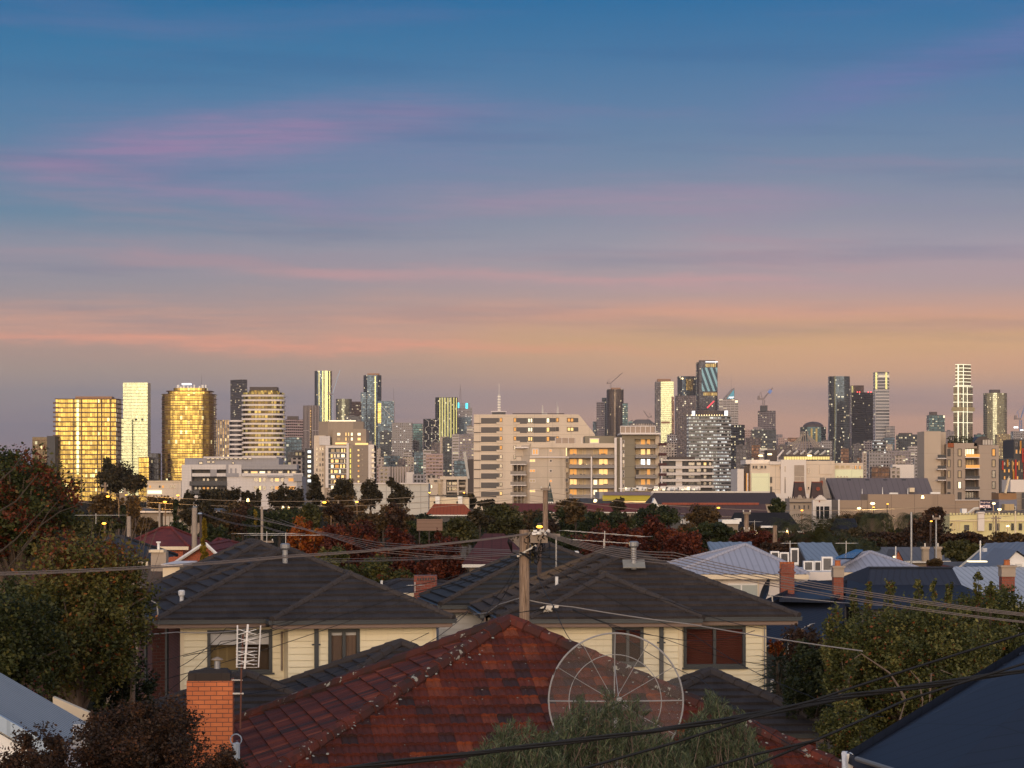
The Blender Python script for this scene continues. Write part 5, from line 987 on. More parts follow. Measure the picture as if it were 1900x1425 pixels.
b = Bd('timber_billboard', 'blank weathered timber hoarding standing among the red trees', 773, 821, 962, 150, cat='hoarding', dep=.2); b.bx('board', plain('weathered_timber', (.20, .13, .10), .9, joint=(30, .2, .03, .4)), 773, 821, 963, 985, 0, .12); m = MB(); [m.tube([(b.X(x), .2, 0), (b.X(x), .2, b.Z(963))], .035, 6) for x in (778, 796, 816)]; m.build('post', crown_dark, b.root)
# black slate roof house, mid right
b, _, _ = shed('house', 'wide house with a near black slate roof beside the stone shop terrace', 1362, 1488, 985, 951, 230, deep_slate, brown_clad, 9, rx=(-2.6, 2.3)); b.bx('roof_window', white_paint, 1411, 1434, 975.5, 979, -.3, .4); b.bx('roof_window', white_paint, 1363, 1376, 962, 968, .2, .8)
b = Bd('white_van_roof', 'white low shed roof left of the double armed power pole', 1340, 1372, 964, 220, cat='shed', dep=4); b.vol('roof', white_paint, b.foot('box'), b.Z(972), b.H); b.vol('wall', brown_clad, b.foot('box', px0=1342, px1=1370, y0=.2), 0, b.Z(972))
shed('house', 'small house with a deep navy roof behind the tall palm', 1560, 1596, 986, 962, 215, plain('navy_slate', (.010, .011, .018), .9, var=.2), dark_panel, 7)
b = Bd('pavilion', 'small pavilion with a pale domed roof under the thick palm', 1603, 1652, 974, 230, dep=7, cat='pavilion'); m = MB()
for i in range(4): a0_, a1_ = i/4*1.3, (i+1)/4*1.3; m.prism(ngon(20, 1.2*math.cos(a0_), 3*math.cos(a0_), 0, 3.5), b.Z(988)+.75*math.sin(a0_), b.Z(988)+.75*math.sin(a1_), 0, 0, True, ngon(20, 1.2*math.cos(a1_), 3*math.cos(a1_), 0, 3.5))
m.build('roof', plain('tan_canvas', (.36, .22, .14), .8), b.root); b.vol('wall', brown_clad, ngon(16, 1.1, 2.8, 0, 3.5), 0, b.Z(988))
shed('house', 'grey iron roofed terrace with brick chimneys behind the small gabled dormer', 1618, 1762, 1040, 1015, 165, plain('grey_iron', (.12, .12, .135), .8, joint=(.6, 30, .08, .3), var=.1), brown_clad, 9)
b = Bd('dormer', 'small brown gable front lit by a lamp in the middle of the grey iron terrace', 1658, 1680, 1022, 160, cat='gable', dep=5); m = MB(); m.prism([(b.X(1660), 0), (b.X(1676), 0), (b.X(1676), 4), (b.X(1660), 4)], 0, b.Z(1042)); m.face([(b.X(1660), -.01, b.Z(1042)), (b.X(1676), -.01, b.Z(1042)), (b.X(1666), -.01, b.Z(1022))]); m.build('wall', orange_brick, b.root)
m = MB(); m.face([(b.X(1666), -.2, b.Z(1021)), (b.X(1677.5), -.2, b.Z(1043)), (b.X(1677.5), 4, b.Z(1043)), (b.X(1666), 4, b.Z(1021))]); m.face([(b.X(1658.5), -.2, b.Z(1043)), (b.X(1666), -.2, b.Z(1021)), (b.X(1666), 4, b.Z(1021)), (b.X(1658.5), 4, b.Z(1043))]); m.build('roof', bpy.data.materials['grey_iron'], b.root)
for x in (1716, 1740):
    b = Bd('chimney', 'square stone chimney on the grey terrace roof, '+('left' if x < 1730 else 'right')+' of the pair', x-6, x+9, 1013, 158, cat='chimney', dep=.5); b.vol('stack', brown_clad, b.foot('box', px0=x-4, px1=x+8), b.Z(1042), b.Z(1016)); b.vol('cap', stone, b.foot('box', y0=-.06, dep=.6), b.Z(1018.5), b.Z(1014.5)); m = MB(); m.tube([(0, .25, b.Z(1015)), (0, .25, b.Z(1008))], .05, 6); m.build('flue', fin_pale, b.root)
# ================================================================== near materials
def tilemat(name, ramp_, tw=.3, ch=.33, dirt=(.03, .03, .03), lichen=0.0, rough=.75, grime=.5):
    m, t, p, o = newmat(name); u, v, _ = uvs(t); ob = t.node('ShaderNodeTexCoord').outputs['Object']
    row = t.m('FLOOR', t.m('DIVIDE', v, ch)); cu = t.m('FLOOR', t.m('DIVIDE', u, tw))
    wn = t.white(t.comb(cu, row, 3.0)); c = t.ramp(wn, ramp_)
    n = t.noise(ob, 1.1, 6, .7); c = t.mix(t.m('MULTIPLY', t.sstep(n, .42, .68), grime), c, dirt)
    fv = t.m('FRACT', t.m('DIVIDE', v, ch)); st = t.noise(t.comb(t.m('MULTIPLY', u, 24), t.m('MULTIPLY', v, 1.5), row), 1.0, 3)
    c = t.mix(t.m('MULTIPLY', t.sstep(st, .45, .75), .55), c, dirt)
    if lichen:
        l1 = t.noise(ob, 7.0, 3, .6); l2 = t.noise(ob, 1.3, 2)
        c = t.mix(t.m('MULTIPLY', t.sstep(t.m('ADD', l1, t.m('MULTIPLY', l2, .35)), .86-lichen*.1, .90-lichen*.1), .8), c, (.36, .36, .31))
    t.put(p.inputs['Base Color'], c); p.inputs['Roughness'].default_value = rough; p.inputs['Specular IOR Level'].default_value = .25
    bump(t, p, t.noise(ob, 30, 4, .7), .008)
    return m
tile_dark = tilemat('charcoal_roof_tile', [(0, (.037, .033, .037)), (.5, (.045, .040, .044)), (1, (.056, .049, .053))], grime=.4, dirt=(.020, .017, .018), rough=.9)
tile_cap = tilemat('charcoal_ridge_cap', [(0, (.042, .035, .035)), (1, (.058, .048, .046))], tw=9, ch=9, grime=.3, dirt=(.03, .025, .025))
tile_blue = tilemat('slate_blue_roof_tile', [(0, (.028, .029, .034)), (1, (.042, .043, .049))], grime=.25)
tile_red = tilemat('weathered_red_roof_tile', [(0, (.030, .018, .018)), (.13, (.05, .02, .02)), (.16, (.085, .019, .013)), (.6, (.115, .024, .014)), (.88, (.155, .034, .017)), (1, (.24, .062, .026))], tw=.3, ch=.34, lichen=.0, grime=.7, dirt=(.040, .012, .010))
tile_redcap = tilemat('lichened_red_ridge_cap', [(0, (.035, .018, .016)), (.5, (.075, .020, .015)), (1, (.14, .030, .018))], tw=.42, ch=9, lichen=.35, grime=.85, dirt=(.03, .02, .018))
def boardmat(name, c):
    m, t, p, o = newmat(name); ob = t.node('ShaderNodeTexCoord').outputs['Object']; u, v, _ = uvs(t)
    n = t.noise(ob, .8, 5, .6); k = t.m('MULTIPLY_ADD', n, .22, .88); cc = t.mix(1.0, c, t.comb(k, k, k), 'MULTIPLY')
    s = t.noise(t.vmul(ob, (9, 9, .5)), 1.0, 4); cc = t.mix(t.m('MULTIPLY', t.sstep(s, .56, .8), .22), cc, (c[0]*.5, c[1]*.45, c[2]*.4))
    t.put(p.inputs['Base Color'], cc); p.inputs['Roughness'].default_value = .55; return m
siding = boardmat('cream_weatherboard', (.82, .74, .53)); siding_w = boardmat('white_weatherboard', (.66, .64, .62)); trim_cream = boardmat('cream_corner_trim', (.74, .64, .45))
def brickmat(name, c1, c2, mortar=(.16, .10, .08), bl=.23, bh=.086, vv=.5):
    m, t, p, o = newmat(name); u, v, _ = uvs(t)
    b = t.node('ShaderNodeTexBrick'); b.offset = .5; t.put(b.inputs['Vector'], t.comb(u, v)); t.put(b.inputs['Color1'], c1); t.put(b.inputs['Color2'], c2); t.put(b.inputs['Mortar'], mortar)
    b.inputs['Scale'].default_value = 1; b.inputs['Brick Width'].default_value = bl; b.inputs['Row Height'].default_value = bh; b.inputs['Mortar Size'].default_value = .006; b.inputs['Bias'].default_value = 0
    ob = t.node('ShaderNodeTexCoord').outputs['Object']; n = t.noise(ob, 3, 5, .7); k = t.m('MULTIPLY_ADD', n, vv, 1-vv*.5)
    t.put(p.inputs['Base Color'], t.mix(1.0, b.outputs['Color'], t.comb(k, k, k), 'MULTIPLY')); p.inputs['Roughness'].default_value = .85
    bump(t, p, t.m('SUBTRACT', 1.0, b.outputs['Fac']), .01); return m
brick_or = brickmat('orange_brick', (.52, .155, .055), (.42, .115, .04), (.13, .055, .04)); brick_dk = brickmat('dark_red_brick', (.085, .022, .018), (.055, .016, .014), (.09, .06, .055)); brick_rd = brickmat('red_brick', (.26, .06, .035), (.18, .045, .03), (.25, .18, .15))
gutter_m = plain('slate_blue_gutter', (.028, .036, .046), .4, var=.1, scale=2, spec=.5); fascia_m = plain('taupe_fascia', (.22, .16, .14), .6, var=.08, scale=2)
frame_m = plain('dark_window_frame', (.035, .042, .050), .4, var=.1, scale=2, spec=.5)
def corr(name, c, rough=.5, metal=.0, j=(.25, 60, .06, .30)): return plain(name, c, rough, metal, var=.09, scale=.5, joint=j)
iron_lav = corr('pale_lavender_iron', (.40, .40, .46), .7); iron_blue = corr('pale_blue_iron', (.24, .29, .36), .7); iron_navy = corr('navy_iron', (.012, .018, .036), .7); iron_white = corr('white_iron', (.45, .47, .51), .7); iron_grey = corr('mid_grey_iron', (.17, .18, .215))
blindw = plain('white_roller_blind', (.62, .62, .64), .8, var=.03); blindr = plain('timber_venetian_blind', (.17, .055, .045), .5, var=.1, scale=3); doorc = plain('cream_interior_door', (.34, .25, .12), .8, var=.1, scale=2); inside = plain('dim_interior', (.12, .085, .06), .9, var=.25, scale=.8)
pane_m, t, p, o = newmat('window_pane'); tr = t.node('ShaderNodeBsdfTransparent'); gl_ = t.node('ShaderNodeBsdfGlossy'); gl_.inputs['Roughness'].default_value = .03; fr_n = t.node('ShaderNodeFresnel'); fr_n.inputs[0].default_value = 1.5
ms = t.node('ShaderNodeMixShader'); t.put(ms.inputs[0], fr_n.outputs[0]); t.l.new(tr.outputs[0], ms.inputs[1]); t.l.new(gl_.outputs[0], ms.inputs[2]); t.l.new(ms.outputs[0], o.inputs[0])
TP = [(0, 0), (.12, .022), (.3, .022), (.45, .002), (.6, .022), (.8, .022), (1, 0)]
RIB = [(0, 0), (.2, .03), (.35, .03), (.55, 0), (1, 0)]; SINE = [(0, 0), (.5, .022), (1, 0)]

def boards(mb, x0, x1, z0, z1, holes, bh=.165, y=0.0, lap=.022):
    mb.face([(x0, y+.03, z0), (x1, y+.03, z0), (x1, y+.03, z1), (x0, y+.03, z1)]) if not holes else None
    zs = sorted({z0, z1, *[h[2] for h in holes], *[h[3] for h in holes], *[z1-i*bh for i in range(int((z1-z0)/bh)+1)]})
    for a, c in zip(zs, zs[1:]):
        if c-a < .004: continue
        k = int((z1-(a+c)/2)/bh); zt = z1-k*bh; fa = lap*(zt-a)/bh; fc = lap*(zt-c)/bh; xs = [(x0, x1)]
        for h in holes:
            if h[2] < c-1e-4 and h[3] > a+1e-4: xs = [s for (p_, q_) in xs for s in ((p_, min(q_, h[0])), (max(p_, h[1]), q_)) if s[1]-s[0] > .003]
        for p_, q_ in xs:
            g_ = .013 if abs(a-(zt-bh)) < .003 and c-a > .03 else 0
            mb.face([(p_, y-fa, a+g_), (q_, y-fa, a+g_), (q_, y-fc, c), (p_, y-fc, c)])
            if g_: mb.face([(p_, y+.028, a-.001), (q_, y+.028, a-.001), (q_, y+.028, a+g_), (p_, y+.028, a+g_)]); mb.face([(p_, y+.028, a+g_), (q_, y+.028, a+g_), (q_, y-fa, a+g_), (p_, y-fa, a+g_)])
def hwin(root, x0, x1, z0, z1, y=0.0, split=2, kind='blind_red', sill=True):
    """house window in a real opening: frame, panes, blind and a dim room behind"""
    f = .055; m = MB(); yo, yi = y-.035, y+.07
    m.box(x0-.03, x1+.03, yo, yi, z1-f, z1+.03); m.box(x0-.03, x1+.03, yo, yi, z0-.03, z0+f); m.box(x0-.03, x0+f, yo+.001, yi, z0+f, z1-f); m.box(x1-f, x1+.03, yo+.001, yi, z0+f, z1-f)
    for i in range(1, split): c = x0+(x1-x0)*i/split; m.box(c-.04, c+.04, yo+.002, yi, z0+f, z1-f)
    w_ = m.build('window', frame_m, root)
    m = MB(); m.box(x0-.08, x1+.08, y-.09, y-.04, z0-.075, z0-.03); m.build('sill', frame_m, w_)
    m = MB(); m.face([(x0+f, y+.03, z0+f), (x1-f, y+.03, z0+f), (x1-f, y+.03, z1-f), (x0+f, y+.03, z1-f)]); m.build('pane', pane_m, w_)
    m = MB(); m.box(x0-.6, x1+.6, y+.9, y+.95, z0-.5, z1+.4); m.box(x0-.6, x0-.55, y+.1, y+.9, z0-.5, z1+.4); m.box(x1+.55, x1+.6, y+.1, y+.9, z0-.5, z1+.4); m.box(x0-.6, x1+.6, y+.1, y+.9, z0-.55, z0-.5); m.box(x0-.6, x1+.6, y+.1, y+.9, z1+.4, z1+.45); m.build('room', inside, w_)
    return w_
def blind(w_, x0, x1, z0, z1, y, mat, slats=False, name='blind'):
    m = MB()
    if slats:
        n = int((z1-z0)/.05)
        for i in range(n): zc = z0+(i+.5)*(z1-z0)/n; m.obox(((x0+x1)/2, y, zc), ((x1-x0)/2, 0, 0), (0, .012, -.018), (0, .0015, .001))
    else: m.box(x0, x1, y, y+.01, z0, z1)
    return m.build(name, mat, w_)
def gutter(root, p0, p1, side=-1):
    p0, p1 = Vector(p0), Vector(p1); d_ = (p1-p0); L = d_.length; d_.normalize(); nrm = Vector((d_.y, -d_.x, 0)); m = MB()
    m.obox((p0+p1)/2+nrm*.05+Vector((0, 0, -.055)), d_*(L/2), nrm*.055, (0, 0, .05)); m.obox((p0+p1)/2+nrm*.112+Vector((0, 0, -.012)), d_*(L/2), nrm*.012, (0, 0, .012)); o = m.build('gutter', gutter_m, root)
    m = MB(); m.obox((p0+p1)/2-nrm*.02+Vector((0, 0, -.145)), d_*(L/2-.02), nrm*.015, (0, 0, .055)); m.obox((p0+p1)/2-nrm*.30+Vector((0, 0, -.205)), d_*(L/2-.06), nrm*.27, (0, 0, .012)); m.build('fascia', fascia_m, root); return o
def downpipe(root, x, y, z0, z1):
    m = MB(); m.box(x-.055, x+.055, y-.11, y-.02, z0, z1); m.box(x-.075, x+.075, y-.13, y-.005, z1-.1, z1+.12)
    for z in (z0+.5, (z0+z1)/2, z1-.55): m.box(x-.11, x+.11, y-.05, y-.012, z-.02, z+.02)
    m.build('downpipe', gutter_m, root)
S = .455; ZG = 6.12
def halfhip(mb, cb, a0, a1, b0, b1, z, s, tk={}, ck={}):
    h = (a1-a0)/2; A, B = Vector((a0+h, b0+h, z+s*h)), Vector((a0+h, b1, z+s*h)); c = [Vector((a0, b0, z)), Vector((a1, b0, z)), Vector((a1, b1, z)), Vector((a0, b1, z))]
    for f in ([c[0], c[1], A], [c[1], c[2], B, A], [c[3], c[0], A, B]): tiles(mb, f, **tk)
    mb.face([c[2], c[3], B]); u_ = Vector((0, 0, .03))
    for p, q in ((c[0], A), (c[1], A), (A, B), (c[3], B)): caps(cb, p+u_, q+u_, **ck)
TK = dict(course=.34, t=.065); CK = dict(r=.09, seg=.45)
# ================================================================== two storey houses
O = P(292, 1151, 66.0)
hl = thing('house', 'left two storey house with charcoal tiled hips, cream boards and dark brick side', 'house', (O.x, O.y, 0), R(12))
tb, cb = MB(), MB()
hip(tb, cb, 0, 7.5, 0, 7.6, ZG, S, tk=TK, ck=CK); halfhip(tb, cb, -.3, 7.4, 4.4, 11.0, ZG, S, tk=TK, ck=CK); hip(tb, cb, 2.85, 7.5, -.9, 6, ZG, S, tk=TK, ck=CK)
rf = tb.build('roof', tile_dark, hl); cb.build('ridge_caps', tile_cap, rf)
gutter(hl, (0, 0, ZG), (2.8, 0, ZG)); gutter(hl, (2.85, -.9, ZG), (7.5, -.9, ZG)); gutter(hl, (7.5, -.9, ZG), (7.5, 7, ZG)); gutter(hl, (0, 4.4, ZG), (0, 0, ZG)); gutter(hl, (-.3, 4.4, ZG), (0, 4.4, ZG)); gutter(hl, (-.3, 11, ZG), (-.3, 4.4, ZG)); gutter(hl, (2.85, 0, ZG), (2.85, -.9, ZG))
def lx(px, y): return (px-292)*66.4/F/math.cos(R(12))+y*math.tan(R(12))   # local x of a photo column on wall y
def lz(py, Y=66.6): return ZE-(py-HY)*Y/F
wy1 = .55; wy2 = -.35
w1 = (lx(379, wy1), lx(494, wy1), lz(1247, 66.9), lz(1171, 66.9)); xa = lx(328, wy1); xb = lx(527, wy1)
m = MB(); boards(m, xa, xb, 2.2, ZG-.24, [w1], y=wy1); m.build('board_wall', siding, hl)
w2 = (lx(606, wy2), lx(660, wy2), lz(1236, 66.9), lz(1168, 66.9)); xc = lx(531, wy2); xd = lx(803, wy2)
m = MB(); boards(m, xc, xd, 2.2, ZG-.24, [w2], y=wy2); m.build('board_wall', siding, hl)
m = MB(); m.box(xc-.001, xc+.05, wy2+.001, wy1, 2.2, ZG-.24); m.box(xd-.05, xd, wy2+.02, 7, 2.2, ZG-.24); m.box(xd-.09, xd+.01, wy2-.035, wy2+.04, 2.2, ZG-.26); m.box(xa, xa+.09, wy1-.035, wy1+.04, 2.2, ZG-.26); m.build('corner_trim', trim_cream, hl)
m = MB(); m.box(xa-.01, xa+.1, wy1+.06, 11, 0, ZG-.24); m.box(xa-.40, xa-.02, 5.0, 11, 0, ZG-.24); m.box(xa, xd-.1, 7.5, 7.7, 0, ZG-.3); m.build('brick_wall', brick_dk, hl)
W_ = hwin(hl, *w1, y=wy1); x0, x1, z0, z1 = w1; xm = (x0+x1)/2
blind(W_, x0, xm-.05, z0+(z1-z0)*.66, z1, wy1+.09, blindw); blind(W_, xm+.05, x1, z0+(z1-z0)*.66, z1, wy1+.09, blindw); blind(W_, x0-.1, xm, z0-.3, z1, wy1+.5, doorc, name='door')
for i in range(3): blind(W_, x0+.08+i*.24, x0+.26+i*.24, z0+.25, z1-.42, wy1+.47, plain('door_panel', (.26, .19, .09), .8) if i == 0 else bpy.data.materials['door_panel'], name='door_panel')
W_ = hwin(hl, *w2, y=wy2); x0, x1, z0, z1 = w2; xm = (x0+x1)/2
blind(W_, x0+.02, xm-.04, z1-.14, z1, wy2+.09, blindw); blind(W_, xm+.04, x1-.02, z1-.14, z1, wy2+.09, blindw); blind(W_, x0, xm-.04, z0, z1-.14, wy2+.12, plain('brown_screen', (.15, .105, .085), .9)); blind(W_, xm+.04, x1, z0, z1-.14, wy2+.12, plain('brown_curtain', (.19, .13, .10), .9, joint=(.09, 30, .02, .5)), name='curtain')
downpipe(hl, lx(582, wy2), wy2, 3.2, ZG-.1); m = MB(); m.tube([(xc-.06, wy1-.05, ZG-.35), (xc-.06, wy1-.05, 4.75)], .03, 6); m.build('drain_pipe', brown_clad, hl)
m = MB(); m.tube([(xa-.25, wy1+1.2, 0), (xa-.25, wy1+1.2, ZG-.2)], .05, 6); m.tube([(xa-.62, 4.3, 0), (xa-.62, 4.3, ZG-.2)], .05, 6); m.build('side_downpipe', gutter_m, hl)
def flue(label, px, py0, py1, Y, r=.075, apron=True, mat=None, cowl=True, nm='roof_flue'):
    c = P(px, py1, Y); h = (py1-py0)*Y/F; o = thing(nm, label, 'flue' if cowl else 'vent pipe', tuple(c)); m = MB(); m.tube([(0, 0, -.15), (0, 0, h)], r, 12)
    m.build('pipe', mat or grey_metal, o)
    if cowl: m = MB(); m.tube([(0, 0, h-.02), (0, 0, h+.03), (0, 0, h+.13), (0, 0, h+.16)], [r*1.1, r*1.75, r*1.8, r*1.2], 12); m.build('cowl', mat or grey_metal, o)
    if apron: m = MB(); m.obox((0, -.06, .0), (.30, 0, 0), (0, .26, .10), (0, -.004, .010)); m.build('lead_apron', plain('lead_flashing', (.26, .25, .22), .7, var=.3, scale=6) if 'lead_flashing' not in bpy.data.materials else bpy.data.materials['lead_flashing'], o)
    return o
flue('galvanised flue on the left house with a pale lead apron near the ridge', 529, 1019, 1053, 69.6)
flue('galvanised flue on the right house with a pale lead apron near the ridge', 1176, 1015, 1046, 70.2)
flue('white stub vent on the right slope of the left house', 708, 1077, 1087, 70, .035, False, white_paint, False, 'vent_pipe')
flue('white vent with two domed caps low on the left slope of the left house', 337, 1106, 1115, 68.3, .05, False, white_paint, True, 'vent_pipe')
flue('tall white vent pipe on the right house left slope', 1033, 1070, 1094, 69.5, .042, False, white_paint, False, 'vent_pipe')
flue('small white vent on the middle house right slope', 1069, 1032, 1040, 79, .05, False, white_paint, True, 'vent_pipe')
# right house
O2 = P(982, 1149, 66.5)
hr = thing('house', 'right two storey house with brown charcoal hips, cream boards and timber blinds', 'house', (O2.x, O2.y, 0), R(5))
tb, cb = MB(), MB()
halfhip(tb, cb, -.7, 7.15, .7, 7.0, ZG, S*.89, tk=TK, ck=CK); hip(tb, cb, 0, 4.5, 0, 6, ZG, S, tk=TK, ck=CK); halfhip(tb, cb, -.95, 7.1, 2.7, 7.6, ZG, .40, tk=TK, ck=CK)
rf = tb.build('roof', tilemat('brown_charcoal_roof_tile', [(0, (.040, .033, .033)), (1, (.058, .048, .047))], grime=.3, dirt=(.022, .014, .013), rough=.9), hr); cb.build('ridge_caps', tile_cap, rf)
gutter(hr, (0, 0, ZG), (4.5, 0, ZG)); gutter(hr, (4.5, .7, ZG), (7.15, .7, ZG)); gutter(hr, (-.7, 2.7, ZG), (-.7, .7, ZG)); gutter(hr, (0, .9, ZG), (0, 0, ZG)); gutter(hr, (-.95, 7.6, ZG), (-.95, 2.7, ZG)); gutter(hr, (7.15, .7, ZG), (7.15, 8, ZG)); gutter(hr, (-.7, .7, ZG), (0, .7, ZG))
def rx_(px, y): return (px-982)*66.9/F/math.cos(R(5))-y*math.tan(R(5))*-1*0+y*.0
v1, v2 = .55, 1.2
q1 = (rx_(1142, v1), rx_(1197, v1), lz(1232, 67.2), lz(1165, 67.2)); m = MB(); boards(m, rx_(1005, v1), rx_(1270, v1), 2.2, ZG-.24, [q1], y=v1); m.build('board_wall', siding, hr)
q2 = (rx_(1279, v2)+.06, rx_(1391, v2)+.09, lz(1238, 67.7), lz(1165, 67.7)); m = MB(); boards(m, rx_(1270, v2)+.03, rx_(1430, v2)+.1, 2.2, ZG-.24, [q2], y=v2); m.build('board_wall', siding, hr)
m = MB(); m.box(rx_(1270, v1)-.08, rx_(1270, v1)+.02, v1-.035, v2, 2.2, ZG-.25); m.build('corner_trim', trim_cream, hr); m = MB(); m.box(rx_(1005, v1), rx_(1005, v1)+.09, v1-.035, v1+.05, 2.2, ZG-.25); m.build('corner_trim', trim_cream, hr); m = MB(); m.box(rx_(1430, v2)+.02, rx_(1430, v2)+.12, v2-.035, 8.4, 2.2, ZG-.25); m.build('corner_trim', trim_cream, hr)
m = MB(); m.box(rx_(1005, v1)-.02, rx_(1005, v1)+.05, v1+.06, 6, 2.2, ZG-.25); m.box(rx_(960, v1), rx_(1005, v1), 1.6, 1.75, 2.2, ZG-.25); m.build('side_wall', siding_w, hr)
W_ = hwin(hr, *q1, y=v1); x0, x1, z0, z1 = q1; xm = (x0+x1)/2; blind(W_, x0, xm, z1-.4, z1, v1+.1, blindr, True); blind(W_, xm, x1, z1-.4, z1, v1+.1, blindr, True); blind(W_, x0, x1, z0-.1, z1, v1+.4, plain('dark_curtain', (.045, .022, .018), .9), name='curtain')
W_ = hwin(hr, *q2, y=v2); x0, x1, z0, z1 = q2; xm = (x0+x1)/2; blind(W_, x0+.02, xm-.04, z0, z1, v2+.09, blindr, True); blind(W_, xm+.04, x1-.02, z0, z1, v2+.09, blindr, True)
downpipe(hr, rx_(1232, v1), v1, 2.6, ZG-.1); m = MB(); m.tube([(rx_(1428, v2)+.1, v2-.06, 2.4), (rx_(1428, v2)+.1, v2-.06, ZG-.3)], .02, 5); m.build('conduit', grey_metal, hr)
# middle house (set back)
O3 = P(818, 1123, 74.4)
hm = thing('house', 'middle two storey house set back between the two, with slate blue hips and white boards', 'house', (O3.x, O3.y, 0), R(8))
tb, cb = MB(), MB(); halfhip(tb, cb, 0, 7.5, 0, 5.6, ZG, .43, tk=TK, ck=CK)
rf = tb.build('roof', tile_blue, hm); cb.build('ridge_caps', tile_cap, rf); gutter(hm, (0, 0, ZG), (2.6, 0, ZG)); gutter(hm, (0, 5.6, ZG), (0, 0, ZG))
m = MB(); boards(m, .05, 2.0, 2.2, ZG-.24, [], y=.5); m.build('board_wall', siding_w, hm); m = MB(); m.box(.0, .08, .52, 7, 2.2, ZG-.25); m.box(1.2, 7, 1.2, 7, 2.2, ZG-.3); m.build('side_wall', siding_w, hm)
m = MB(); m.box(2.0, 2.1, .42, 1.3, 2.2, ZG-.24); m.build('corner_trim', gutter_m, hm); downpipe(hm, -.25, .6, 2.2, ZG-.1)
m = MB(); m.box(1.85, 2.25, 3.0, 3.1, 4.9, 5.7); lw = bpy.data.materials['lit_room_amber']
# lit window facing us in the gap beside the pole
b = Bd('porch_window', 'narrow amber lit window with a dark frame, between the middle and right houses', 908, 926, 1148, 69.2, cat='window', dep=.3); b.bx('frame', brown_clad, 905, 934, 1146, 1185, .05, .2); b.bx('pane', emit('amber_pane', (1.0, .52, .03), .95), 911, 917, 1152, 1172, 0, .06); b.bx('pane', bpy.data.materials['amber_pane'], 919, 925, 1153, 1168, 0, .06)
# ================================================================== single storey roofs
def lowhip(name, label, cx_px, apex_py, Y, half, zdrop, rz, mat, capm, wallm=None, cat='house', tk=TK, ridge=0, par=None):
    A = P(cx_px, apex_py, Y); o = thing(name, label, cat, (A.x, A.y, 0), rz); tb, cb = MB(), MB(); s = zdrop/half
    hip(tb, cb, -half-ridge, half+ridge, -half, half, A.z-zdrop, s, tk=tk, ck=dict(r=.12, seg=.42)); r_ = tb.build('roof', mat, o); cb.build('ridge_caps', capm, r_)
    m = MB(); m.box(-half-ridge+.5, half+ridge-.5, -half+.5, half-.5, 0, A.z-zdrop-.05); m.build('wall', wallm or brick_rd, o); gutter(o, (-half-ridge, -half, A.z-zdrop), (half+ridge, -half, A.z-zdrop)); return o
lowhip('garage', 'low charcoal hip roof behind the orange chimney, under the left house window', 456, 1252, 63.2, 2.3, 1.0, R(12), tile_dark, tile_cap)
lowhip('porch_roof', 'low charcoal hip roof between the left house window and the red roof', 744, 1195, 62.8, 2.9, 1.32, R(12), tile_dark, tile_cap)
lowhip('garage', 'low charcoal hip roof with red brick wall under the right house', 1318, 1248, 62.6, 2.7, 1.22, R(3), tile_dark, tile_cap)
# red roof, foreground
A = P(945, 1157, 52.0); hd = thing('house', 'foreground house with a weathered red tiled hip roof spotted with lichen', 'house', (A.x, A.y, 0), R(9.5))
tb, cb = MB(), MB(); TR = dict(course=.34, t=.05, colw=.30, prof=TP, jit=.014); hf = 8.6
hip(tb, None, -hf, hf, -hf, hf, A.z-hf*.466, .466, tk=TR)
c0 = Vector((0, 0, A.z)); 
for sx, sy in ((-1, -1), (1, -1), (1, 1), (-1, 1)): caps(cb, (sx*hf, sy*hf, A.z-hf*.466+.05), c0+Vector((0, 0, .05)), .15, .42)
rf = tb.build('roof', tile_red, hd); cb.build('ridge_caps', tile_redcap, rf)
lb_ = MB(); rr = random.Random(3)
def disc(mb, c, n, r): 
    n = n.normalized(); a = n.orthogonal().normalized(); b_ = n.cross(a); k = rr.randint(6, 9); mb.face([c+(a*math.cos(6.283*i/k)+b_*math.sin(6.283*i/k))*r*rr.uniform(.6, 1.1) for i in range(k)])
nf = Vector((0, -.42, .9)).normalized()
for i in range(420):
    t_ = rr.random()**.7*hf*.95; sgn = -1 if rr.random() < .75 else 1; off = rr.gauss(0, .22)
    c = Vector((sgn*t_+off, -t_+rr.gauss(0, .12), A.z-max(abs(sgn*t_+off), t_)*.466+.085+max(0, .10-abs(off)*.5))); disc(lb_, c, nf+Vector((rr.gauss(0, .2), rr.gauss(0, .1), 0)), rr.uniform(.008, .038)*(1.6 if rr.random() < .06 else 1))
for i in range(300):
    y_ = -rr.uniform(.8, hf); x_ = rr.uniform(y_, -y_); disc(lb_, Vector((x_, y_, A.z+y_*.466+.055)), nf, rr.uniform(.006, .022))
tag(lb_.build('lichen', plain('lichen_crust', (.26, .26, .23), .95, var=.3, scale=9), rf), kind='stuff')
m = MB(); m.box(-hf+.6, hf-.6, -hf+.6, hf-.6, 0, A.z-hf*.466-.05); m.build('wall', brick_rd, hd)
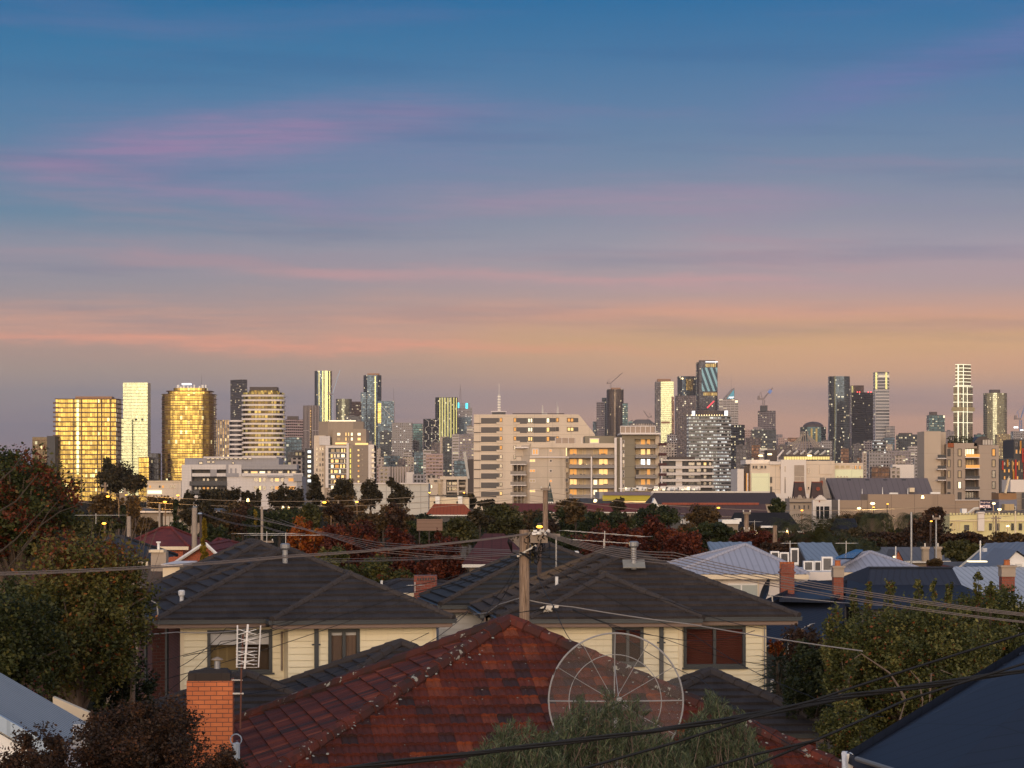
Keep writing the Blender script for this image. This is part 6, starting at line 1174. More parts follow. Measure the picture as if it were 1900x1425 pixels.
# chimney with cap and flue
Yc = 50.0; C0 = P(390, 1425, Yc)
ch = thing('chimney', 'orange brick chimney with a dark stone cap and small capped flue', 'chimney', (C0.x, Yc, 0), R(4)); zt = P(0, 1262, Yc).z
m = MB(); m.box(-.44, .44, -.25, .55, 0, zt); m.build('stack', brick_or, ch); m = MB(); m.box(-.42, .39, -.22, .52, zt, zt+.15); m.prism([(-.40, -.2), (.37, -.2), (.37, .5), (-.40, .5)], zt+.15, zt+.21, poly2=[(-.1, .0), (.32, .0), (.32, .4), (-.1, .4)]); m.build('cap', plain('sooty_cap', (.035, .027, .024), .9, var=.4, scale=5), ch)
m = MB(); m.tube([(.13, .15, zt+.16), (.13, .15, zt+.36)], .06, 12); f_ = m.build('flue_pipe', grey_metal, ch); m = MB(); m.tube([(.13, .15, zt+.38), (.13, .15, zt+.40), (.13, .15, zt+.44)], [.115, .11, .02], 12); m.build('flue_hat', brown_clad, f_)
# aerial fixed to the chimney
am_ = thing('tv_antenna', 'white bow tie antenna on a rusty mast bracketed to the orange chimney', 'antenna', tuple(P(447, 1350, 49.8)), 0); o_ = P(447, 1350, 49.8)
def L3(px, py, dy=0): return P(px, py, 49.8)-o_+Vector((0, dy, 0))
m = MB(); m.tube([L3(446, 1352), L3(448, 1240), L3(451, 1177)], .018, 6); m.build('mast', plain('rusty_pipe', (.12, .05, .035), .8, var=.3, scale=8), am_); m = MB(); m.tube([L3(430, 1262), L3(450, 1262)], .012, 5); m.build('bracket', fin_pale, am_); m = MB(); m.tube([L3(430, 1287), L3(452, 1287)], .018, 5); m.build('bracket', fin_pale, am_)
m = MB(); m.tube([L3(461, 1158, -.1), L3(455, 1240, -.1)], .022, 6); m.build('spine', white_paint, am_)
for py in (1172, 1188, 1212, 1228):
    x_ = 461-(py-1158)*.07; m = MB()
    for s_ in (-1, 1):
        for e in (-5, 5): m.tube([L3(x_, py, -.12), L3(x_+s_*17, py+e, -.12)], .007, 4)
    m.build('bow_tie', white_paint, am_)
m = MB()
for i in range(7): m.tube([L3(438, 1202+i*6, -.04), L3(478, 1202+i*6, -.04)], .005, 4)
m.tube([L3(441, 1160, -.04), L3(440, 1238, -.04)], .014, 4); m.tube([L3(484, 1160, -.04), L3(480, 1238, -.04)], .012, 4); m.build('reflector_grid', white_paint, am_)
# ================================================================== mesh dish
Yd = 46.0; DC = P(1143, 1300, Yd); sat = thing('satellite_dish', 'large round see-through mesh satellite dish with pale rim and ribs', 'satellite dish', tuple(P(1143, 1440, Yd)), 0); base = P(1143, 1440, Yd); c_ = DC-base; Rr = 1.2; ax = Vector((.05, -1, .12)).normalized(); ux = Vector((1, .05, 0)).normalized(); uz = ux.cross(ax).normalized()*-1
if uz.z < 0: uz = -uz
def dp(r, a): return c_+ux*(r*math.cos(a))+uz*(r*math.sin(a))+ax*(.30*(r/Rr)**2-.3)
rim = plain('pale_dish_frame', (.26, .26, .27), .6, var=.2, scale=4)
m = MB(); pts = [dp(Rr, 2*math.pi*i/64) for i in range(65)]; m.tube(pts, .017, 6, cap=False); m.build('rim', rim, sat); m = MB(); m.tube([dp(Rr*.69, 2*math.pi*i/48) for i in range(49)], .008, 5, cap=False); m.build('inner_ring', rim, sat)
for k_ in range(12):
    a = 2*math.pi*k_/12; m = MB(); m.tube([dp(Rr*t_, a) for t_ in (.06, .3, .5, .75, 1)], (.012 if k_ % 3 == 0 else .006), 5); m.build('rib', rim, sat)
mm, t, p, o = newmat('dish_mesh'); u, v, _ = uvs(t); p.inputs['Roughness'].default_value = .7; t.put(p.inputs['Base Color'], (.26, .24, .22))
tr = t.node('ShaderNodeBsdfTransparent'); ms = t.node('ShaderNodeMixShader'); ms.inputs[0].default_value = .15; t.l.new(tr.outputs[0], ms.inputs[1]); t.l.new(p.outputs[0], ms.inputs[2]); t.l.new(ms.outputs[0], o.inputs[0])
m = MB()
for i in range(8):
    for j in range(48): a, b2 = 2*math.pi*j/48, 2*math.pi*(j+1)/48; r0, r1 = Rr*i/8, Rr*(i+1)/8; m.face([dp(r0, a), dp(r1, a), dp(r1, b2), dp(r0, b2)] if i else [dp(0, 0), dp(r1, a), dp(r1, b2)])
m.build('mesh_reflector', mm, sat); m = MB(); m.tube([Vector((0, .3, -2)), c_+Vector((0, .25, -.2))], .045, 8); m.tube([c_-ax*.3, c_+Vector((0, .25, -.2))], .05, 8); m.build('stand', rim, sat); m = MB(); f0 = c_+ax*.55; [m.tube([dp(Rr*.55, a), f0], .008, 4) for a in (1.57, 3.7, 5.7)]; m.tube([f0, f0+ax*.14], .05, 8); m.build('feed', rim, sat)
# black small dishes
def sdish(label, px, py, Y, w_, h_, tilt):
    c = P(px, py, Y); o = thing('satellite_dish', label, 'satellite dish', tuple(c)); m = MB(); n_ = 20
    nx = Vector((tilt, -.25, .35)).normalized(); a_ = nx.cross(Vector((0, 0, 1))).normalized(); b_ = a_.cross(nx).normalized()
    ring = lambda r, dd: [a_*(r*w_*math.cos(6.283*i/n_))+b_*(r*h_*math.sin(6.283*i/n_))-nx*dd for i in range(n_)]
    R0, R1, R2 = ring(1, 0), ring(.6, .05), ring(.02, .08)
    for p_, q_ in ((R0, R1), (R1, R2)):
        for i in range(n_): j = (i+1) % n_; m.face([p_[i], p_[j], q_[j], q_[i]], 0, None, True)
    m.build('reflector', black_metal, o); m = MB(); m.tube([-nx*.08, Vector((.22, .05, -.1)), Vector((.26, .05, -.6))], .018, 6); m.build('pole', fin_pale, o); return o
sdish('black satellite dish seen edge on at the left corner of the left house', 275, 1113, 66.6, .35, .42, -1.0); sdish('black satellite dish seen edge on behind the right slope of the right house', 1418, 1100, 71, .30, .40, -1.0)
# bottom right navy roof
def quadroof(name, label, pts, mat, cat='house', rib=None, wall=None, under=.12, cap_edges=()):
    """one roof plane from photo corners at their own distances, with thickness and a wall under it"""
    W3 = [P(*q) for q in pts]; c = sum(W3, Vector())/len(W3); o = thing(name, label, cat, (c.x, c.y, 0)); V = [q-Vector((c.x, c.y, 0)) for q in W3]; m = MB(); tiles(m, V, None, **(rib or {}))
    n = (V[1]-V[0]).cross(V[2]-V[0]).normalized(); n = n if n.z > 0 else -n; Lw = [v-n*under for v in V]; m.face(Lw[::-1])
    for i in range(len(V)): j = (i+1) % len(V); m.face([V[i], Lw[i], Lw[j], V[j]])
    m.build('roof', mat, o)
    for i, j in cap_edges: mm_ = MB(); mm_.tube([V[i]+Vector((0, 0, .03)), V[j]+Vector((0, 0, .03))], .06, 6); mm_.build('ridge_cap', mat, o)
    if wall:
        m = MB(); k = .93; z_ = min(v.z for v in V)-under-.05; lo = [Vector((v.x*k, v.y*k, 0)) for v in V]; hi = [Vector((v.x*k, v.y*k, (v-n*(under+.02)).z)) for v in V]
        for i in range(len(V)): j = (i+1) % len(V); m.face([lo[i], lo[j], hi[j], hi[i]])
        m.build('wall', wall, o)
    return o
o = quadroof('house', 'plain dark navy iron roof filling the bottom right corner', [(1572, 1395, 30), (1700, 1460, 27), (2100, 1560, 25), (2150, 1080, 38), (1925, 1180, 37)], corr('ribbed_navy_iron', (.012, .018, .036), .65, j=(.45, 60, .035, .7)), wall=white_paint, rib=dict(colw=.45, prof=[(0, 0), (.06, .05), (.12, .05), (.18, 0), (1, 0)])); b0 = o.location  # dark lines painted into the colour stand in for the ribs' shade
m = MB(); m.tube([P(1566, 1397, 29.9)-b0, P(1570, 1440, 29.5)-b0], .03, 4); m.box((P(1566, 0, 30)-b0).x, (P(1580, 0, 30)-b0).x, (30-b0.y)-.12, (30-b0.y)+.2, P(0, 1440, 30).z, P(0, 1397, 30).z); m.build('gutter_end', white_paint, o); m = MB(); m.tube([P(1590, 1408, 29.2)-b0, P(1760, 1462, 26.6)-b0], .03, 8); m.build('gutter', plain('pale_gutter', (.16, .16, .16), .45), o)
# bottom left blue roof
o = quadroof('house', 'pale blue corrugated roof in the bottom left corner', [(95, 1394, 40.5), (172, 1350, 44.5), (-80, 1205, 44.5), (-182, 1234, 40.5)], corr('ribbed_blue_iron', (.24, .29, .36), .6, j=(.16, 60, .045, .5)), rib=dict(colw=.16, prof=[(0, 0), (.3, .035), (.5, .035), (.8, 0), (1, 0)]), wall=white_paint); b0 = o.location  # rib shading drawn as dark lines in the base colour
m = MB(); a_, c_ = P(97, 1397, 40.4)-b0, P(-182, 1236, 40.4)-b0; m.obox((a_+c_)/2, (a_-c_)/2, (0, .05, 0), (.04, 0, .10)); m.build('barge_board', corr('light_blue_flashing', (.34, .42, .52), .6), o); m = MB(); m.obox((a_+c_)/2+Vector((-.05, .1, -.36)), (a_-c_)/2, (0, .04, 0), (.0, 0, .2)); m.build('fascia', white_paint, o)
b = Bd('wire_basket', 'white wire cage standing on the edge of the blue corrugated roof', 136, 172, 1341, 36, cat='wire cage', dep=.35); m = MB()
for i in range(13): x = b.X(136)+i*(b.X(172)-b.X(136))/12; m.tube([(x, 0, b.Z(1385)), (x, 0, b.Z(1345)), (x, .15, b.Z(1341)), (x, .35, b.Z(1343))], .004, 4)
for i in range(5): z = b.Z(1385-i*10); m.tube([(b.X(136), -.005, z), (b.X(172), -.005, z)], .005, 4)
m.build('wire_frame', white_paint, b.root); b.bx('white_post', white_paint, 150, 170, 1385, 1425, .1, .3)
m = MB(); o_ = P(438, 1425, 42); pt = [Vector((0, 0, -.4)), Vector((0, 0, .40)), Vector((.02, 0, .44))]; m.tube(pt, [.065, .065, .02], 10); pp = thing('vent_pipe', 'peeling pale blue vent pipe with a ring top, left of the red roof', 'vent pipe', tuple(o_)); m.build('pipe', plain('peeling_blue_paint', (.30, .34, .40), .7, var=.5, scale=9), pp); m = MB(); m.tube([Vector((.09*math.cos(a), 0, .46+.09*math.sin(a))) for a in [i*.3927 for i in range(17)]], .012, 5, cap=False); m.build('ring', iron_blue, pp)
b = Bd('fence', 'cream boundary wall glimpsed under the left tree', 98, 165, 1293, 48, cat='fence', dep=.2); m = MB(); z0, z1 = b.Z(1293), b.Z(1322); m.face([(b.X(98), 0, 0), (b.X(165), 0, 0), (b.X(165), 0, b.Z(1322)), (b.X(98), 0, z0)]); m.face([(b.X(98), .2, 0), (b.X(98), .2, z0), (b.X(165), .2, b.Z(1322)), (b.X(165), .2, 0)]); m.face([(b.X(98), 0, z0), (b.X(165), 0, b.Z(1322)), (b.X(165), .2, b.Z(1322)), (b.X(98), .2, z0)]); m.build('wall', cream_trim, b.root)
# ================================================================== right hand iron roofs
def hipiron(name, label, x0, x1, pe, px_a, pa, Y, dep, mat, wallm, ribs=dict(colw=.28, prof=SINE), rx=None, cat='house'):
    b = Bd(name, label, x0, x1, pe, Y, cat=cat, dep=dep); ze = b.H; Ya = Y+dep/2; A = P(px_a[0], pa, Ya); B2 = P(px_a[1], pa, Ya); o = b.root.location; a_ = A-o; b_ = B2-o
    X0, X1 = b.X(x0), b.X(x1); m = MB(); V = [Vector((X0, 0, ze)), Vector((X1, 0, ze)), Vector((X1, dep, ze)), Vector((X0, dep, ze))]
    tiles(m, [V[0], V[1], b_, a_] if (a_-b_).length > .01 else [V[0], V[1], a_], None, **ribs); tiles(m, [V[1], V[2], b_], None, **ribs); tiles(m, [V[3], V[0], a_], None, **ribs); tiles(m, [V[2], V[3], a_, b_] if (a_-b_).length > .01 else [V[2], V[3], a_], None, **ribs)
    m.build('roof', mat, b.root); m = MB()
    for p_, q_ in ((V[0], a_), (V[1], b_), (V[2], b_), (V[3], a_), (a_, b_)):
        if (p_-q_).length > .01: m.tube([p_+Vector((0, 0, .03)), q_+Vector((0, 0, .03))], .085, 6)
    m.build('ridge_caps', mat, b.root); m = MB(); m.box(X0+.35, X1-.35, .35, dep-.35, 0, ze-.05); m.build('wall', wallm, b.root); m = MB(); m.box(X0, X1, -.12, 0, ze-.18, ze); m.build('gutter', cream_trim, b.root); return b
b = hipiron('house', 'white walled house with a pale lavender corrugated hip roof, largest of the right group', 1245, 1500, 1066, (1382, 1384), 1012, 100, 10, iron_lav, white_render)
b.bx('window', darkglass if 0 else white_paint, 1352, 1409, 1083, 1108, .22, .36); [b.bx('pane', plain('pale_window', (.35, .38, .36), .3) if i == 0 else bpy.data.materials['pale_window'], x0_, x1_, 1086, 1106, .2, .23) for i, (x0_, x1_) in enumerate(((1354, 1375), (1378, 1406)))]; b.bx('cornice', cream_trim, 1270, 1495, 1069, 1072, .1, .4); b.bx('downpipe', cream_trim, 1407, 1408.5, 1072, 1120, .15, .3)
b = hipiron('house', 'white walled house with a lavender hip roof and solar panel, right of the brick chimneys', 1545, 1722, 1062, (1612, 1616), 1026, 104, 9, iron_lav, white_render); b.bx('cornice', cream_trim, 1560, 1700, 1065, 1068, .1, .4)
m = MB(); o_ = b.root.location; A1, A2, A3, A4 = [P(*q)-o_+Vector((0, 0, .16)) for q in ((1546, 1043, 104.3), (1583, 1043, 104.5), (1602, 1027, 108), (1588, 1026, 108))]; m.face([A1, A2, A3, A4]); m.face([A4-Vector((0, 0, .05)), A3-Vector((0, 0, .05)), A2-Vector((0, 0, .05)), A1-Vector((0, 0, .05))]); m.build('solar_panel', solar, b.root)
quadroof('shed', 'pale blue iron skillion roof left of the vine, behind the lavender hip', [(1312, 1006, 130), (1395, 1006, 130), (1395, 1035, 122), (1325, 1035, 122)], iron_blue, 'shed', dict(colw=.5, prof=RIB), dark_panel)
quadroof('shed', 'pale blue iron roof right of the vine in front of the palm', [(1480, 1007, 128), (1543, 1007, 128), (1560, 1040, 120), (1496, 1040, 120)], iron_blue, 'shed', dict(colw=.5, prof=RIB), dark_panel)
b = Bd('parapet_house', 'plain white parapet wall joining the two lavender roofed houses', 1480, 1556, 1061, 101.5, cat='wall', dep=6); b.vol('wall', white_render, b.foot('box'), 0, b.H, white_paint)
def acunit(label, x0, x1, y0, y1, Y):
    b = Bd('air_conditioner', label, x0, x1, y0, Y, cat='air conditioner', group='air conditioner units on the flat roof between the iron roofs', dep=.35); b.bx('casing', white_paint, x0, x1, y0, y1, 0, .35)
    m = MB(); X0, X1 = b.X(x0+.18*(x1-x0)), b.X(x0+.8*(x1-x0)); Z0, Z1 = b.Z(y1-(y1-y0)*.1), b.Z(y0+(y1-y0)*.12); n = 9
    for i in range(n): x = X0+(X1-X0)*i/(n-1); m.box(x-.012, x+.012, -.02, 0, Z0, Z1)
    m.build('grille', dark_panel, b.root); m = MB(); m.box(b.X(x0), b.X(x1), 0, .35, b.Z(y1+3), b.Z(y1)); m.build('bracket', grey_metal, b.root)
for i, (x0, x1, y0, y1, lb) in enumerate(((1430, 1446, 1023, 1043, 'wide white air conditioner leftmost in front of the dark vine'), (1447, 1464, 1025, 1046, 'white air conditioner second from the left in front of the vine'), (1467, 1482, 1017, 1046, 'tall white air conditioner beside the antenna pole'),
    (1491, 1510, 1041, 1059, 'squat white air conditioner on the parapet, left one'), (1511, 1524, 1041, 1060, 'squat white air conditioner on the parapet, middle one'), (1525, 1545, 1033, 1060, 'tall cream air conditioner on the parapet beside the solar panel'))): acunit(lb, x0, x1, y0, y1, 103)
b = Bd('air_conditioner', 'white air conditioner on the right house side wall by the spiky plant', 1432, 1448, 1262, 66.3, cat='air conditioner', dep=.3); b.bx('casing', white_paint, 1432, 1448, 1262, 1296, 0, .3); m = MB(); [m.box(b.X(1433.5), b.X(1444.5), -.015, 0, b.Z(1290-i*4.2), b.Z(1288.8-i*4.2)) for i in range(6)]; [m.box(b.X(1434+i*3.3), b.X(1434.7+i*3.3), -.016, 0, b.Z(1291), b.Z(1267)) for i in range(4)]; m.build('grille', dark_panel, b.root)
# brick chimneys
def bchim(label, x0, x1, yt, yb, Y, pots, stone_top=False):
    b = Bd('chimney', label, x0, x1, yt, Y, cat='chimney', dep=.5); w_ = b.W; bk_ = brick_rd
    b.bx('stack', bpy.data.materials['chimney_red_brick'], x0+1, x1-1, yt+14, yb, 0, .5)
    if stone_top: b.bx('rendered_head', stone, x0, x1, yt+12, yt+31, -.05, .55); b.bx('cornice', stone, x0-2, x1+2, yt+10, yt+13.5, -.1, .6)
    else: b.bx('head', bpy.data.materials['chimney_red_brick'], x0-1.5, x1+1.5, yt+18, yt+21, -.04, .54); b.bx('upper_stack', bpy.data.materials['chimney_red_brick'], x0+2, x1-2, yt+3, yt+14, .03, .47)
    m = MB()
    for i in range(pots): xx = b.X(x0+(x1-x0)*(i+.5+.5*(pots == 1)*0)/pots); r_ = .11 if pots < 3 else .075; m.tube([(xx, .25, b.Z(yt+12)), (xx, .25, b.Z(yt+2)), (xx, .25, b.Z(yt))], [r_, r_*.85, r_*1.05], 10)
    m.build('chimney_pots', terracotta, b.root)
brickmat('chimney_red_brick', (.25, .065, .038), (.19, .050, .032), (.20, .13, .10))
bchim('red brick chimney with a row of small pots before the lavender roof', 1448, 1475, 1043, 1104, 88, 4); bchim('brick chimney with a stone head and one stacked pot', 1546, 1566, 1040, 1112, 88, 1, True); bchim('brick chimney with a round stone head and orange pot at the far right', 1858, 1884, 1039, 1098, 84, 1, True)
# navy roofs behind the right house
quadroof('house', 'navy iron roof falling towards us right of the right house', [(1395, 1195, 78), (1560, 1195, 78), (1572, 1075, 92), (1500, 1078, 92), (1420, 1112, 84)], iron_navy, 'house', dict(colw=.25, prof=SINE), dark_panel)
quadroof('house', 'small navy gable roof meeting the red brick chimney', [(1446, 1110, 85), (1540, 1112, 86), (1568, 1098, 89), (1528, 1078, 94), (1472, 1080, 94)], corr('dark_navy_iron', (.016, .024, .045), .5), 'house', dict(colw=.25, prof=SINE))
b = Bd('house', 'navy mansard roofed house behind the right hand tree', 1598, 1800, 1054, 92, dep=7); q0 = [(b.X(1600), 0), (b.X(1802), 0), (b.X(1802), 9), (b.X(1600), 9)]; q1 = [(b.X(1622), 1), (b.X(1775), 1), (b.X(1775), 1.6), (b.X(1622), 1.6)]
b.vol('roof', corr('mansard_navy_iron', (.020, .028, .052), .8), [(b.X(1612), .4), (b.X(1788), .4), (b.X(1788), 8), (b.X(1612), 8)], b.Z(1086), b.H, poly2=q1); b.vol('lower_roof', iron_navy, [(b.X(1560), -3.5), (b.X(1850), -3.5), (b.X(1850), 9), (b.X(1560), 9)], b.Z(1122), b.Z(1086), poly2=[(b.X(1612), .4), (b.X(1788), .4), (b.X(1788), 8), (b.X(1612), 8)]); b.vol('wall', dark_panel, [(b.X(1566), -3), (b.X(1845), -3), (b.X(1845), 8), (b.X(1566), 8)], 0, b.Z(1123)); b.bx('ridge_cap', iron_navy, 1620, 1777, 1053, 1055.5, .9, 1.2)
quadroof('house', 'white painted iron roof glimpsed right of the navy mansard', [(1740, 1122, 101), (1925, 1122, 101), (1925, 1052, 112), (1762, 1052, 112)], iron_white, 'house', dict(colw=.25, prof=SINE), white_render)
b = Bd('house', 'grey iron roofed house with a white gable end and roof window, far right', 1780, 1925, 1050, 118, dep=9); m = MB(); o_ = b.root.location
tiles(m, [P(1783, 1052, 118)-o_, P(1925, 1052, 118)-o_, P(1925, 1005, 127)-o_, P(1830, 1012, 127)-o_], None, colw=.5, prof=RIB); m.build('roof', iron_grey, b.root); m = MB(); m.tube([P(1782, 1053, 118)-o_, P(1832, 1011, 127)-o_], .09, 5); m.build('barge_board', cream_trim, b.root); b.vol('wall', brick_rd, b.foot('box', y0=.4), 0, b.Z(1053))
b.bx('roof_window', iron_white, 1839, 1848, 1019, 1026, 2.2, 2.5); g2 = Bd('gable', 'white boarded gable with a small vent below the grey iron roof', 1848, 1925, 1024, 112, dep=5); m = MB(); m.face([(g2.X(1850), 0, g2.Z(1062)), (g2.X(1925), 0, g2.Z(1062)), (g2.X(1925), 0, g2.Z(1050)), (g2.X(1885), 0, g2.Z(1024))]); m.face([(g2.X(1850), 5, g2.Z(1062)), (g2.X(1885), 5, g2.Z(1024)), (g2.X(1925), 5, g2.Z(1050)), (g2.X(1925), 5, g2.Z(1062))]); m.build('wall', white_paint, g2.root)
m = MB(); m.face([(g2.X(1845), -.3, g2.Z(1060)), (g2.X(1885), -.3, g2.Z(1021)), (g2.X(1885), 5, g2.Z(1021)), (g2.X(1845), 5, g2.Z(1060))]); m.face([(g2.X(1885), -.3, g2.Z(1021)), (g2.X(1930), -.3, g2.Z(1051)), (g2.X(1930), 5, g2.Z(1051)), (g2.X(1885), 5, g2.Z(1021))]); m.build('roof', iron_grey, g2.root); g2.bx('vent', grey_metal, 1884, 1896, 1046, 1051, -.05, .05); g2.vol('lower_wall', white_paint, g2.foot('box', px0=1852, px1=1925, y0=.05), 0, g2.Z(1062)); g2.bx('skylight_pane', lit_pale, 1806, 1840, 1042, 1044.5, 1.0, 1.6)
# left: orange brick gables and red roofs
def gablehouse(name, label, x0, x1, pe, pxr, pr, Y, dep, roofm, wallm, barge=None):
    b = Bd(name, label, x0, x1, pe, Y, dep=dep); X0, X1 = b.X(x0), b.X(x1); xr = b.X(pxr); zr = b.Z(pr); ze = b.H; m = MB(); m.box(X0+.2, X1-.2, 0, dep, 0, ze-.04); m.face([(X0+.1, 0, ze), (X1-.1, 0, ze), (xr, 0, zr-.05)]); m.face([(X1-.1, dep, ze), (X0+.1, dep, ze), (xr, dep, zr-.05)]); m.build('wall', wallm, b.root); m = MB()
    tiles(m, [(X0-.1, dep, ze-.05), (X0-.1, -.4, ze-.05), (xr, -.4, zr), (xr, dep, zr)], .34, .04); tiles(m, [(X1+.1, -.4, ze-.05), (X1+.1, dep, ze-.05), (xr, dep, zr), (xr, -.4, zr)], .34, .04); m.build('roof', roofm, b.root)
    m = MB(); [m.tube([(a, -.42, za), (xr, -.42, zr+.02)], .07, 4) for a, za in ((X0-.1, ze-.05), (X1+.1, ze-.05))]; m.build('barge_boards', barge or white_paint, b.root); return b
gablehouse('house', 'orange brick house with a wide gable and white barge boards, left of the pencil pine', 318, 425, 1050, 382, 1008, 112, 9, tilemat('wine_red_tile', [(0, (.13, .02, .018)), (1, (.20, .035, .025))], grime=.4), brickmat('far_orange_brick', (.42, .11, .055), (.34, .085, .045)))
b = hipiron('house', 'dark red tiled hip roof behind the pencil pine', 372, 450, 1026, (404, 408), 1001, 128, 9, bpy.data.materials['wine_red_tile'], brick_rd, ribs={}); b = hipiron('house', 'dark red tiled house behind the bare autumn tree on the left', 225, 350, 1014, (300, 318), 980, 140, 9, bpy.data.materials['wine_red_tile'], bpy.data.materials['far_orange_brick'], ribs={})
hipiron('house', 'blue slate roofed house showing behind the big left tree', 165, 275, 1042, (205, 225), 997, 105, 9, tile_blue, brown_clad, ribs={})
b = Bd('garden_room', 'small cream flat roofed building behind the left house corner', 302, 340, 1050, 92, cat='shed', dep=4); b.vol('wall', cream_trim, b.foot('box'), 0, b.H, slate); b.bx('eave', slab_white, 300, 341, 1046.5, 1050, -.2, 4); b.bx('side', dark_panel, 334, 345, 1052, 1090, -.1, 3)
b = Bd('house', 'red brick house with a white corner post seen through the left tree', -30, 45, 1052, 90, dep=8); b.vol('wall', brick_rd, b.foot('box'), 0, b.H, tile_blue); b.bx('corner_post', white_paint, 30, 40, 1054, 1094, -.2, .1); b.vol('roof', tile_dark, b.foot('box'), b.H, b.Z(1010), poly2=[(b.X(-20), 3.5), (b.X(40), 3.5), (b.X(40), 4.5), (b.X(-20), 4.5)])
b = Bd('chimney', 'squat tan stone chimney with a white cowl beside the left tree', 278, 312, 1020, 96, cat='chimney', dep=.8); b.bx('stack', stone, 280, 308, 1024, 1060, 0, .7); b.bx('cap', cream_trim, 276, 304, 1020, 1025, -.1, .8); m = MB(); m.tube([(b.X(292), .3, b.Z(1020)), (b.X(292), .3, b.Z(1008))], .05, 8); m.tube([(b.X(292), .3, b.Z(1008)), (b.X(292), .3, b.Z(1005))], .09, 8); m.build('cowl', white_paint, b.root)
b = Bd('chimney', 'rust red louvred brick chimney in the gap above the middle house', 768, 810, 1068, 86, cat='chimney', dep=.8); b.vol('stack', brick_rd, b.foot('box'), b.Z(1120), b.H); m = MB(); [m.box(b.X(774+i*5), b.X(776.5+i*5), -.03, .1, b.Z(1077), b.Z(1072)) for i in range(7)]; m.build('vent_slots', dark_panel, b.root)
hipiron('house', 'dark roofed house low in the gap between left and middle houses', 690, 850, 1100, (740, 775), 1078, 88, 8, tile_dark, brown_clad, ribs={})
# ================================================================== vegetation
def leafmat(name, stops, rough=.55, trans=.25):
    m, t, p, o = newmat(name); at = t.node('ShaderNodeAttribute', attribute_name='tint'); c = t.ramp(at.outputs['Fac'], stops)
    t.put(p.inputs['Base Color'], c); p.inputs['Roughness'].default_value = rough; p.inputs['Specular IOR Level'].default_value = .3
    tl = t.node('ShaderNodeBsdfTranslucent'); t.put(tl.inputs[0], c); ms = t.node('ShaderNodeMixShader'); ms.inputs[0].default_value = trans; t.l.new(p.outputs[0], ms.inputs[1]); t.l.new(tl.outputs[0], ms.inputs[2]); t.l.new(ms.outputs[0], o.inputs[0]); return m
L_gum = leafmat('gum_leaves', [(0, (.020, .018, .009)), (.6, (.050, .040, .018)), (1, (.11, .072, .032))])
L_green = leafmat('dark_green_leaves', [(0, (.014, .020, .008)), (.6, (.032, .042, .014)), (1, (.075, .080, .022))])
L_olive = leafmat('olive_green_leaves', [(0, (.028, .030, .010)), (.6, (.070, .068, .020)), (1, (.15, .12, .035))])
L_red = leafmat('crimson_leaves', [(0, (.030, .011, .007)), (.5, (.095, .020, .011)), (.85, (.19, .045, .015)), (1, (.30, .11, .025))])
L_orange = leafmat('orange_autumn_leaves', [(0, (.06, .014, .006)), (.4, (.22, .045, .010)), (.8, (.40, .12, .015)), (1, (.34, .18, .03))])
L_left = leafmat('turning_leaves', [(0, (.012, .018, .006)), (.35, (.045, .055, .014)), (.62, (.15, .13, .030)), (.74, (.10, .035, .014)), (.92, (.19, .035, .014)), (1, (.34, .12, .03))])
L_birch = leafmat('yellowing_green_leaves', [(0, (.030, .036, .010)), (.45, (.070, .080, .022)), (.85, (.22, .20, .060)), (.95, (.18, .08, .02)), (1, (.20, .06, .02))])
L_maple = leafmat('brown_maple_leaves', [(0, (.016, .012, .008)), (.5, (.050, .026, .014)), (.9, (.10, .045, .020)), (1, (.20, .05, .02))])
L_bottle = leafmat('grey_green_needles', [(0, (.030, .042, .022)), (.6, (.075, .100, .052)), (1, (.16, .19, .11))])
L_yellow = leafmat('yellow_cypress_leaves', [(0, (.09, .065, .01)), (.6, (.26, .18, .02)), (1, (.42, .30, .04))])
L_brown = leafmat('olive_brown_leaves', [(0, (.030, .020, .009)), (.6, (.098, .060, .022)), (1, (.20, .115, .038))])
L_palm = leafmat('palm_fronds', [(0, (.020, .024, .009)), (.6, (.058, .062, .020)), (1, (.12, .11, .035))])
bark = plain('grey_brown_bark', (.14, .105, .085), .9, var=.35, scale=3); bark_pale = plain('pale_bark', (.30, .25, .20), .8, var=.3, scale=3); bark_dark = plain('dark_bark', (.05, .038, .03), .9, var=.3, scale=3)
def leafmesh(name, C_, size, mat, parent, rng, aspect=1.7, up=.35, tint=None, droop=None):
    n = len(C_); a = rng.normal(size=(n, 3)); a[:, 2] *= .7
    if droop is not None: a = a*.45+droop
    a /= np.linalg.norm(a, axis=1)[:, None]
    nn = rng.normal(size=(n, 3)); nn[:, 2] += up; b = np.cross(nn, a); b /= np.linalg.norm(b, axis=1)[:, None]+1e-9
    s = size*rng.uniform(.55, 1.25, n)[:, None]; cr = np.cross(a, b)*s*.18
    v = np.empty((n, 4, 3)); v[:, 0] = C_-a*s*.5; v[:, 1] = C_+b*s/aspect*.5-cr-a*s*.05; v[:, 2] = C_+a*s*.5; v[:, 3] = C_-b*s/aspect*.5-cr-a*s*.05
    me = bpy.data.meshes.new(name); me.vertices.add(n*4); me.vertices.foreach_set('co', v.reshape(-1)); me.loops.add(n*4); me.loops.foreach_set('vertex_index', np.arange(n*4, dtype=np.int32)); me.polygons.add(n)
    me.polygons.foreach_set('loop_start', np.arange(0, n*4, 4, dtype=np.int32)); me.polygons.foreach_set('loop_total', np.full(n, 4, dtype=np.int32)); me.update(calc_edges=True)
    at = me.attributes.new('tint', 'FLOAT', 'FACE'); tv = rng.random(n) if tint is None else tint; at.data.foreach_set('value', np.clip(tv, 0, 1).astype(np.float32)); me.materials.append(mat)
    o = bpy.data.objects.new(name, me); col.objects.link(o); o.parent = parent; return o
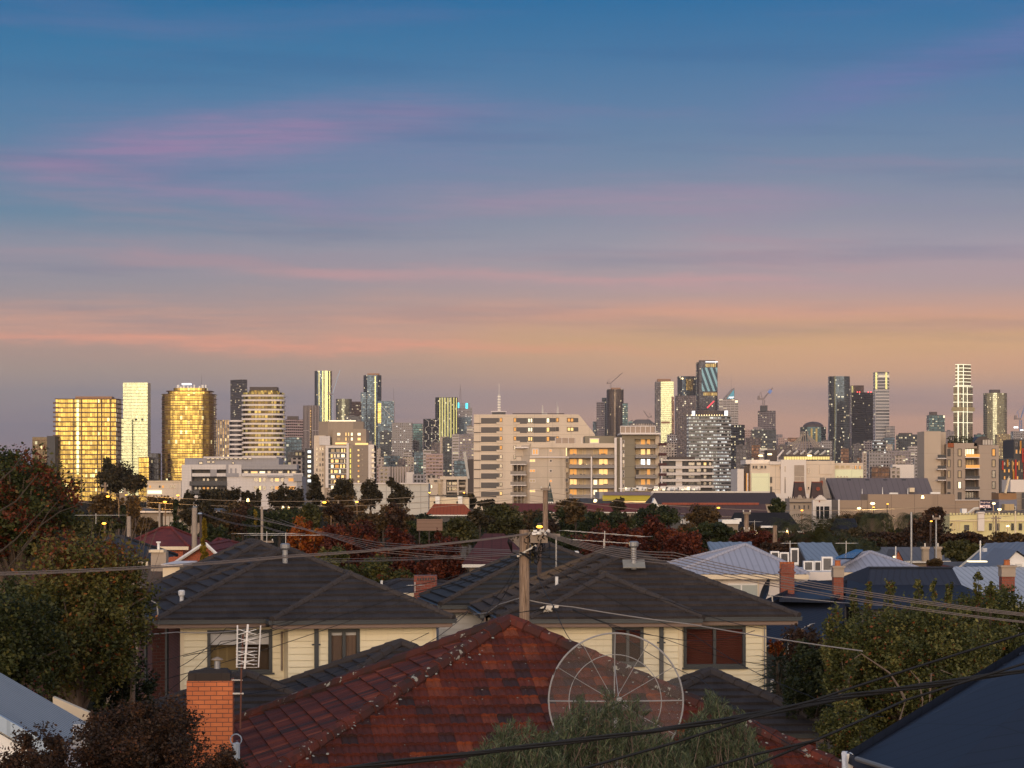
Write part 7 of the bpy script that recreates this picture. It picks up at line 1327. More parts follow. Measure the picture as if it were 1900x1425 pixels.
def tree(label, px, pt, pb, hw, Y, leaf, n, mat, seed, trunk=bark_dark, kind='round', clumps=None, name='tree', tintf=None, cat='tree', group=None, branches=9, aspect=1.7, depth=None, fill=.55, lean=0.0, ragged=.22):
    """crown from photo columns/rows: clumps of leaves on limbs around a tapered trunk"""
    rng = np.random.default_rng(seed); k = Y/F; x0 = (px-950)*k; zt = ZE-(pt-HY)*k; zb = max(.4, ZE-(pb-HY)*k); rx = hw*k; rz = (zt-zb)/2; ry = depth or min(rx*1.0, 6); cz = (zt+zb)/2
    o = thing(name, label, cat, (x0, Y, 0), 0, group); ncl = clumps or int(26+n/260)
    d = rng.normal(size=(ncl, 3)); d /= np.linalg.norm(d, axis=1)[:, None]; r = rng.random(ncl)**fill
    cc = d*r[:, None]
    if kind == 'cone': cc[:, 2] = rng.uniform(-1, .96, ncl); w_ = (1-cc[:, 2])/2*.95+.06; cc[:, 0] = d[:, 0]*w_; cc[:, 1] = d[:, 1]*w_
    elif kind == 'column': cc[:, 2] = rng.uniform(-1, .95, ncl); w_ = np.sqrt(np.clip(1-cc[:, 2]**4, .04, 1)); cc[:, 0] = d[:, 0]*w_*.8; cc[:, 1] = d[:, 1]*w_*.8
    elif kind == 'flat': cc[:, 2] = np.abs(cc[:, 2])*1.6-.8
    sc_ = np.array([rx, ry, rz]); cc = cc*.86; crad = (.12 if ncl > 150 else .16 if ncl > 45 else .25)*rng.uniform(.55, 1.35, ncl)
    idx = rng.integers(0, ncl, n); g_ = rng.normal(size=(n, 3)); g_ /= np.linalg.norm(g_, axis=1)[:, None]; g_ *= (rng.random(n)**.45)[:, None]*crad[idx][:, None]*1.35
    if kind in ('cone', 'column'): g_[:, 2] *= .5
    pts = (cc[idx]+g_)*sc_; stray = rng.random(n) < ragged*.25; pts[stray] *= rng.uniform(1.0, 1.13, stray.sum())[:, None]
    ct = rng.random(ncl); tv = .5*ct[idx]+.5*rng.random(n)**1.3
    if tintf: tv = tintf(tv, pts/sc_, rng)
    pts[:, 2] += cz; pts[:, 0] += lean*(pts[:, 2]-zb)
    leafmesh('crown', pts, leaf, mat, o, rng, tint=tv, aspect=aspect)
    m = MB(); tr_ = .02 if rx < .2 else max(.09, min(.45, rx*.09)); base_top = zb+rz*.5; m.tube([(0, 0, 0), (rng.normal()*.1, 0, base_top*.5), (lean*rz, 0, base_top), (lean*rz*1.3, 0, cz+rz*.35)], [tr_*1.3, tr_, tr_*.75, tr_*.3], 8)
    for i in rng.choice(ncl, min(branches, ncl), replace=False):
        e = Vector(cc[i]*sc_); e.z += cz; s0 = Vector((0, 0, max(.5, min(e.z-.5, base_top*rng.uniform(.75, 1.1))))); mid = s0.lerp(e, .5)+Vector((0, 0, .25*(e-s0).length*.3)); m.tube([s0, mid, e], [tr_*.45, tr_*.28, tr_*.08], 5)
    m.build('trunk', trunk, o); return o
T_ = tree
far = dict(leaf=.62, trunk=bark_dark)
gums = 'gum trees in the row before the city'
# row of gums / pines Y~420-520
T_('dark pointed conifer, tallest of the row before the stepped beige residence', 585, 881, 938, 19, 430, .55, 3600, L_gum, 1, kind='cone')
T_('dark broad gum just right of the pointed conifer', 637, 883, 950, 25, 430, .55, 4200, L_gum, 2, branches=14)
T_('dark gum with sky gaps in front of the pale warehouse, left one', 688, 887, 948, 20, 420, .5, 3000, L_gum, 3, branches=14)
T_('dark gum leaning right in front of the pale warehouse, right one', 738, 895, 950, 24, 410, .5, 3400, L_gum, 4, lean=.05, branches=14)
T_('small dark gum head rising above the warehouse wall', 727, 886, 905, 9, 412, .5, 700, L_gum, 5)
T_('big dark spreading gum tree against the gold towers, left', 218, 850, 915, 40, 470, .6, 4200, L_gum, 6, kind='flat', branches=20)
T_('tall narrow head of the dark gum group before the gold towers', 205, 849, 890, 17, 476, .6, 1700, L_gum, 7, branches=12)
T_('low dark gum at the right of the gold tower group', 250, 878, 915, 22, 455, .6, 1700, L_gum, 8)
T_('dim olive tree beneath the left street lamps', 195, 912, 962, 34, 300, .42, 2600, L_brown, 9); T_('bare looking brown tree between the street lamps', 245, 905, 968, 24, 300, .36, 1100, L_brown, 10, branches=30)
T_('round olive tree lit by a street lamp on its right', 300, 918, 952, 34, 330, .42, 2800, L_brown, 11); T_('dark tree left of the container building', 335, 925, 958, 18, 330, .42, 1300, L_gum, 12)
for i, (x, pt, hw, lb) in enumerate(((350, 905, 10, 'thin dark tree before the dark recessed storeys'), (395, 897, 34, 'dark low spreading tree across the dark recessed storeys'), (430, 899, 17, 'dark round tree below the grey stepped panel'), (458, 906, 15, 'small dark tree below the white panelled wall'), (475, 903, 14, 'dark peaked tree below the white panelled wall, right'), (518, 897, 22, 'dark tree hiding the lower lit windows of the panelled building'), (548, 902, 22, 'dark tree at the right foot of the panelled building'))): T_(lb, x, pt, 958, hw, 380+i*6, .5, int(hw*110), L_gum, 20+i)
for i, (x, pt, pb, hw, Y, mt, lb) in enumerate(((432, 930, 1000, 45, 260, L_brown, 'large rounded dark brown tree behind the leaning pole'), (500, 935, 1005, 50, 250, L_green, 'wide dark green tree left of the orange autumn tree'), (395, 968, 1030, 28, 190, L_green, 'dark green bush mass right of the concrete pole'), (330, 970, 1010, 28, 210, L_green, 'dark shrubbery below the depot doors'), (640, 915, 975, 60, 330, L_brown, 'wide dim tree under the twin street lamps'), (700, 935, 1000, 62, 230, L_brown, 'olive brown tree behind the crimson trees'), (800, 948, 1010, 55, 220, L_green, 'deep green tree left of the orange roofed house'), (850, 960, 1015, 40, 200, L_olive, 'shaggy olive tree with pale tips beside the power pole'),
    (925, 932, 1000, 48, 260, L_olive, 'yellow olive leafy tree behind the timber power pole'), (870, 915, 945, 16, 370, L_gum, 'small round dark tree at the corner of the beige banded building'), (905, 925, 945, 20, 380, L_gum, 'low dark tree in front of the dark red long roof'), (1060, 918, 965, 34, 330, L_brown, 'brown crowned tree right of the spire'), (1060, 935, 1020, 75, 240, L_green, 'broad rounded dark green tree right of the tall pole'), (1120, 945, 1010, 60, 220, L_green, 'dark green tree above the crimson tree'), (1148, 923, 955, 16, 330, L_gum, 'small dark round tree before the yellow wall'), (1215, 935, 985, 45, 290, L_green, 'green tree before the dark hall roof'), (1305, 938, 985, 40, 270, L_brown, 'yellowish rounded tree lit by the lamp before the rusty warehouse'), (1320, 968, 1010, 52, 180, L_green, 'low dark leafy tree left of the two armed pole'), (1442, 925, 958, 16, 300, L_green, 'compact dark tree in front of the white building'), (1230, 985, 1010, 40, 190, L_green, 'shadowy tree behind the right crimson tree'))): T_(lb, x, pt, pb, hw, Y, .18+Y*.0007, int(hw*85+900), mt, 40+i)
for i, (x, pt, pb, hw, Y, mt, lb) in enumerate(((575, 955, 1080, 52, 122, L_orange, 'orange autumn tree behind the left house ridge'), (655, 952, 1090, 70, 120, L_red, 'crimson tree behind the left house, right of the orange one'), (610, 1010, 1110, 60, 108, L_birch, 'green and gold foliage low behind the left house ridge'), (745, 965, 1100, 55, 118, L_red, 'dark crimson tree by the timber hoarding'), (815, 985, 1110, 60, 112, L_red, 'dull crimson tree left of the wine red roof'), (700, 1025, 1120, 70, 98, L_left, 'mixed green and red tree in the gap above the left house'),
    (1145, 960, 1060, 60, 125, L_red, 'deep crimson tree behind the right house ridge'), (1215, 955, 1070, 55, 128, L_red, 'tallest bright crimson tree right of centre'), (1270, 985, 1050, 42, 124, L_red, 'crimson tree reaching to the pale shed roof'), (1095, 985, 1070, 45, 122, L_red, 'dim crimson tree behind the middle house'), (1040, 985, 1060, 45, 118, L_green, 'green leafy tree just right of the timber pole'), (1425, 1003, 1045, 55, 112, L_maple, 'dark purple vine tree with pale gaps behind the air conditioners'), (1400, 985, 1015, 45, 150, L_red, 'dim red shrub mass right of the two armed pole'), (1480, 985, 1012, 35, 160, L_maple, 'brownish shrub below the slate roof'))):
    T_(lb, x, pt, pb, hw, Y, .15 if Y < 115 else .17, int(hw*115), mt, 70+i, branches=16, ragged=.5)
T_('slender yellow green pencil pine beside the concrete pole', 379, 957, 1068, 9, 100, .16, 2600, L_yellow, 90, kind='cone', name='pencil_pine', clumps=60); T_('small yellow green pencil pine far behind the roofs', 474, 945, 975, 3.5, 240, .25, 300, L_yellow, 91, kind='column', name='pencil_pine'); T_('dark slim cypress in front of the depot, right one', 327, 925, 985, 6, 250, .3, 700, L_green, 92, kind='column', name='cypress'); T_('dark slim cypress left of the depot', 228, 935, 975, 6, 250, .3, 600, L_green, 93, kind='column', name='cypress')
# right middle ground
for i, (x, pt, pb, hw, Y, mt, lb) in enumerate(((1600, 945, 990, 55, 240, L_brown, 'wide brown bush below the two bright lamps'), (1560, 955, 1000, 34, 235, L_brown, 'brown shaggy tree left of the thick palm'), (1720, 950, 1010, 45, 210, L_maple, 'dark maroon tree in front of the brown precast wall, right of the small palm'), (1735, 940, 965, 20, 215, L_maple, 'upright maroon sprigs above the dark maroon tree'), (1660, 985, 1020, 70, 180, L_maple, 'long purplish hedge behind the grey iron terrace'), (1800, 985, 1020, 70, 185, L_maple, 'brown hedge trees under the lit hotel front'), (1880, 985, 1020, 45, 180, L_brown, 'brown trees below the hotel at the right edge'), (1590, 1000, 1030, 40, 150, L_green, 'dark shrubs beside the pale blue roof'), (1785, 1005, 1045, 38, 130, L_olive, 'olive shrub between the stone chimneys and grey roof'), (1520, 985, 1010, 30, 170, L_green, 'dark shrubs under the tall palm'), (1650, 1034, 1046, 11, 125, L_brown, 'little brown bush on the left of the grey terrace'), (1734, 1038, 1052, 14, 120, L_brown, 'little brown bush on the right of the grey terrace'))): T_(lb, x, pt, pb, hw, Y, .16+Y*.0005, int(hw*75+700), mt, 110+i, name='bush' if 'bush' in lb or 'shrub' in lb or 'hedge' in lb else 'tree', cat='bush' if 'bush' in lb or 'shrub' in lb or 'hedge' in lb else 'tree')
rb = random.Random(31); belt = []
marks = ((160, 'the wide gold tower'), (218, 'the spreading gum'), (262, 'the pale gold tower'), (305, 'the cream row building'), (350, 'the panelled building end wall'), (400, 'the dark recessed storeys'), (450, 'the white banded wing'), (500, 'the white rounded tower'), (550, 'the black glass block'), (600, 'the pointed conifer'), (640, 'the stepped residence'), (690, 'the left warehouse gum'), (740, 'the leaning gum'), (790, 'the framed office building'), (840, 'the orange tiled roof'), (900, 'the banded beige building'), (950, 'the lit mast'), (1020, 'the spire'), (1080, 'the open balconies'), (1150, 'the yellow wall band'), (1220, 'the small triangular gable'), (1290, 'the white banded low block'), (1350, 'the rusty ridge'), (1410, 'the pale lit glass panel'), (1480, 'the mansard towers'), (1540, 'the old theatre'), (1600, 'the brightest street lamps'), (1660, 'the precast wall'), (1730, 'the steel masts'), (1800, 'the hotel turret'), (1870, 'the low gold lamp'))
for i in range(74):
    x = 150+i*21+rb.uniform(-12, 12); Y = rb.uniform(190, 400); pt = rb.uniform(930, 962) if x < 1180 else rb.uniform(948, 972)
    if 780 < x < 885: pt, Y = rb.uniform(958, 975), 240
    if 1225 < x < 1440: pt, Y = rb.uniform(968, 985), 220
    if x > 1440: pt, Y = rb.uniform(975, 992), rb.uniform(180, 240)
    if 1500 < x < 1550 or x > 1770: pt = rb.uniform(988, 996)
    if 280 < x < 350: pt, Y = rb.uniform(974, 985), 230
    belt.append([x, pt, Y, rb.randrange(6), min(marks, key=lambda q: abs(q[0]-x))[1]])
for nm in {q[4] for q in belt}:
    gsame = sorted([q for q in belt if q[4] == nm])
    for j, q in enumerate(gsame): q.append((['the only one'] if len(gsame) == 1 else ['the left one', 'the right one'] if len(gsame) == 2 else ['the left one', 'the middle one', 'the right one'] if len(gsame) == 3 else ['the leftmost', 'the second', 'the third', 'the fourth', 'the fifth'])[j])
for i, (x, pt, Y, k_, nm, wh) in enumerate(belt):
    T_(('dark green', 'brown', 'near black', 'dull brown', 'purplish brown', 'olive')[k_]+' belt tree below '+nm+', '+wh, x, pt, pt+rb.uniform(30, 60), rb.uniform(17, 32), Y, .2+Y*.0007, 1500, (L_green, L_brown, L_gum, L_brown, L_maple, L_olive)[k_], 400+i, group='trees of the belt between the houses and the city', branches=5)
# palms
def palm(label, px, pc, Y, flen, nf, trunk_r, seed, mat=L_palm, up=.5, droop=1.0):
    rng = random.Random(seed); c = P(px, pc, Y); o = thing('palm_tree', label, 'palm tree', (c.x, Y, 0)); m = MB(); m.tube([(0, 0, 0), (0, 0, c.z*.5), (0, 0, c.z)], [trunk_r*1.2, trunk_r, trunk_r*1.15], 10); m.build('trunk', bark, o)
    m = MB(); tv = []
    for i in range(nf):
        az_ = rng.uniform(0, 6.283); e0 = rng.uniform(-.1, 1.45)*up*2; L_ = flen*rng.uniform(.75, 1.1); pts = []; p_ = Vector((0, 0, c.z)); e = e0
        for k in range(9): pts.append(p_.copy()); p_ = p_+Vector((math.cos(az_)*math.cos(e), math.sin(az_)*math.cos(e), math.sin(e)))*(L_/8); e -= droop*.20*(1+k*.12)
        t_ = rng.random()
        for a, b_ in zip(pts, pts[1:]):
            for f in (0, .33, .66):
                q = a.lerp(b_, f); d_ = (b_-a).normalized(); s_ = d_.cross(Vector((0, 0, 1)));
                if s_.length < .05: s_ = Vector((1, 0, 0))
                s_.normalize(); ll = L_*.15*rng.uniform(.8, 1.1)
                for sg in (-1, 1): e_ = q+s_*sg*ll*.8+d_*ll*.5-Vector((0, 0, ll*.38)); m.face([q, q+d_*.045*flen*.3, e_]); tv.append(t_*.5+rng.random()*.5)
    ob = m.build('fronds', mat, o); at = ob.data.attributes.new('tint', 'FLOAT', 'FACE'); at.data.foreach_set('value', tv); return o
palm('tall feathery palm with upright fronds in the middle right', 1522, 1008, 140, 2.9, 90, .25, 1, up=.62); palm('thick trunked palm before the precast wall, with drooping fronds', 1621, 962, 225, 3.2, 70, .55, 2, up=.3, droop=1.4); palm('small palm left of the maroon tree', 1693, 960, 215, 2.6, 60, .3, 3, up=.3, droop=1.4); palm('lower palm with long arching fronds behind the solar panel', 1592, 1032, 132, 2.3, 60, .25, 4, up=.45); palm('dim palm low in front of the slate roofed house', 1462, 978, 205, 2.2, 40, .2, 5, up=.4)
# spiky plant
o = thing('yucca', 'dark spiky yucca against the right house side wall', 'plant', tuple(Vector((P(1445, 1225, 66).x, 66, 0)))); m = MB(); c = P(1445, 1225, 66)-o.location; m.tube([(0, 0, 0), c], .09, 6); m.build('stem', bark_dark, o); m = MB(); rr = random.Random(5)
for i in range(150):
    d_ = Vector((rr.gauss(0, 1), rr.gauss(0, 1), rr.gauss(.1, .8))).normalized(); s_ = d_.orthogonal().normalized()*.03; q = c+Vector((0, 0, rr.uniform(-.9, .1))); L_ = rr.uniform(.5, .85); m.face([q-s_, q+s_, q+d_*L_])
m.build('leaves', plain('yucca_leaf', (.022, .028, .018), .5), o)
# ------------------------------------------------- big near trees
def tl(tv, q, rng):   # redder leaves towards the top and the tips
    t = .16+.52*tv+.30*np.clip((q[:, 2]+.25)*.75, 0, .8); return t+(rng.random(len(t)) < .035)*.5
T_('big left tree, its upper crown turned dark red, in front of the depot', 30, 822, 1060, 135, 60, .105, 24000, L_left, 200, trunk=bark, tintf=lambda tv, q, r: np.where(r.random(len(tv))+.35*np.sin(q[:, 0]*9+q[:, 2]*7) < .68, .08+tv*.5, .66+.34*tv), clumps=320, branches=110, ragged=1.6, depth=2.6, fill=.45)
T_('big green and gold tree filling the left side before the brick wall', 150, 965, 1330, 150, 57, .105, 38000, L_left, 201, trunk=bark, tintf=tl, clumps=340, branches=50, fill=.42, ragged=.8, depth=2.6)
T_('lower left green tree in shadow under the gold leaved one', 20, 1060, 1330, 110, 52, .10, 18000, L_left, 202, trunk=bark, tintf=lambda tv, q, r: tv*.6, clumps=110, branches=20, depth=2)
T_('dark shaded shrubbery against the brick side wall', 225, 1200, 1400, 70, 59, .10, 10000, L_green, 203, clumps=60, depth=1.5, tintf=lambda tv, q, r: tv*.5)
# bare upright twigs of the left tree
o = thing('bare_branches', 'spray of thin bare branches above the gold leaved tree by the left house', 'tree', (P(240, 1200, 58).x, 58, 0)); m = MB(); rr = random.Random(8); o0 = o.location
for i in range(46):
    a = P(rr.uniform(150, 262), rr.uniform(1060, 1180), 58)-o0; x_ = rr.uniform(30, 70)*.8; b_ = a+Vector((x_*58/F*rr.uniform(.5, 1.1), rr.uniform(-.4, .4), rr.uniform(70, 150)*58/F)); m.tube([a, a.lerp(b_, .5)+Vector((rr.uniform(-.05, .05), 0, .03)), b_], [.009, .006, .002], 4)
m.build('twigs', bark, o); m = MB(); m.tube([(0, 0, 0), (.1, 0, P(0, 1150, 58).z)], [.1, .05], 6); m.build('trunk', bark, o)
o = thing('leaning_boughs', 'long pale boughs sweeping up to the right inside the dark red tree', 'tree', (P(-20, 1200, 59.5).x, 57.4, 0)); o0 = o.location; m = MB()
for pts_ in (((-20, 1040), (30, 1000), (62, 965), (100, 925)), ((10, 1060), (60, 1000), (90, 950), (112, 925)), ((-20, 960), (30, 930), (70, 880)), ((40, 1020), (75, 975), (110, 950), (150, 935)), ((-10, 900), (25, 870), (48, 835))): m.tube([P(x, y, 57.4)-o0 for x, y in pts_], [.022, .017, .012, .006][:len(pts_)], 5)
m.build('boughs', bark_dark, o); m = MB(); m.tube([(0, 0, 0), P(-20, 1050, 57.4)-o0], [.25, .12], 8); m.build('trunk', bark, o)
T_('brown leaved maple filling the bottom left in front of the orange chimney', 270, 1280, 1500, 140, 36, .055, 26000, L_maple, 204, trunk=bark_dark, clumps=120, branches=40, ragged=.8, depth=2)
T_('brown leaved maple lobe over the pale roof in the bottom left corner', 75, 1345, 1520, 80, 33, .050, 12000, L_maple, 205, clumps=90, branches=20, ragged=.6, depth=1.2)
T_('reddish maple sprig at the foot of the peeling vent pipe', 410, 1375, 1500, 62, 35, .05, 6500, L_maple, 206, clumps=60, branches=20, ragged=.7, depth=.8)
def tb_(tv, q, rng): return np.clip(.10+.8*tv, 0, .93)*(rng.random(len(tv)) > .03)+(rng.random(len(tv)) < .03)*1.0
T_('large right hand tree of small yellow green leaves with pale limbs', 1690, 1096, 1420, 176, 56, .088, 56000, L_birch, 210, trunk=bark, tintf=tb_, clumps=380, fill=.42, branches=40, ragged=.8, depth=2.6)
T_('left lobe of yellow green leaves beside the navy roof', 1570, 1115, 1330, 55, 55, .085, 9000, L_birch, 211, trunk=bark_pale, tintf=tb_, clumps=70, ragged=.8, depth=1.4)
T_('broad leafy mass filling between the right hand tree and the old brick chimney', 1775, 1098, 1300, 130, 58, .088, 22000, L_birch, 217, tintf=tb_, clumps=200, branches=10, ragged=.8, depth=1.6, fill=.4)
T_('darker leafy tree at the right edge under the old brick chimney', 1850, 1078, 1290, 100, 60, .085, 24000, L_birch, 212, tintf=lambda tv, q, r: .05+.6*tv+(r.random(len(tv)) < .05)*.4, clumps=130, ragged=.9, depth=2)
T_('lower yellow green foliage above the navy corner roof', 1570, 1290, 1440, 70, 50, .075, 9000, L_birch, 213, tintf=tb_, clumps=70, depth=1.2)
for i, (x, pt, pb, hw) in enumerate(((1612, 1075, 1150, 9), (1650, 1070, 1150, 13), (1705, 1068, 1150, 12), (1733, 1070, 1150, 8), (1762, 1076, 1150, 9), (1815, 1056, 1130, 10), (1838, 1078, 1140, 10), (1585, 1088, 1160, 10))): T_('upright leafy shoot over the navy roof, '+('first', 'second', 'third', 'fourth', 'fifth', 'sixth', 'seventh', 'leftmost low')[i]+' from the left' if i < 7 else 'low leafy shoot beside the brick chimney, left of the taller shoots', x, pt, pb, hw, 57, .085, 420, L_birch, 220+i, kind='column', clumps=26, name='tree_shoot', tintf=tb_, branches=5)
o = thing('pale_limbs', 'pale bare limbs showing through the right hand tree', 'tree', (P(1700, 1300, 53).x, 53.2, 0)); o0 = o.location; m = MB()
for pts_, r0 in ((((1680, 1300), (1668, 1275), (1650, 1248), (1598, 1213), (1585, 1222)), .07), (((1725, 1295), (1728, 1250), (1745, 1243), (1768, 1252)), .05), (((1712, 1300), (1705, 1262), (1685, 1240)), .05), (((1655, 1400), (1668, 1340), (1680, 1300)), .08), (((1700, 1420), (1712, 1300)), .09), (((1720, 1400), (1725, 1295)), .07)): n_ = len(pts_); m.tube([P(x, y, 53.2)-o0 for x, y in pts_], [r0*.45*(1-.75*i/(n_-1)) for i in range(n_)], 6)
m.tube([(0, 0, 0), P(1700, 1420, 53.2)-o0], .12, 8); m.build('limbs', bark, o)
T_('dark green tree in shadow between the right house and the big right tree', 1500, 1175, 1380, 55, 61, .10, 10000, L_green, 214, clumps=70, depth=1.5); T_('rust coloured shrub in front of the navy gable', 1490, 1150, 1250, 40, 66, .10, 4500, L_maple, 215, clumps=40, depth=1.2, name='bush', cat='bush')
T_('small orange red shrub beside the right house gutter', 1440, 1180, 1250, 16, 70, .10, 1000, L_orange, 216, name='bush', cat='bush')
# needle leaved shrub in front, bottom centre
def needles(label, px, pt, pb, hw, Y, n, seed):
    rng = np.random.default_rng(seed); k = Y/F; o = thing('bottlebrush', label, 'shrub', ((px-950)*k, Y, 0)); zt = ZE-(pt-HY)*k; zb = ZE-(pb-HY)*k; nb = int(n/70); C_ = []; D = []
    m = MB()
    for i in range(nb):
        bx_ = rng.uniform(-hw, hw)*k; h_ = 1-abs(bx_/(hw*k))**1.6*.55; top = zb+(zt-zb)*h_*rng.uniform(.45, 1.0); L_ = rng.uniform(.25, .55); dirb = np.array([rng.normal()*.28+.12, rng.normal()*.3, 1.0]); dirb /= np.linalg.norm(dirb); tip = np.array([bx_, rng.uniform(-.7, .7), top]); q = tip-dirb*L_
        m.tube([Vector(tip-dirb*L_*1.8), Vector(tip)], [.006, .002], 4)
        t_ = rng.random(70)**.8; C_.append(q+dirb*(t_*L_)[:, None]+rng.normal(size=(70, 3))*.012); dd = rng.normal(size=(70, 3)); dd -= np.outer(dd@dirb, dirb); dd /= np.linalg.norm(dd, axis=1)[:, None]; D.append(dirb*.9+dd*.75)
    C_ = np.concatenate(C_); D = np.concatenate(D); a = D/np.linalg.norm(D, axis=1)[:, None]; leafmesh('foliage', C_+a*.03, .085, L_bottle, o, rng, aspect=9, droop=a*3); m.tube([(0, 0, 0), (0, 0, zb+.5)], .06, 6); m.build('stems', bark, o)
needles('grey green needle leaved shrub in front of the mesh dish', 1130, 1278, 1500, 150, 26, 22000, 1); needles('grey green needle shrub lobe before the red roof, left of the dish', 960, 1335, 1500, 110, 25, 15000, 2); needles('grey green needle shrub lobe with upright tips right of the dish', 1330, 1285, 1500, 95, 27, 17000, 3)
# ================================================================== poles, lamps, wires, aerials
m_, t, p, o__ = newmat('weathered_pole_timber'); ob = t.node('ShaderNodeTexCoord').outputs['Object']; n = t.noise(t.vmul(ob, (26, 26, 1.1)), 1.0, 6, .7); n2 = t.noise(t.vmul(ob, (60, 60, 2.0)), 1.0, 3, .6)
c = t.ramp(n, [(0.3, (.07, .045, .03)), (.5, (.24, .165, .115)), (.72, (.42, .32, .25))]); c = t.mix(t.sstep(n2, .58, .66), c, (.05, .032, .022)); t.put(p.inputs['Base Color'], c); p.inputs['Roughness'].default_value = .9; bump(t, p, n, .02); polewood = m_
ceramic = plain('pale_ceramic', (.60, .57, .52), .3, var=.1, scale=20); cable_blk = plain('black_cable', (.012, .012, .013), .6, var=.1); cable_gry = plain('grey_aluminium_wire', (.20, .165, .15), .6, var=.08, scale=.5); cable_wht = plain('white_service_cable', (.30, .28, .27), .6, var=.05)
def pole(label, px, pt, Y, r, arms=(), mat=polewood, group=None, pb=None, name='power_pole'):
    c = P(px, pt, Y); o = thing(name, label, 'power pole' if 'power' in name else 'pole', (c.x, Y, 0), 0, group); m = MB(); m.tube([(0, 0, 0), (0, 0, c.z*.5), (0, 0, c.z)], [r*1.15, r*1.03, r*.92], 12); m.build('post', mat, o)
    for py, hw in arms:
        z = P(0, py, Y).z; w_ = hw*Y/F; a = MB(); a.box(-w_, w_, -r-.1, -r+.0, z-.06, z+.06); ar = a.build('cross_arm', brown_clad, o); a = MB(); n_ = 2 if w_ < .8 else 4
        for i in range(n_): x = -w_*.9+1.8*w_*i/(n_-1); a.tube([(x, -r-.05, z+.06), (x, -r-.05, z+.14), (x, -r-.05, z+.18)], [.035, .045, .02], 6)
        a.build('insulators', ceramic, ar)
    return o
YP = 60.0
big = pole('thick weathered timber power pole standing behind the red roof peak', 973, 983, YP, .125); bl = big.location
m = MB(); m.obox(P(977, 1022, YP)-bl+Vector((0, -.16, 0)), (.22, -.06, .13), (0, .02, 0), (-.012, 0, .02)); m.build('steel_brace', fin_pale, big); m = MB(); [m.box(P(x, 0, YP).x-bl.x, P(x+7, 0, YP).x-bl.x, -.3, -.12, P(0, y+5, YP).z, P(0, y, YP).z) for x, y in ((987, 987), (994, 986), (989, 983))]; m.build('junction_boxes', white_paint, big)
m = MB(); rr = random.Random(4)
for i in range(15):
    pts_ = [(rr.uniform(985, 1018), rr.uniform(986, 996))]; x, y = pts_[0]
    for k_ in range(5): x += rr.uniform(-9, 6); y += rr.uniform(3, 12); pts_.append((x, y))
    pts_.append((rr.uniform(968, 990), rr.uniform(1024, 1034))); m.tube([P(a, b_, YP)-bl+Vector((0, rr.uniform(-.35, .3), 0)) for a, b_ in pts_], .013, 5)
for i in range(6): x = rr.uniform(945, 955); m.tube([P(x, 990, YP)-bl+Vector((0, -.2, 0)), P(x-rr.uniform(2, 8), 1005, YP)-bl+Vector((0, -.3, 0)), P(950, 1025, YP)-bl, P(966, 1030, YP)-bl+Vector((0, -.2, 0))], .011, 5)
m.tube([P(965, 1025, YP)-bl+Vector((0, -.2, 0)), P(975, 1030, YP)-bl+Vector((0, -.25, 0)), P(988, 1040, YP)-bl+Vector((0, -.15, 0))], .025, 6); m.tube([P(982, 1003, YP)-bl, P(990, 1012, YP)-bl, P(992, 1030, YP)-bl, P(986, 1040, YP)-bl], .03, 6)
m.build('cable_loops', cable_blk, big); m = MB(); rr = random.Random(9)
for i in range(16): q = P(rr.uniform(985, 1022), rr.uniform(987, 1000), YP)-bl+Vector((0, rr.uniform(-.3, .2), 0)); m.tube([q, q+Vector((0, 0, .035)), q+Vector((0, 0, .07))], [.03, .036, .015], 6)
m.build('insulators', ceramic, big); m = MB(); m.obox(P(1000, 999, YP)-bl+Vector((0, -.1, 0)), (.20, .02, 0), (0, .07, 0), (0, 0, .10)); m.obox(P(1006, 992, YP)-bl, (.42, .1, -.02), (0, .04, 0), (0, 0, .035)); m.build('cable_frame', brown_clad, big)
m = MB(); m.box(P(986, 0, YP).x-bl.x, P(990, 0, YP).x-bl.x, -.02, .1, P(0, 1045, YP).z, P(0, 983, YP).z); m.build('conduit', plain('mossy_conduit', (.11, .085, .02), .8), big)
pole('tall distant timber pole rising behind the spire trees', 1012, 905, 150, .16, ((908, 9),)); pole('concrete pole on the left carrying a round street lamp head', 361, 942, 125, .14, (), plain('concrete_post', (.30, .25, .21), .85, var=.15, scale=2)); pole('timber pole with a small lamp, left of the concrete pole', 239, 958, 150, .13, (), bpy.data.materials['concrete_post']); pole('thin pole with a double arm above the left house ridge', 486, 940, 170, .09, ((1005, 22),), bpy.data.materials['concrete_post'])
pole('two armed timber power pole in front of the slate roofed house', 1385, 950, 150, .15, ((952, 7), (984, 5))); pole('short timber pole with a small cap between the vine and slate roof', 1438, 975, 140, .13); pole('pole with angled wires among the far left trees', 195, 895, 310, .16, ((902, 6),)); pole('pole between the dark trees carrying a small box', 557, 940, 260, .2, (), brown_clad); pole('slim grey pole beside the twin street lamps', 628, 928, 300, .12, (), brown_clad)
pole('tall bare steel mast in the right middle ground', 1691, 950, 135, .06, (), grey_metal, name='steel_mast'); pole('thin steel mast with a short arm right of the bare mast', 1737, 960, 150, .05, ((962, 7),), grey_metal, name='steel_mast'); pole('slim pole in front of the depot roof', 296, 935, 190, .08, (), bpy.data.materials['concrete_post']); pole('timber pole in front of the hotel with a rail arm', 1848, 957, 300, .13, ((962, 9),), brown_clad); pole('pale pole on the right in front of the hotel', 1884, 948, 300, .09, (), cream_trim)
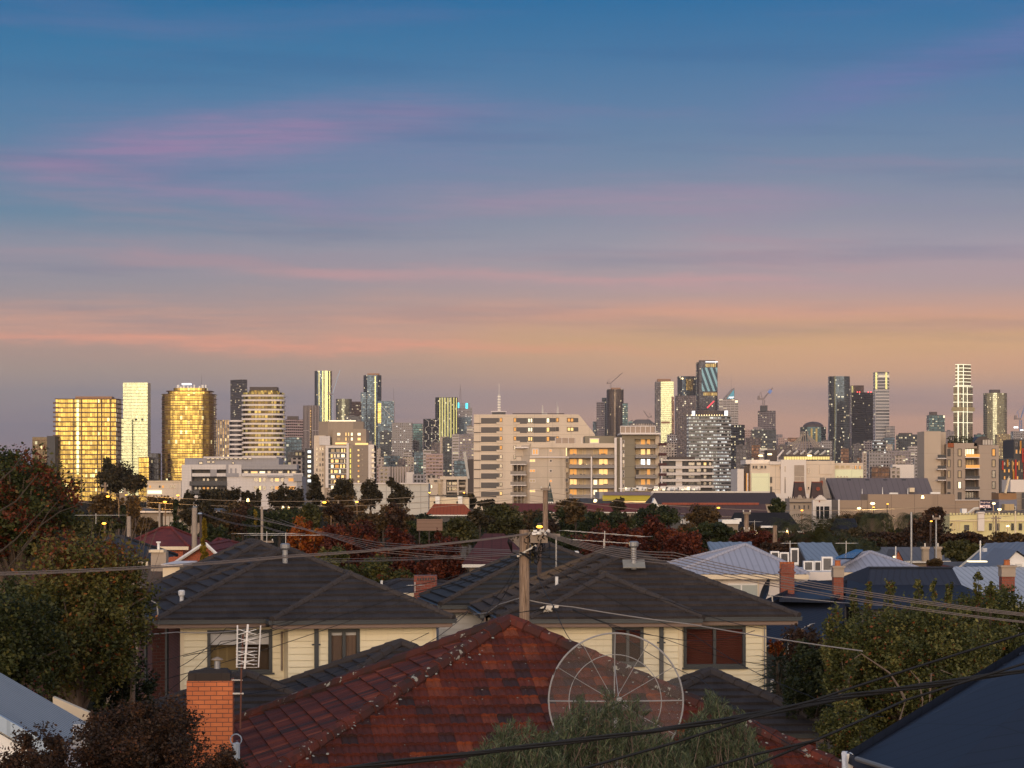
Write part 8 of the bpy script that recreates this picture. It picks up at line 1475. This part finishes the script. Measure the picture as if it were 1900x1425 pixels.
def lamp(label, px, py, Y, mat=lamp_sodium, size=.26, side=0, stem=True, power=0, arm=None, colr=(1, .55, .12)):
    size *= .68; power *= .6; c = P(px, py, Y); o = thing('street_lamp', label, 'street lamp', (c.x, Y, 0), 0); m = MB(); m.prism(ngon(12, size*.5, size*.5), c.z-size*.45, c.z-size*.1, 0, 0, True, ngon(12, size, size*.8)); m.prism(ngon(12, size, size*.8), c.z-size*.1, c.z+size*.3, 0, 0, True, ngon(12, size*.7, size*.6)); m.build('lamp_head', mat, o)
    m = MB(); m.prism(ngon(12, size*.72, size*.62), c.z+size*.3, c.z+size*.5, poly2=ngon(12, size*.4, size*.3)); m.build('lamp_hood', grey_metal, o); m = MB(); sx = side*(arm or 1.2); m.tube([(0, 0, c.z+size*.3), (sx*.5, 0, c.z+.25), (sx*.95, 0, c.z-.2), (sx, 0, c.z-.9), (sx, 0, 0)] if side else [(0, .35, c.z+.1), (0, .35, 0)], [.04, .05, .06, .07, .09][:5] if side else .07, 6); m.build('pole', crown_dark, o)
    if power: l = bpy.data.lights.new('lamp_light', 'POINT'); l.energy = power; l.color = colr; l.shadow_soft_size = .3; q = bpy.data.objects.new('lamp_light', l); col.objects.link(q); q.parent = o; q.location = (0, -1.6, c.z-.2)
    return o
lamp('orange street lamp on a curved arm left of the gum trunks', 200, 921, 280, side=1, power=900, size=.30); lamp('small orange street lamp beneath the bright white stadium glow', 234, 918, 330, side=1, power=400, size=.26); lamp('orange street lamp left of the round lamplit tree', 306, 931, 300, power=1000, size=.32); lamp('pale orange lamp by the box building corner', 330, 919, 320, power=500, size=.28); lamp('tiny orange lamp left of the round lamplit tree', 289, 930, 340, size=.16)
lamp('orange street lamp low beside the left tree, nearest on the left', 193, 971, 180, power=400, size=.24); lamp('bright orange street lamp in front of the pointed conifer', 602, 932, 290, side=1, power=1200, size=.34, arm=.75); lamp('orange street lamp under the gum right of the conifer', 662, 931, 310, power=700, size=.28); lamp('bright sodium lamp just behind the timber power pole', 1001, 977, 75, power=90, size=.14); lamp('yellow street lamp before the rusty warehouse', 1333, 942, 290, side=-1, power=600, size=.28, arm=.6)
lamp('brightest white gold street lamp before the precast wall', 1619, 934, 300, lamp_white, .42, power=2200, colr=(1, .75, .35)); lamp('gold street lamp lower left of the brightest one', 1594, 943, 290, lamp_white, .34, power=1200, colr=(1, .7, .3)); lamp('small dim lamp right of the brightest one', 1647, 935, 330, size=.2); lamp('small lamp directly below the brightest one', 1621, 941, 310, size=.2); lamp('gold street lamp beside the motel board', 1844, 934, 330, lamp_white, .36, power=1500, colr=(1, .75, .3)); lamp('gold street lamp on a straight pole in front of the hotel', 1854.5, 945, 320, lamp_white, .36, power=2500, colr=(1, .8, .35)); lamp('low gold lamp at the foot of the hotel', 1870, 976, 330, lamp_white, .32, power=1600, colr=(1, .8, .35))
lamp('amber lamp in front of the stone shop terrace', 1488, 947, 420, size=.34, power=1500); lamp('small amber lamp before the maroon tree', 1728, 967, 190, size=.14, power=60); lamp('amber lamp at the framed office building, left', 797, 914, 800, size=.5, power=1500); lamp('amber lamp at the framed office building, right', 861, 914, 820, size=.5, power=1500); lamp('pale lamp over the small brown gable', 1660, 1033, 158, lamp_white, .16, power=120, colr=(1, .8, .45)); lamp('unlit street lamp with a shiny round head on the concrete pole', 371, 953, 124.5, plain('shiny_lamp_lens', (.55, .6, .65), .1, metal=.7), .18)
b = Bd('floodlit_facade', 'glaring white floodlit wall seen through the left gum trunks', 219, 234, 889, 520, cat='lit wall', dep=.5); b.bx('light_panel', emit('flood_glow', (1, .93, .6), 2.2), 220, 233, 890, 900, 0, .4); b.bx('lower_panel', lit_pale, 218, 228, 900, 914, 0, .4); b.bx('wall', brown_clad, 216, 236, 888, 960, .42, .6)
# small distant lights of the streets (each one lamp)
for i, (x, y, Y) in enumerate(((60, 925, 320), (88, 927, 320), (66, 968, 150), (525, 942, 330), (535, 943, 330), (460, 928, 340), (1403, 990, 200), (1461, 987, 200), (1712, 922, 480), (1104, 929, 540), (1240, 938, 420))):
    wh = ('in the top of the dark red left tree', 'right of the first in the dark red left tree', 'low inside the big left tree', 'between the dark trees, left of a pair', 'between the dark trees, right of a pair', 'over the large rounded brown tree', 'right of the two armed pole', 'under the slate roofed house', 'beside the precast wall', 'at the round tank', 'by the small triangular gable')[i]
    c = P(x, y, Y); o = thing('small_lamp', 'tiny glowing lamp point '+wh, 'lamp', tuple(c)); m = MB(); r_ = .0011*Y*.5; m.prism(ngon(8, r_, r_), -r_, r_, poly2=ngon(8, r_*.6, r_*.6)); m.build('bulb', lamp_white if i % 3 == 0 else emit('warm_bulb%s' % '', (1, .6, .2), 8) if i == 1 else bpy.data.materials.get('warm_bulb') or lamp_sodium, o); m = MB(); m.tube([(0, .02, r_), (0, .02, r_+.12), (0, .3, r_+.12)], .03, 5); m.build('bracket', grey_metal, o)
def wire(label, pts, r, mat=cable_gry, sag=0.0, group=None, name='power_cable'):
    """pts = (px,py,Y) knots; each span hangs in its own curve"""
    W3 = [P(*q) for q in pts]; out = []
    for a, b_ in zip(W3, W3[1:]):
        for k in range(12): t_ = k/12; q = a.lerp(b_, t_); q.z -= sag*4*t_*(1-t_); out.append(q)
    out.append(W3[-1]); m = MB(); m.tube(out, r*(.72 if name == 'power_cable' else 1), 5); o = m.build(name, mat, None, tuple(out[0])); tag(o, label, 'cable', group); return o
G1 = 'grey wires from the timber pole to the left'
for i, (dy, r) in enumerate(((0, .012), (3, .012), (5, .012))): wire(('upper', 'middle', 'lower')[i]+' of three grey wires running left from the timber pole across the left house ridge', [(985, 989+dy*.4, YP), (540, 1030+dy*.8, 52), (-30, 1063+dy, 44)], r, sag=.05, group=G1)
for i in range(5): wire(('topmost', 'second', 'third', 'fourth', 'lowest')[i]+' of five grey wires falling right from the timber pole over the lavender roofs', [(1010, 986+i*1.5, YP), (1250, 1025+i*5.5, 54), (1925, 1141+i*2.2 if i < 3 else 1150+i*2, 44)], .012, sag=.12)
for i in range(5): wire('thin reddish wire '+('highest', 'second', 'middle', 'fourth', 'lowest')[i]+' of the fan in front of the crimson trees', [(400+i*30, 948+i*4, 125), (700, 1006+i*4.5, 95), (985, (1022, 1024, 1028, 1043, 1046)[i], 66 if i < 3 else 90)], .013, sag=.03)
for i in range(3): wire('faint level wire '+('upper', 'middle', 'lower')[i]+' of three across the tree gap above the left house', [(420, 1034+i*4, 100), (970, 1026+i*3-(i == 2)*3, 62)], .011, sag=.1)
for i in range(3): wire('dark thin wire '+('highest', 'middle', 'lowest')[i]+' of three crossing in front of the city trees', [(0, 891+i*11, 300), (960, (905, 915, 926)[i], 300), (1900, (925, 945, 955)[i], 300)], .035, brown_clad, sag=2.0)
for i in range(2): wire('wire from the concrete pole falling right, '+('upper', 'lower')[i], [(372, 950+i*2, 125), (486, 975+i*2, 170), (640, 1000+i*3, 120)], .02, sag=.2)
wire('pale cable crossing the left tree to the left house corner', [(-30, 1185, 55), (328, 1173, 62), (470, 1165, 65.4)], .017, cable_wht, sag=.06)
for i, q in enumerate((((966, 1030, YP), (700, 1098, 62), (240, 1242, 60)), ((966, 1033, YP), (760, 1100, 62), (340, 1218, 65)), ((966, 1036, YP), (800, 1095, 62), (300, 1262, 62)), ((868, 1134, 71), (640, 1240, 60), (433, 1290, 50)), ((868, 1136, 71), (760, 1210, 60), (700, 1262, 55)), ((560, 1144, 65), (420, 1165, 64), (328, 1240, 64)), ((555, 1150, 65), (410, 1190, 64), (300, 1290, 64)))): wire('black service cable '+('from the timber pole down across the left house to its brick wall', 'from the timber pole to the left house window', 'lowest from the timber pole across the left house', 'from the middle house gutter to the orange chimney', 'from the middle house gutter over the low porch roof', 'steeply dropping before the left house window', 'second steep one before the left house window')[i], list(q), .012, cable_blk, sag=.10)
for i, q in enumerate((((968, 1030, YP), (918, 1110, 64), (858, 1200, 60)), ((967, 1034, YP), (925, 1120, 62), (885, 1190, 60)), ((985, 1035, YP), (1030, 1130, 55), (1068, 1198, 52)), ((1000, 1025, YP), (1240, 1115, 60), (1430, 1168, 66)), ((985, 1030, YP), (1290, 1180, 58), (1500, 1290, 52), (1640, 1330, 48)), ((1062, 1130, 58), (1220, 1180, 62), (1430, 1235, 64)), ((1062, 1132, 58), (1270, 1188, 62), (1400, 1170, 66)), ((1130, 1160, 56), (1300, 1260, 52), (1500, 1400, 44)))): wire('black cable '+('dropping left from the timber pole behind the red roof', 'second dropping left from the timber pole', 'dropping right from the timber pole to the red roof hip', 'from the timber pole to the right house corner', 'long slanting from the timber pole across the timber blinds', 'from the white splice under the right house window', 'curving up to the right house wall from the splice', 'crossing in front of the mesh dish')[i], list(q), .011, cable_blk, sag=.10)
wire('white cable from the timber pole sweeping right in front of the timber blinds', [(983, 1114, YP), (1062, 1126, 59), (1280, 1158, 56), (1600, 1208, 50)], .018, cable_wht, sag=.02); wire('looped pale cable left of the timber pole', [(878, 1140, 71), (905, 1137, 66), (925, 1122, 62), (963, 1110, YP)], .018, cable_wht); wire('grey cable from the right house corner to the brick chimney', [(1420, 1104, 72), (1560, 1118, 70), (1640, 1124, 62)], .016, cable_wht)
c = P(1021, 1127, 59); o = thing('cable_splice', 'pale knot of cable clamps hanging right of the timber pole', 'cable clamp', tuple(c)); m = MB(); rr = random.Random(2)
for i in range(9): q = Vector((rr.gauss(0, .06), rr.gauss(0, .05), rr.gauss(0, .05))); m.obox(q, (.05, .01, .01*i % .03), (0, .025, 0), (.01, 0, .03))
m.build('clamps', ceramic, o); m = MB(); [m.tube([Vector((rr.gauss(0, .05), 0, 0)), Vector((rr.gauss(0, .2), rr.gauss(0, .1), -.12)), Vector((rr.gauss(0, .1), 0, -.02))], .008, 4) for _ in range(7)]; m.build('tails', cable_blk, o)
# heavy near cables
base_pts = [(600, 1432, 12.0), (860, 1401, 12.3), (1128, 1367, 12.6), (1340, 1338, 12.9), (1549, 1296, 13.2), (1698, 1274, 13.4), (1930, 1240, 13.8)]
nb = MB(); rr = random.Random(6); fine = []
for a, b_ in zip(base_pts, base_pts[1:]):
    for k in range(10): t_ = k/10; fine.append(P(*[a[i]+(b_[i]-a[i])*t_ for i in range(3)]))
# smooth the run
for _ in range(12): fine = [fine[0]]+[(fine[i-1]+fine[i]*2+fine[i+1])/4 for i in range(1, len(fine)-1)]+[fine[-1]]
tg = thing('cable_bundle', 'thick twisted black cable bundle sweeping across the bottom right foreground', 'cable', tuple(fine[0])); f0 = fine[0]
for s_ in range(4):
    m = MB(); m.tube([q-f0+Vector((0, .008*math.cos(i*.34+s_*1.57), .0085*math.sin(i*.34+s_*1.57)+(.006 if s_ == 0 else 0)*math.sin(i*.2))) for i, q in enumerate(fine)], .0062, 6); m.build('strand', cable_blk, tg)
for i, q in enumerate((((1340, 1342, 12.6), (1504, 1301, 12.9), (1698, 1238, 13.3), (1930, 1166, 13.8)), ((1060, 1432, 12.2), (1248, 1379, 12.5), (1400, 1330, 12.7), (1549, 1300, 13)), ((1400, 1420, 12.2), (1549, 1358, 12.5), (1683, 1298, 12.9), (1930, 1222, 13.3)), ((1290, 1432, 12), (1400, 1400, 12.2), (1520, 1372, 12.4)))): wire(('black near cable rising above the bundle at the right', 'single black near cable below the bundle at the bottom centre', 'black near cable passing over the birch leaves and navy corner roof', 'short black near cable at the bottom right of centre')[i], list(q), .007, cable_blk, sag=.0, name='near_cable')
def yagi(label, px, py, Y, length, n, elen, pb, name='tv_antenna', tilt=0.0, across=True):
    c = P(px, py, Y); o = thing(name, label, 'antenna', (c.x, Y, P(0, pb, Y).z)); h = c.z-o.location.z; k = Y/F; m = MB(); m.tube([(0, 0, 0), (0, 0, h+.1)], .016, 6); m.build('mast', fin_pale, o); m = MB(); L_ = length*k/2; m.tube([(-L_, 0, h-tilt), (L_, 0, h+tilt)], .011, 5); m.build('boom', fin_pale, o); m = MB()
    for i in range(n): x = -L_+2*L_*i/(n-1); z = h-tilt+2*tilt*i/(n-1); w_ = elen*k*(.6+.4*i/(n-1)); m.tube([(x-w_*.35, -w_*.8, z-.0), (x+w_*.35, w_*.8, z+.0)], .006, 4)
    m.build('elements', fin_pale, o); return o
yagi('wide horizontal antenna left of the concrete pole', 178, 956, 130, 90, 7, 30, 972); yagi('long horizontal antenna above the left house ridge, left', 530, 993, 105, 130, 8, 46, 1030); yagi('horizontal antenna on a mast behind the left house apex', 495, 990, 112, 110, 7, 40, 1035); yagi('long slanted antenna above the right house ridge', 1122, 990, 100, 150, 8, 46, 1036, tilt=-.12); yagi('lower slanted antenna above the right house ridge', 1120, 1005, 98, 115, 6, 36, 1036, tilt=-.08); yagi('antenna on a mast before the vine and air conditioners', 1466, 1008, 105, 30, 5, 16, 1045); yagi('antenna with two bars before the solar panel', 1570, 1008, 108, 38, 5, 14, 1046); yagi('tangled antenna in the tree gap above the middle house', 770, 1086, 80, 26, 6, 12, 1100); yagi('pale slanted antenna beside the spiky plant', 1462, 1180, 74, 90, 10, 20, 1225, tilt=.35); yagi('small antenna on the stone capped post beside the slate roof', 1400, 968, 180, 24, 6, 10, 1000)
pole('thin grey antenna pole on the middle house roof', 1032, 993, 76, .025, (), grey_metal, name='aerial_pole'); pole('thin white pole standing on the far right grey roof', 1819, 1003, 118, .035, (), white_paint, name='aerial_pole'); pole('white stub pole in front of the small brown gable', 1662, 1014, 150, .04, (), white_paint, name='aerial_pole')
# ------------------------------------------------------------------ evening air over the whole place
hz = MB(); hz.box(-3400, 3400, -400, 6300, -1.0, 285.0); hm_ = bpy.data.materials.new('haze_air'); hm_.use_nodes = True; t = NT(hm_.node_tree); t.n.clear()
vo = t.node('ShaderNodeVolumePrincipled'); vo.inputs['Color'].default_value = (.86, .80, .84, 1); vo.inputs['Density'].default_value = 3.0e-5; vo.inputs['Anisotropy'].default_value = 0.0
t.l.new(vo.outputs[0], t.node('ShaderNodeOutputMaterial').inputs['Volume']); tag(hz.build('haze', hm_), 'thin mauve evening haze over the whole city', 'haze', kind='stuff')
sc.cycles.volume_bounces = 0
print('OBJECTS', len(bpy.data.objects), 'POLYS', sum(len(m_.polygons) for m_ in bpy.data.meshes))
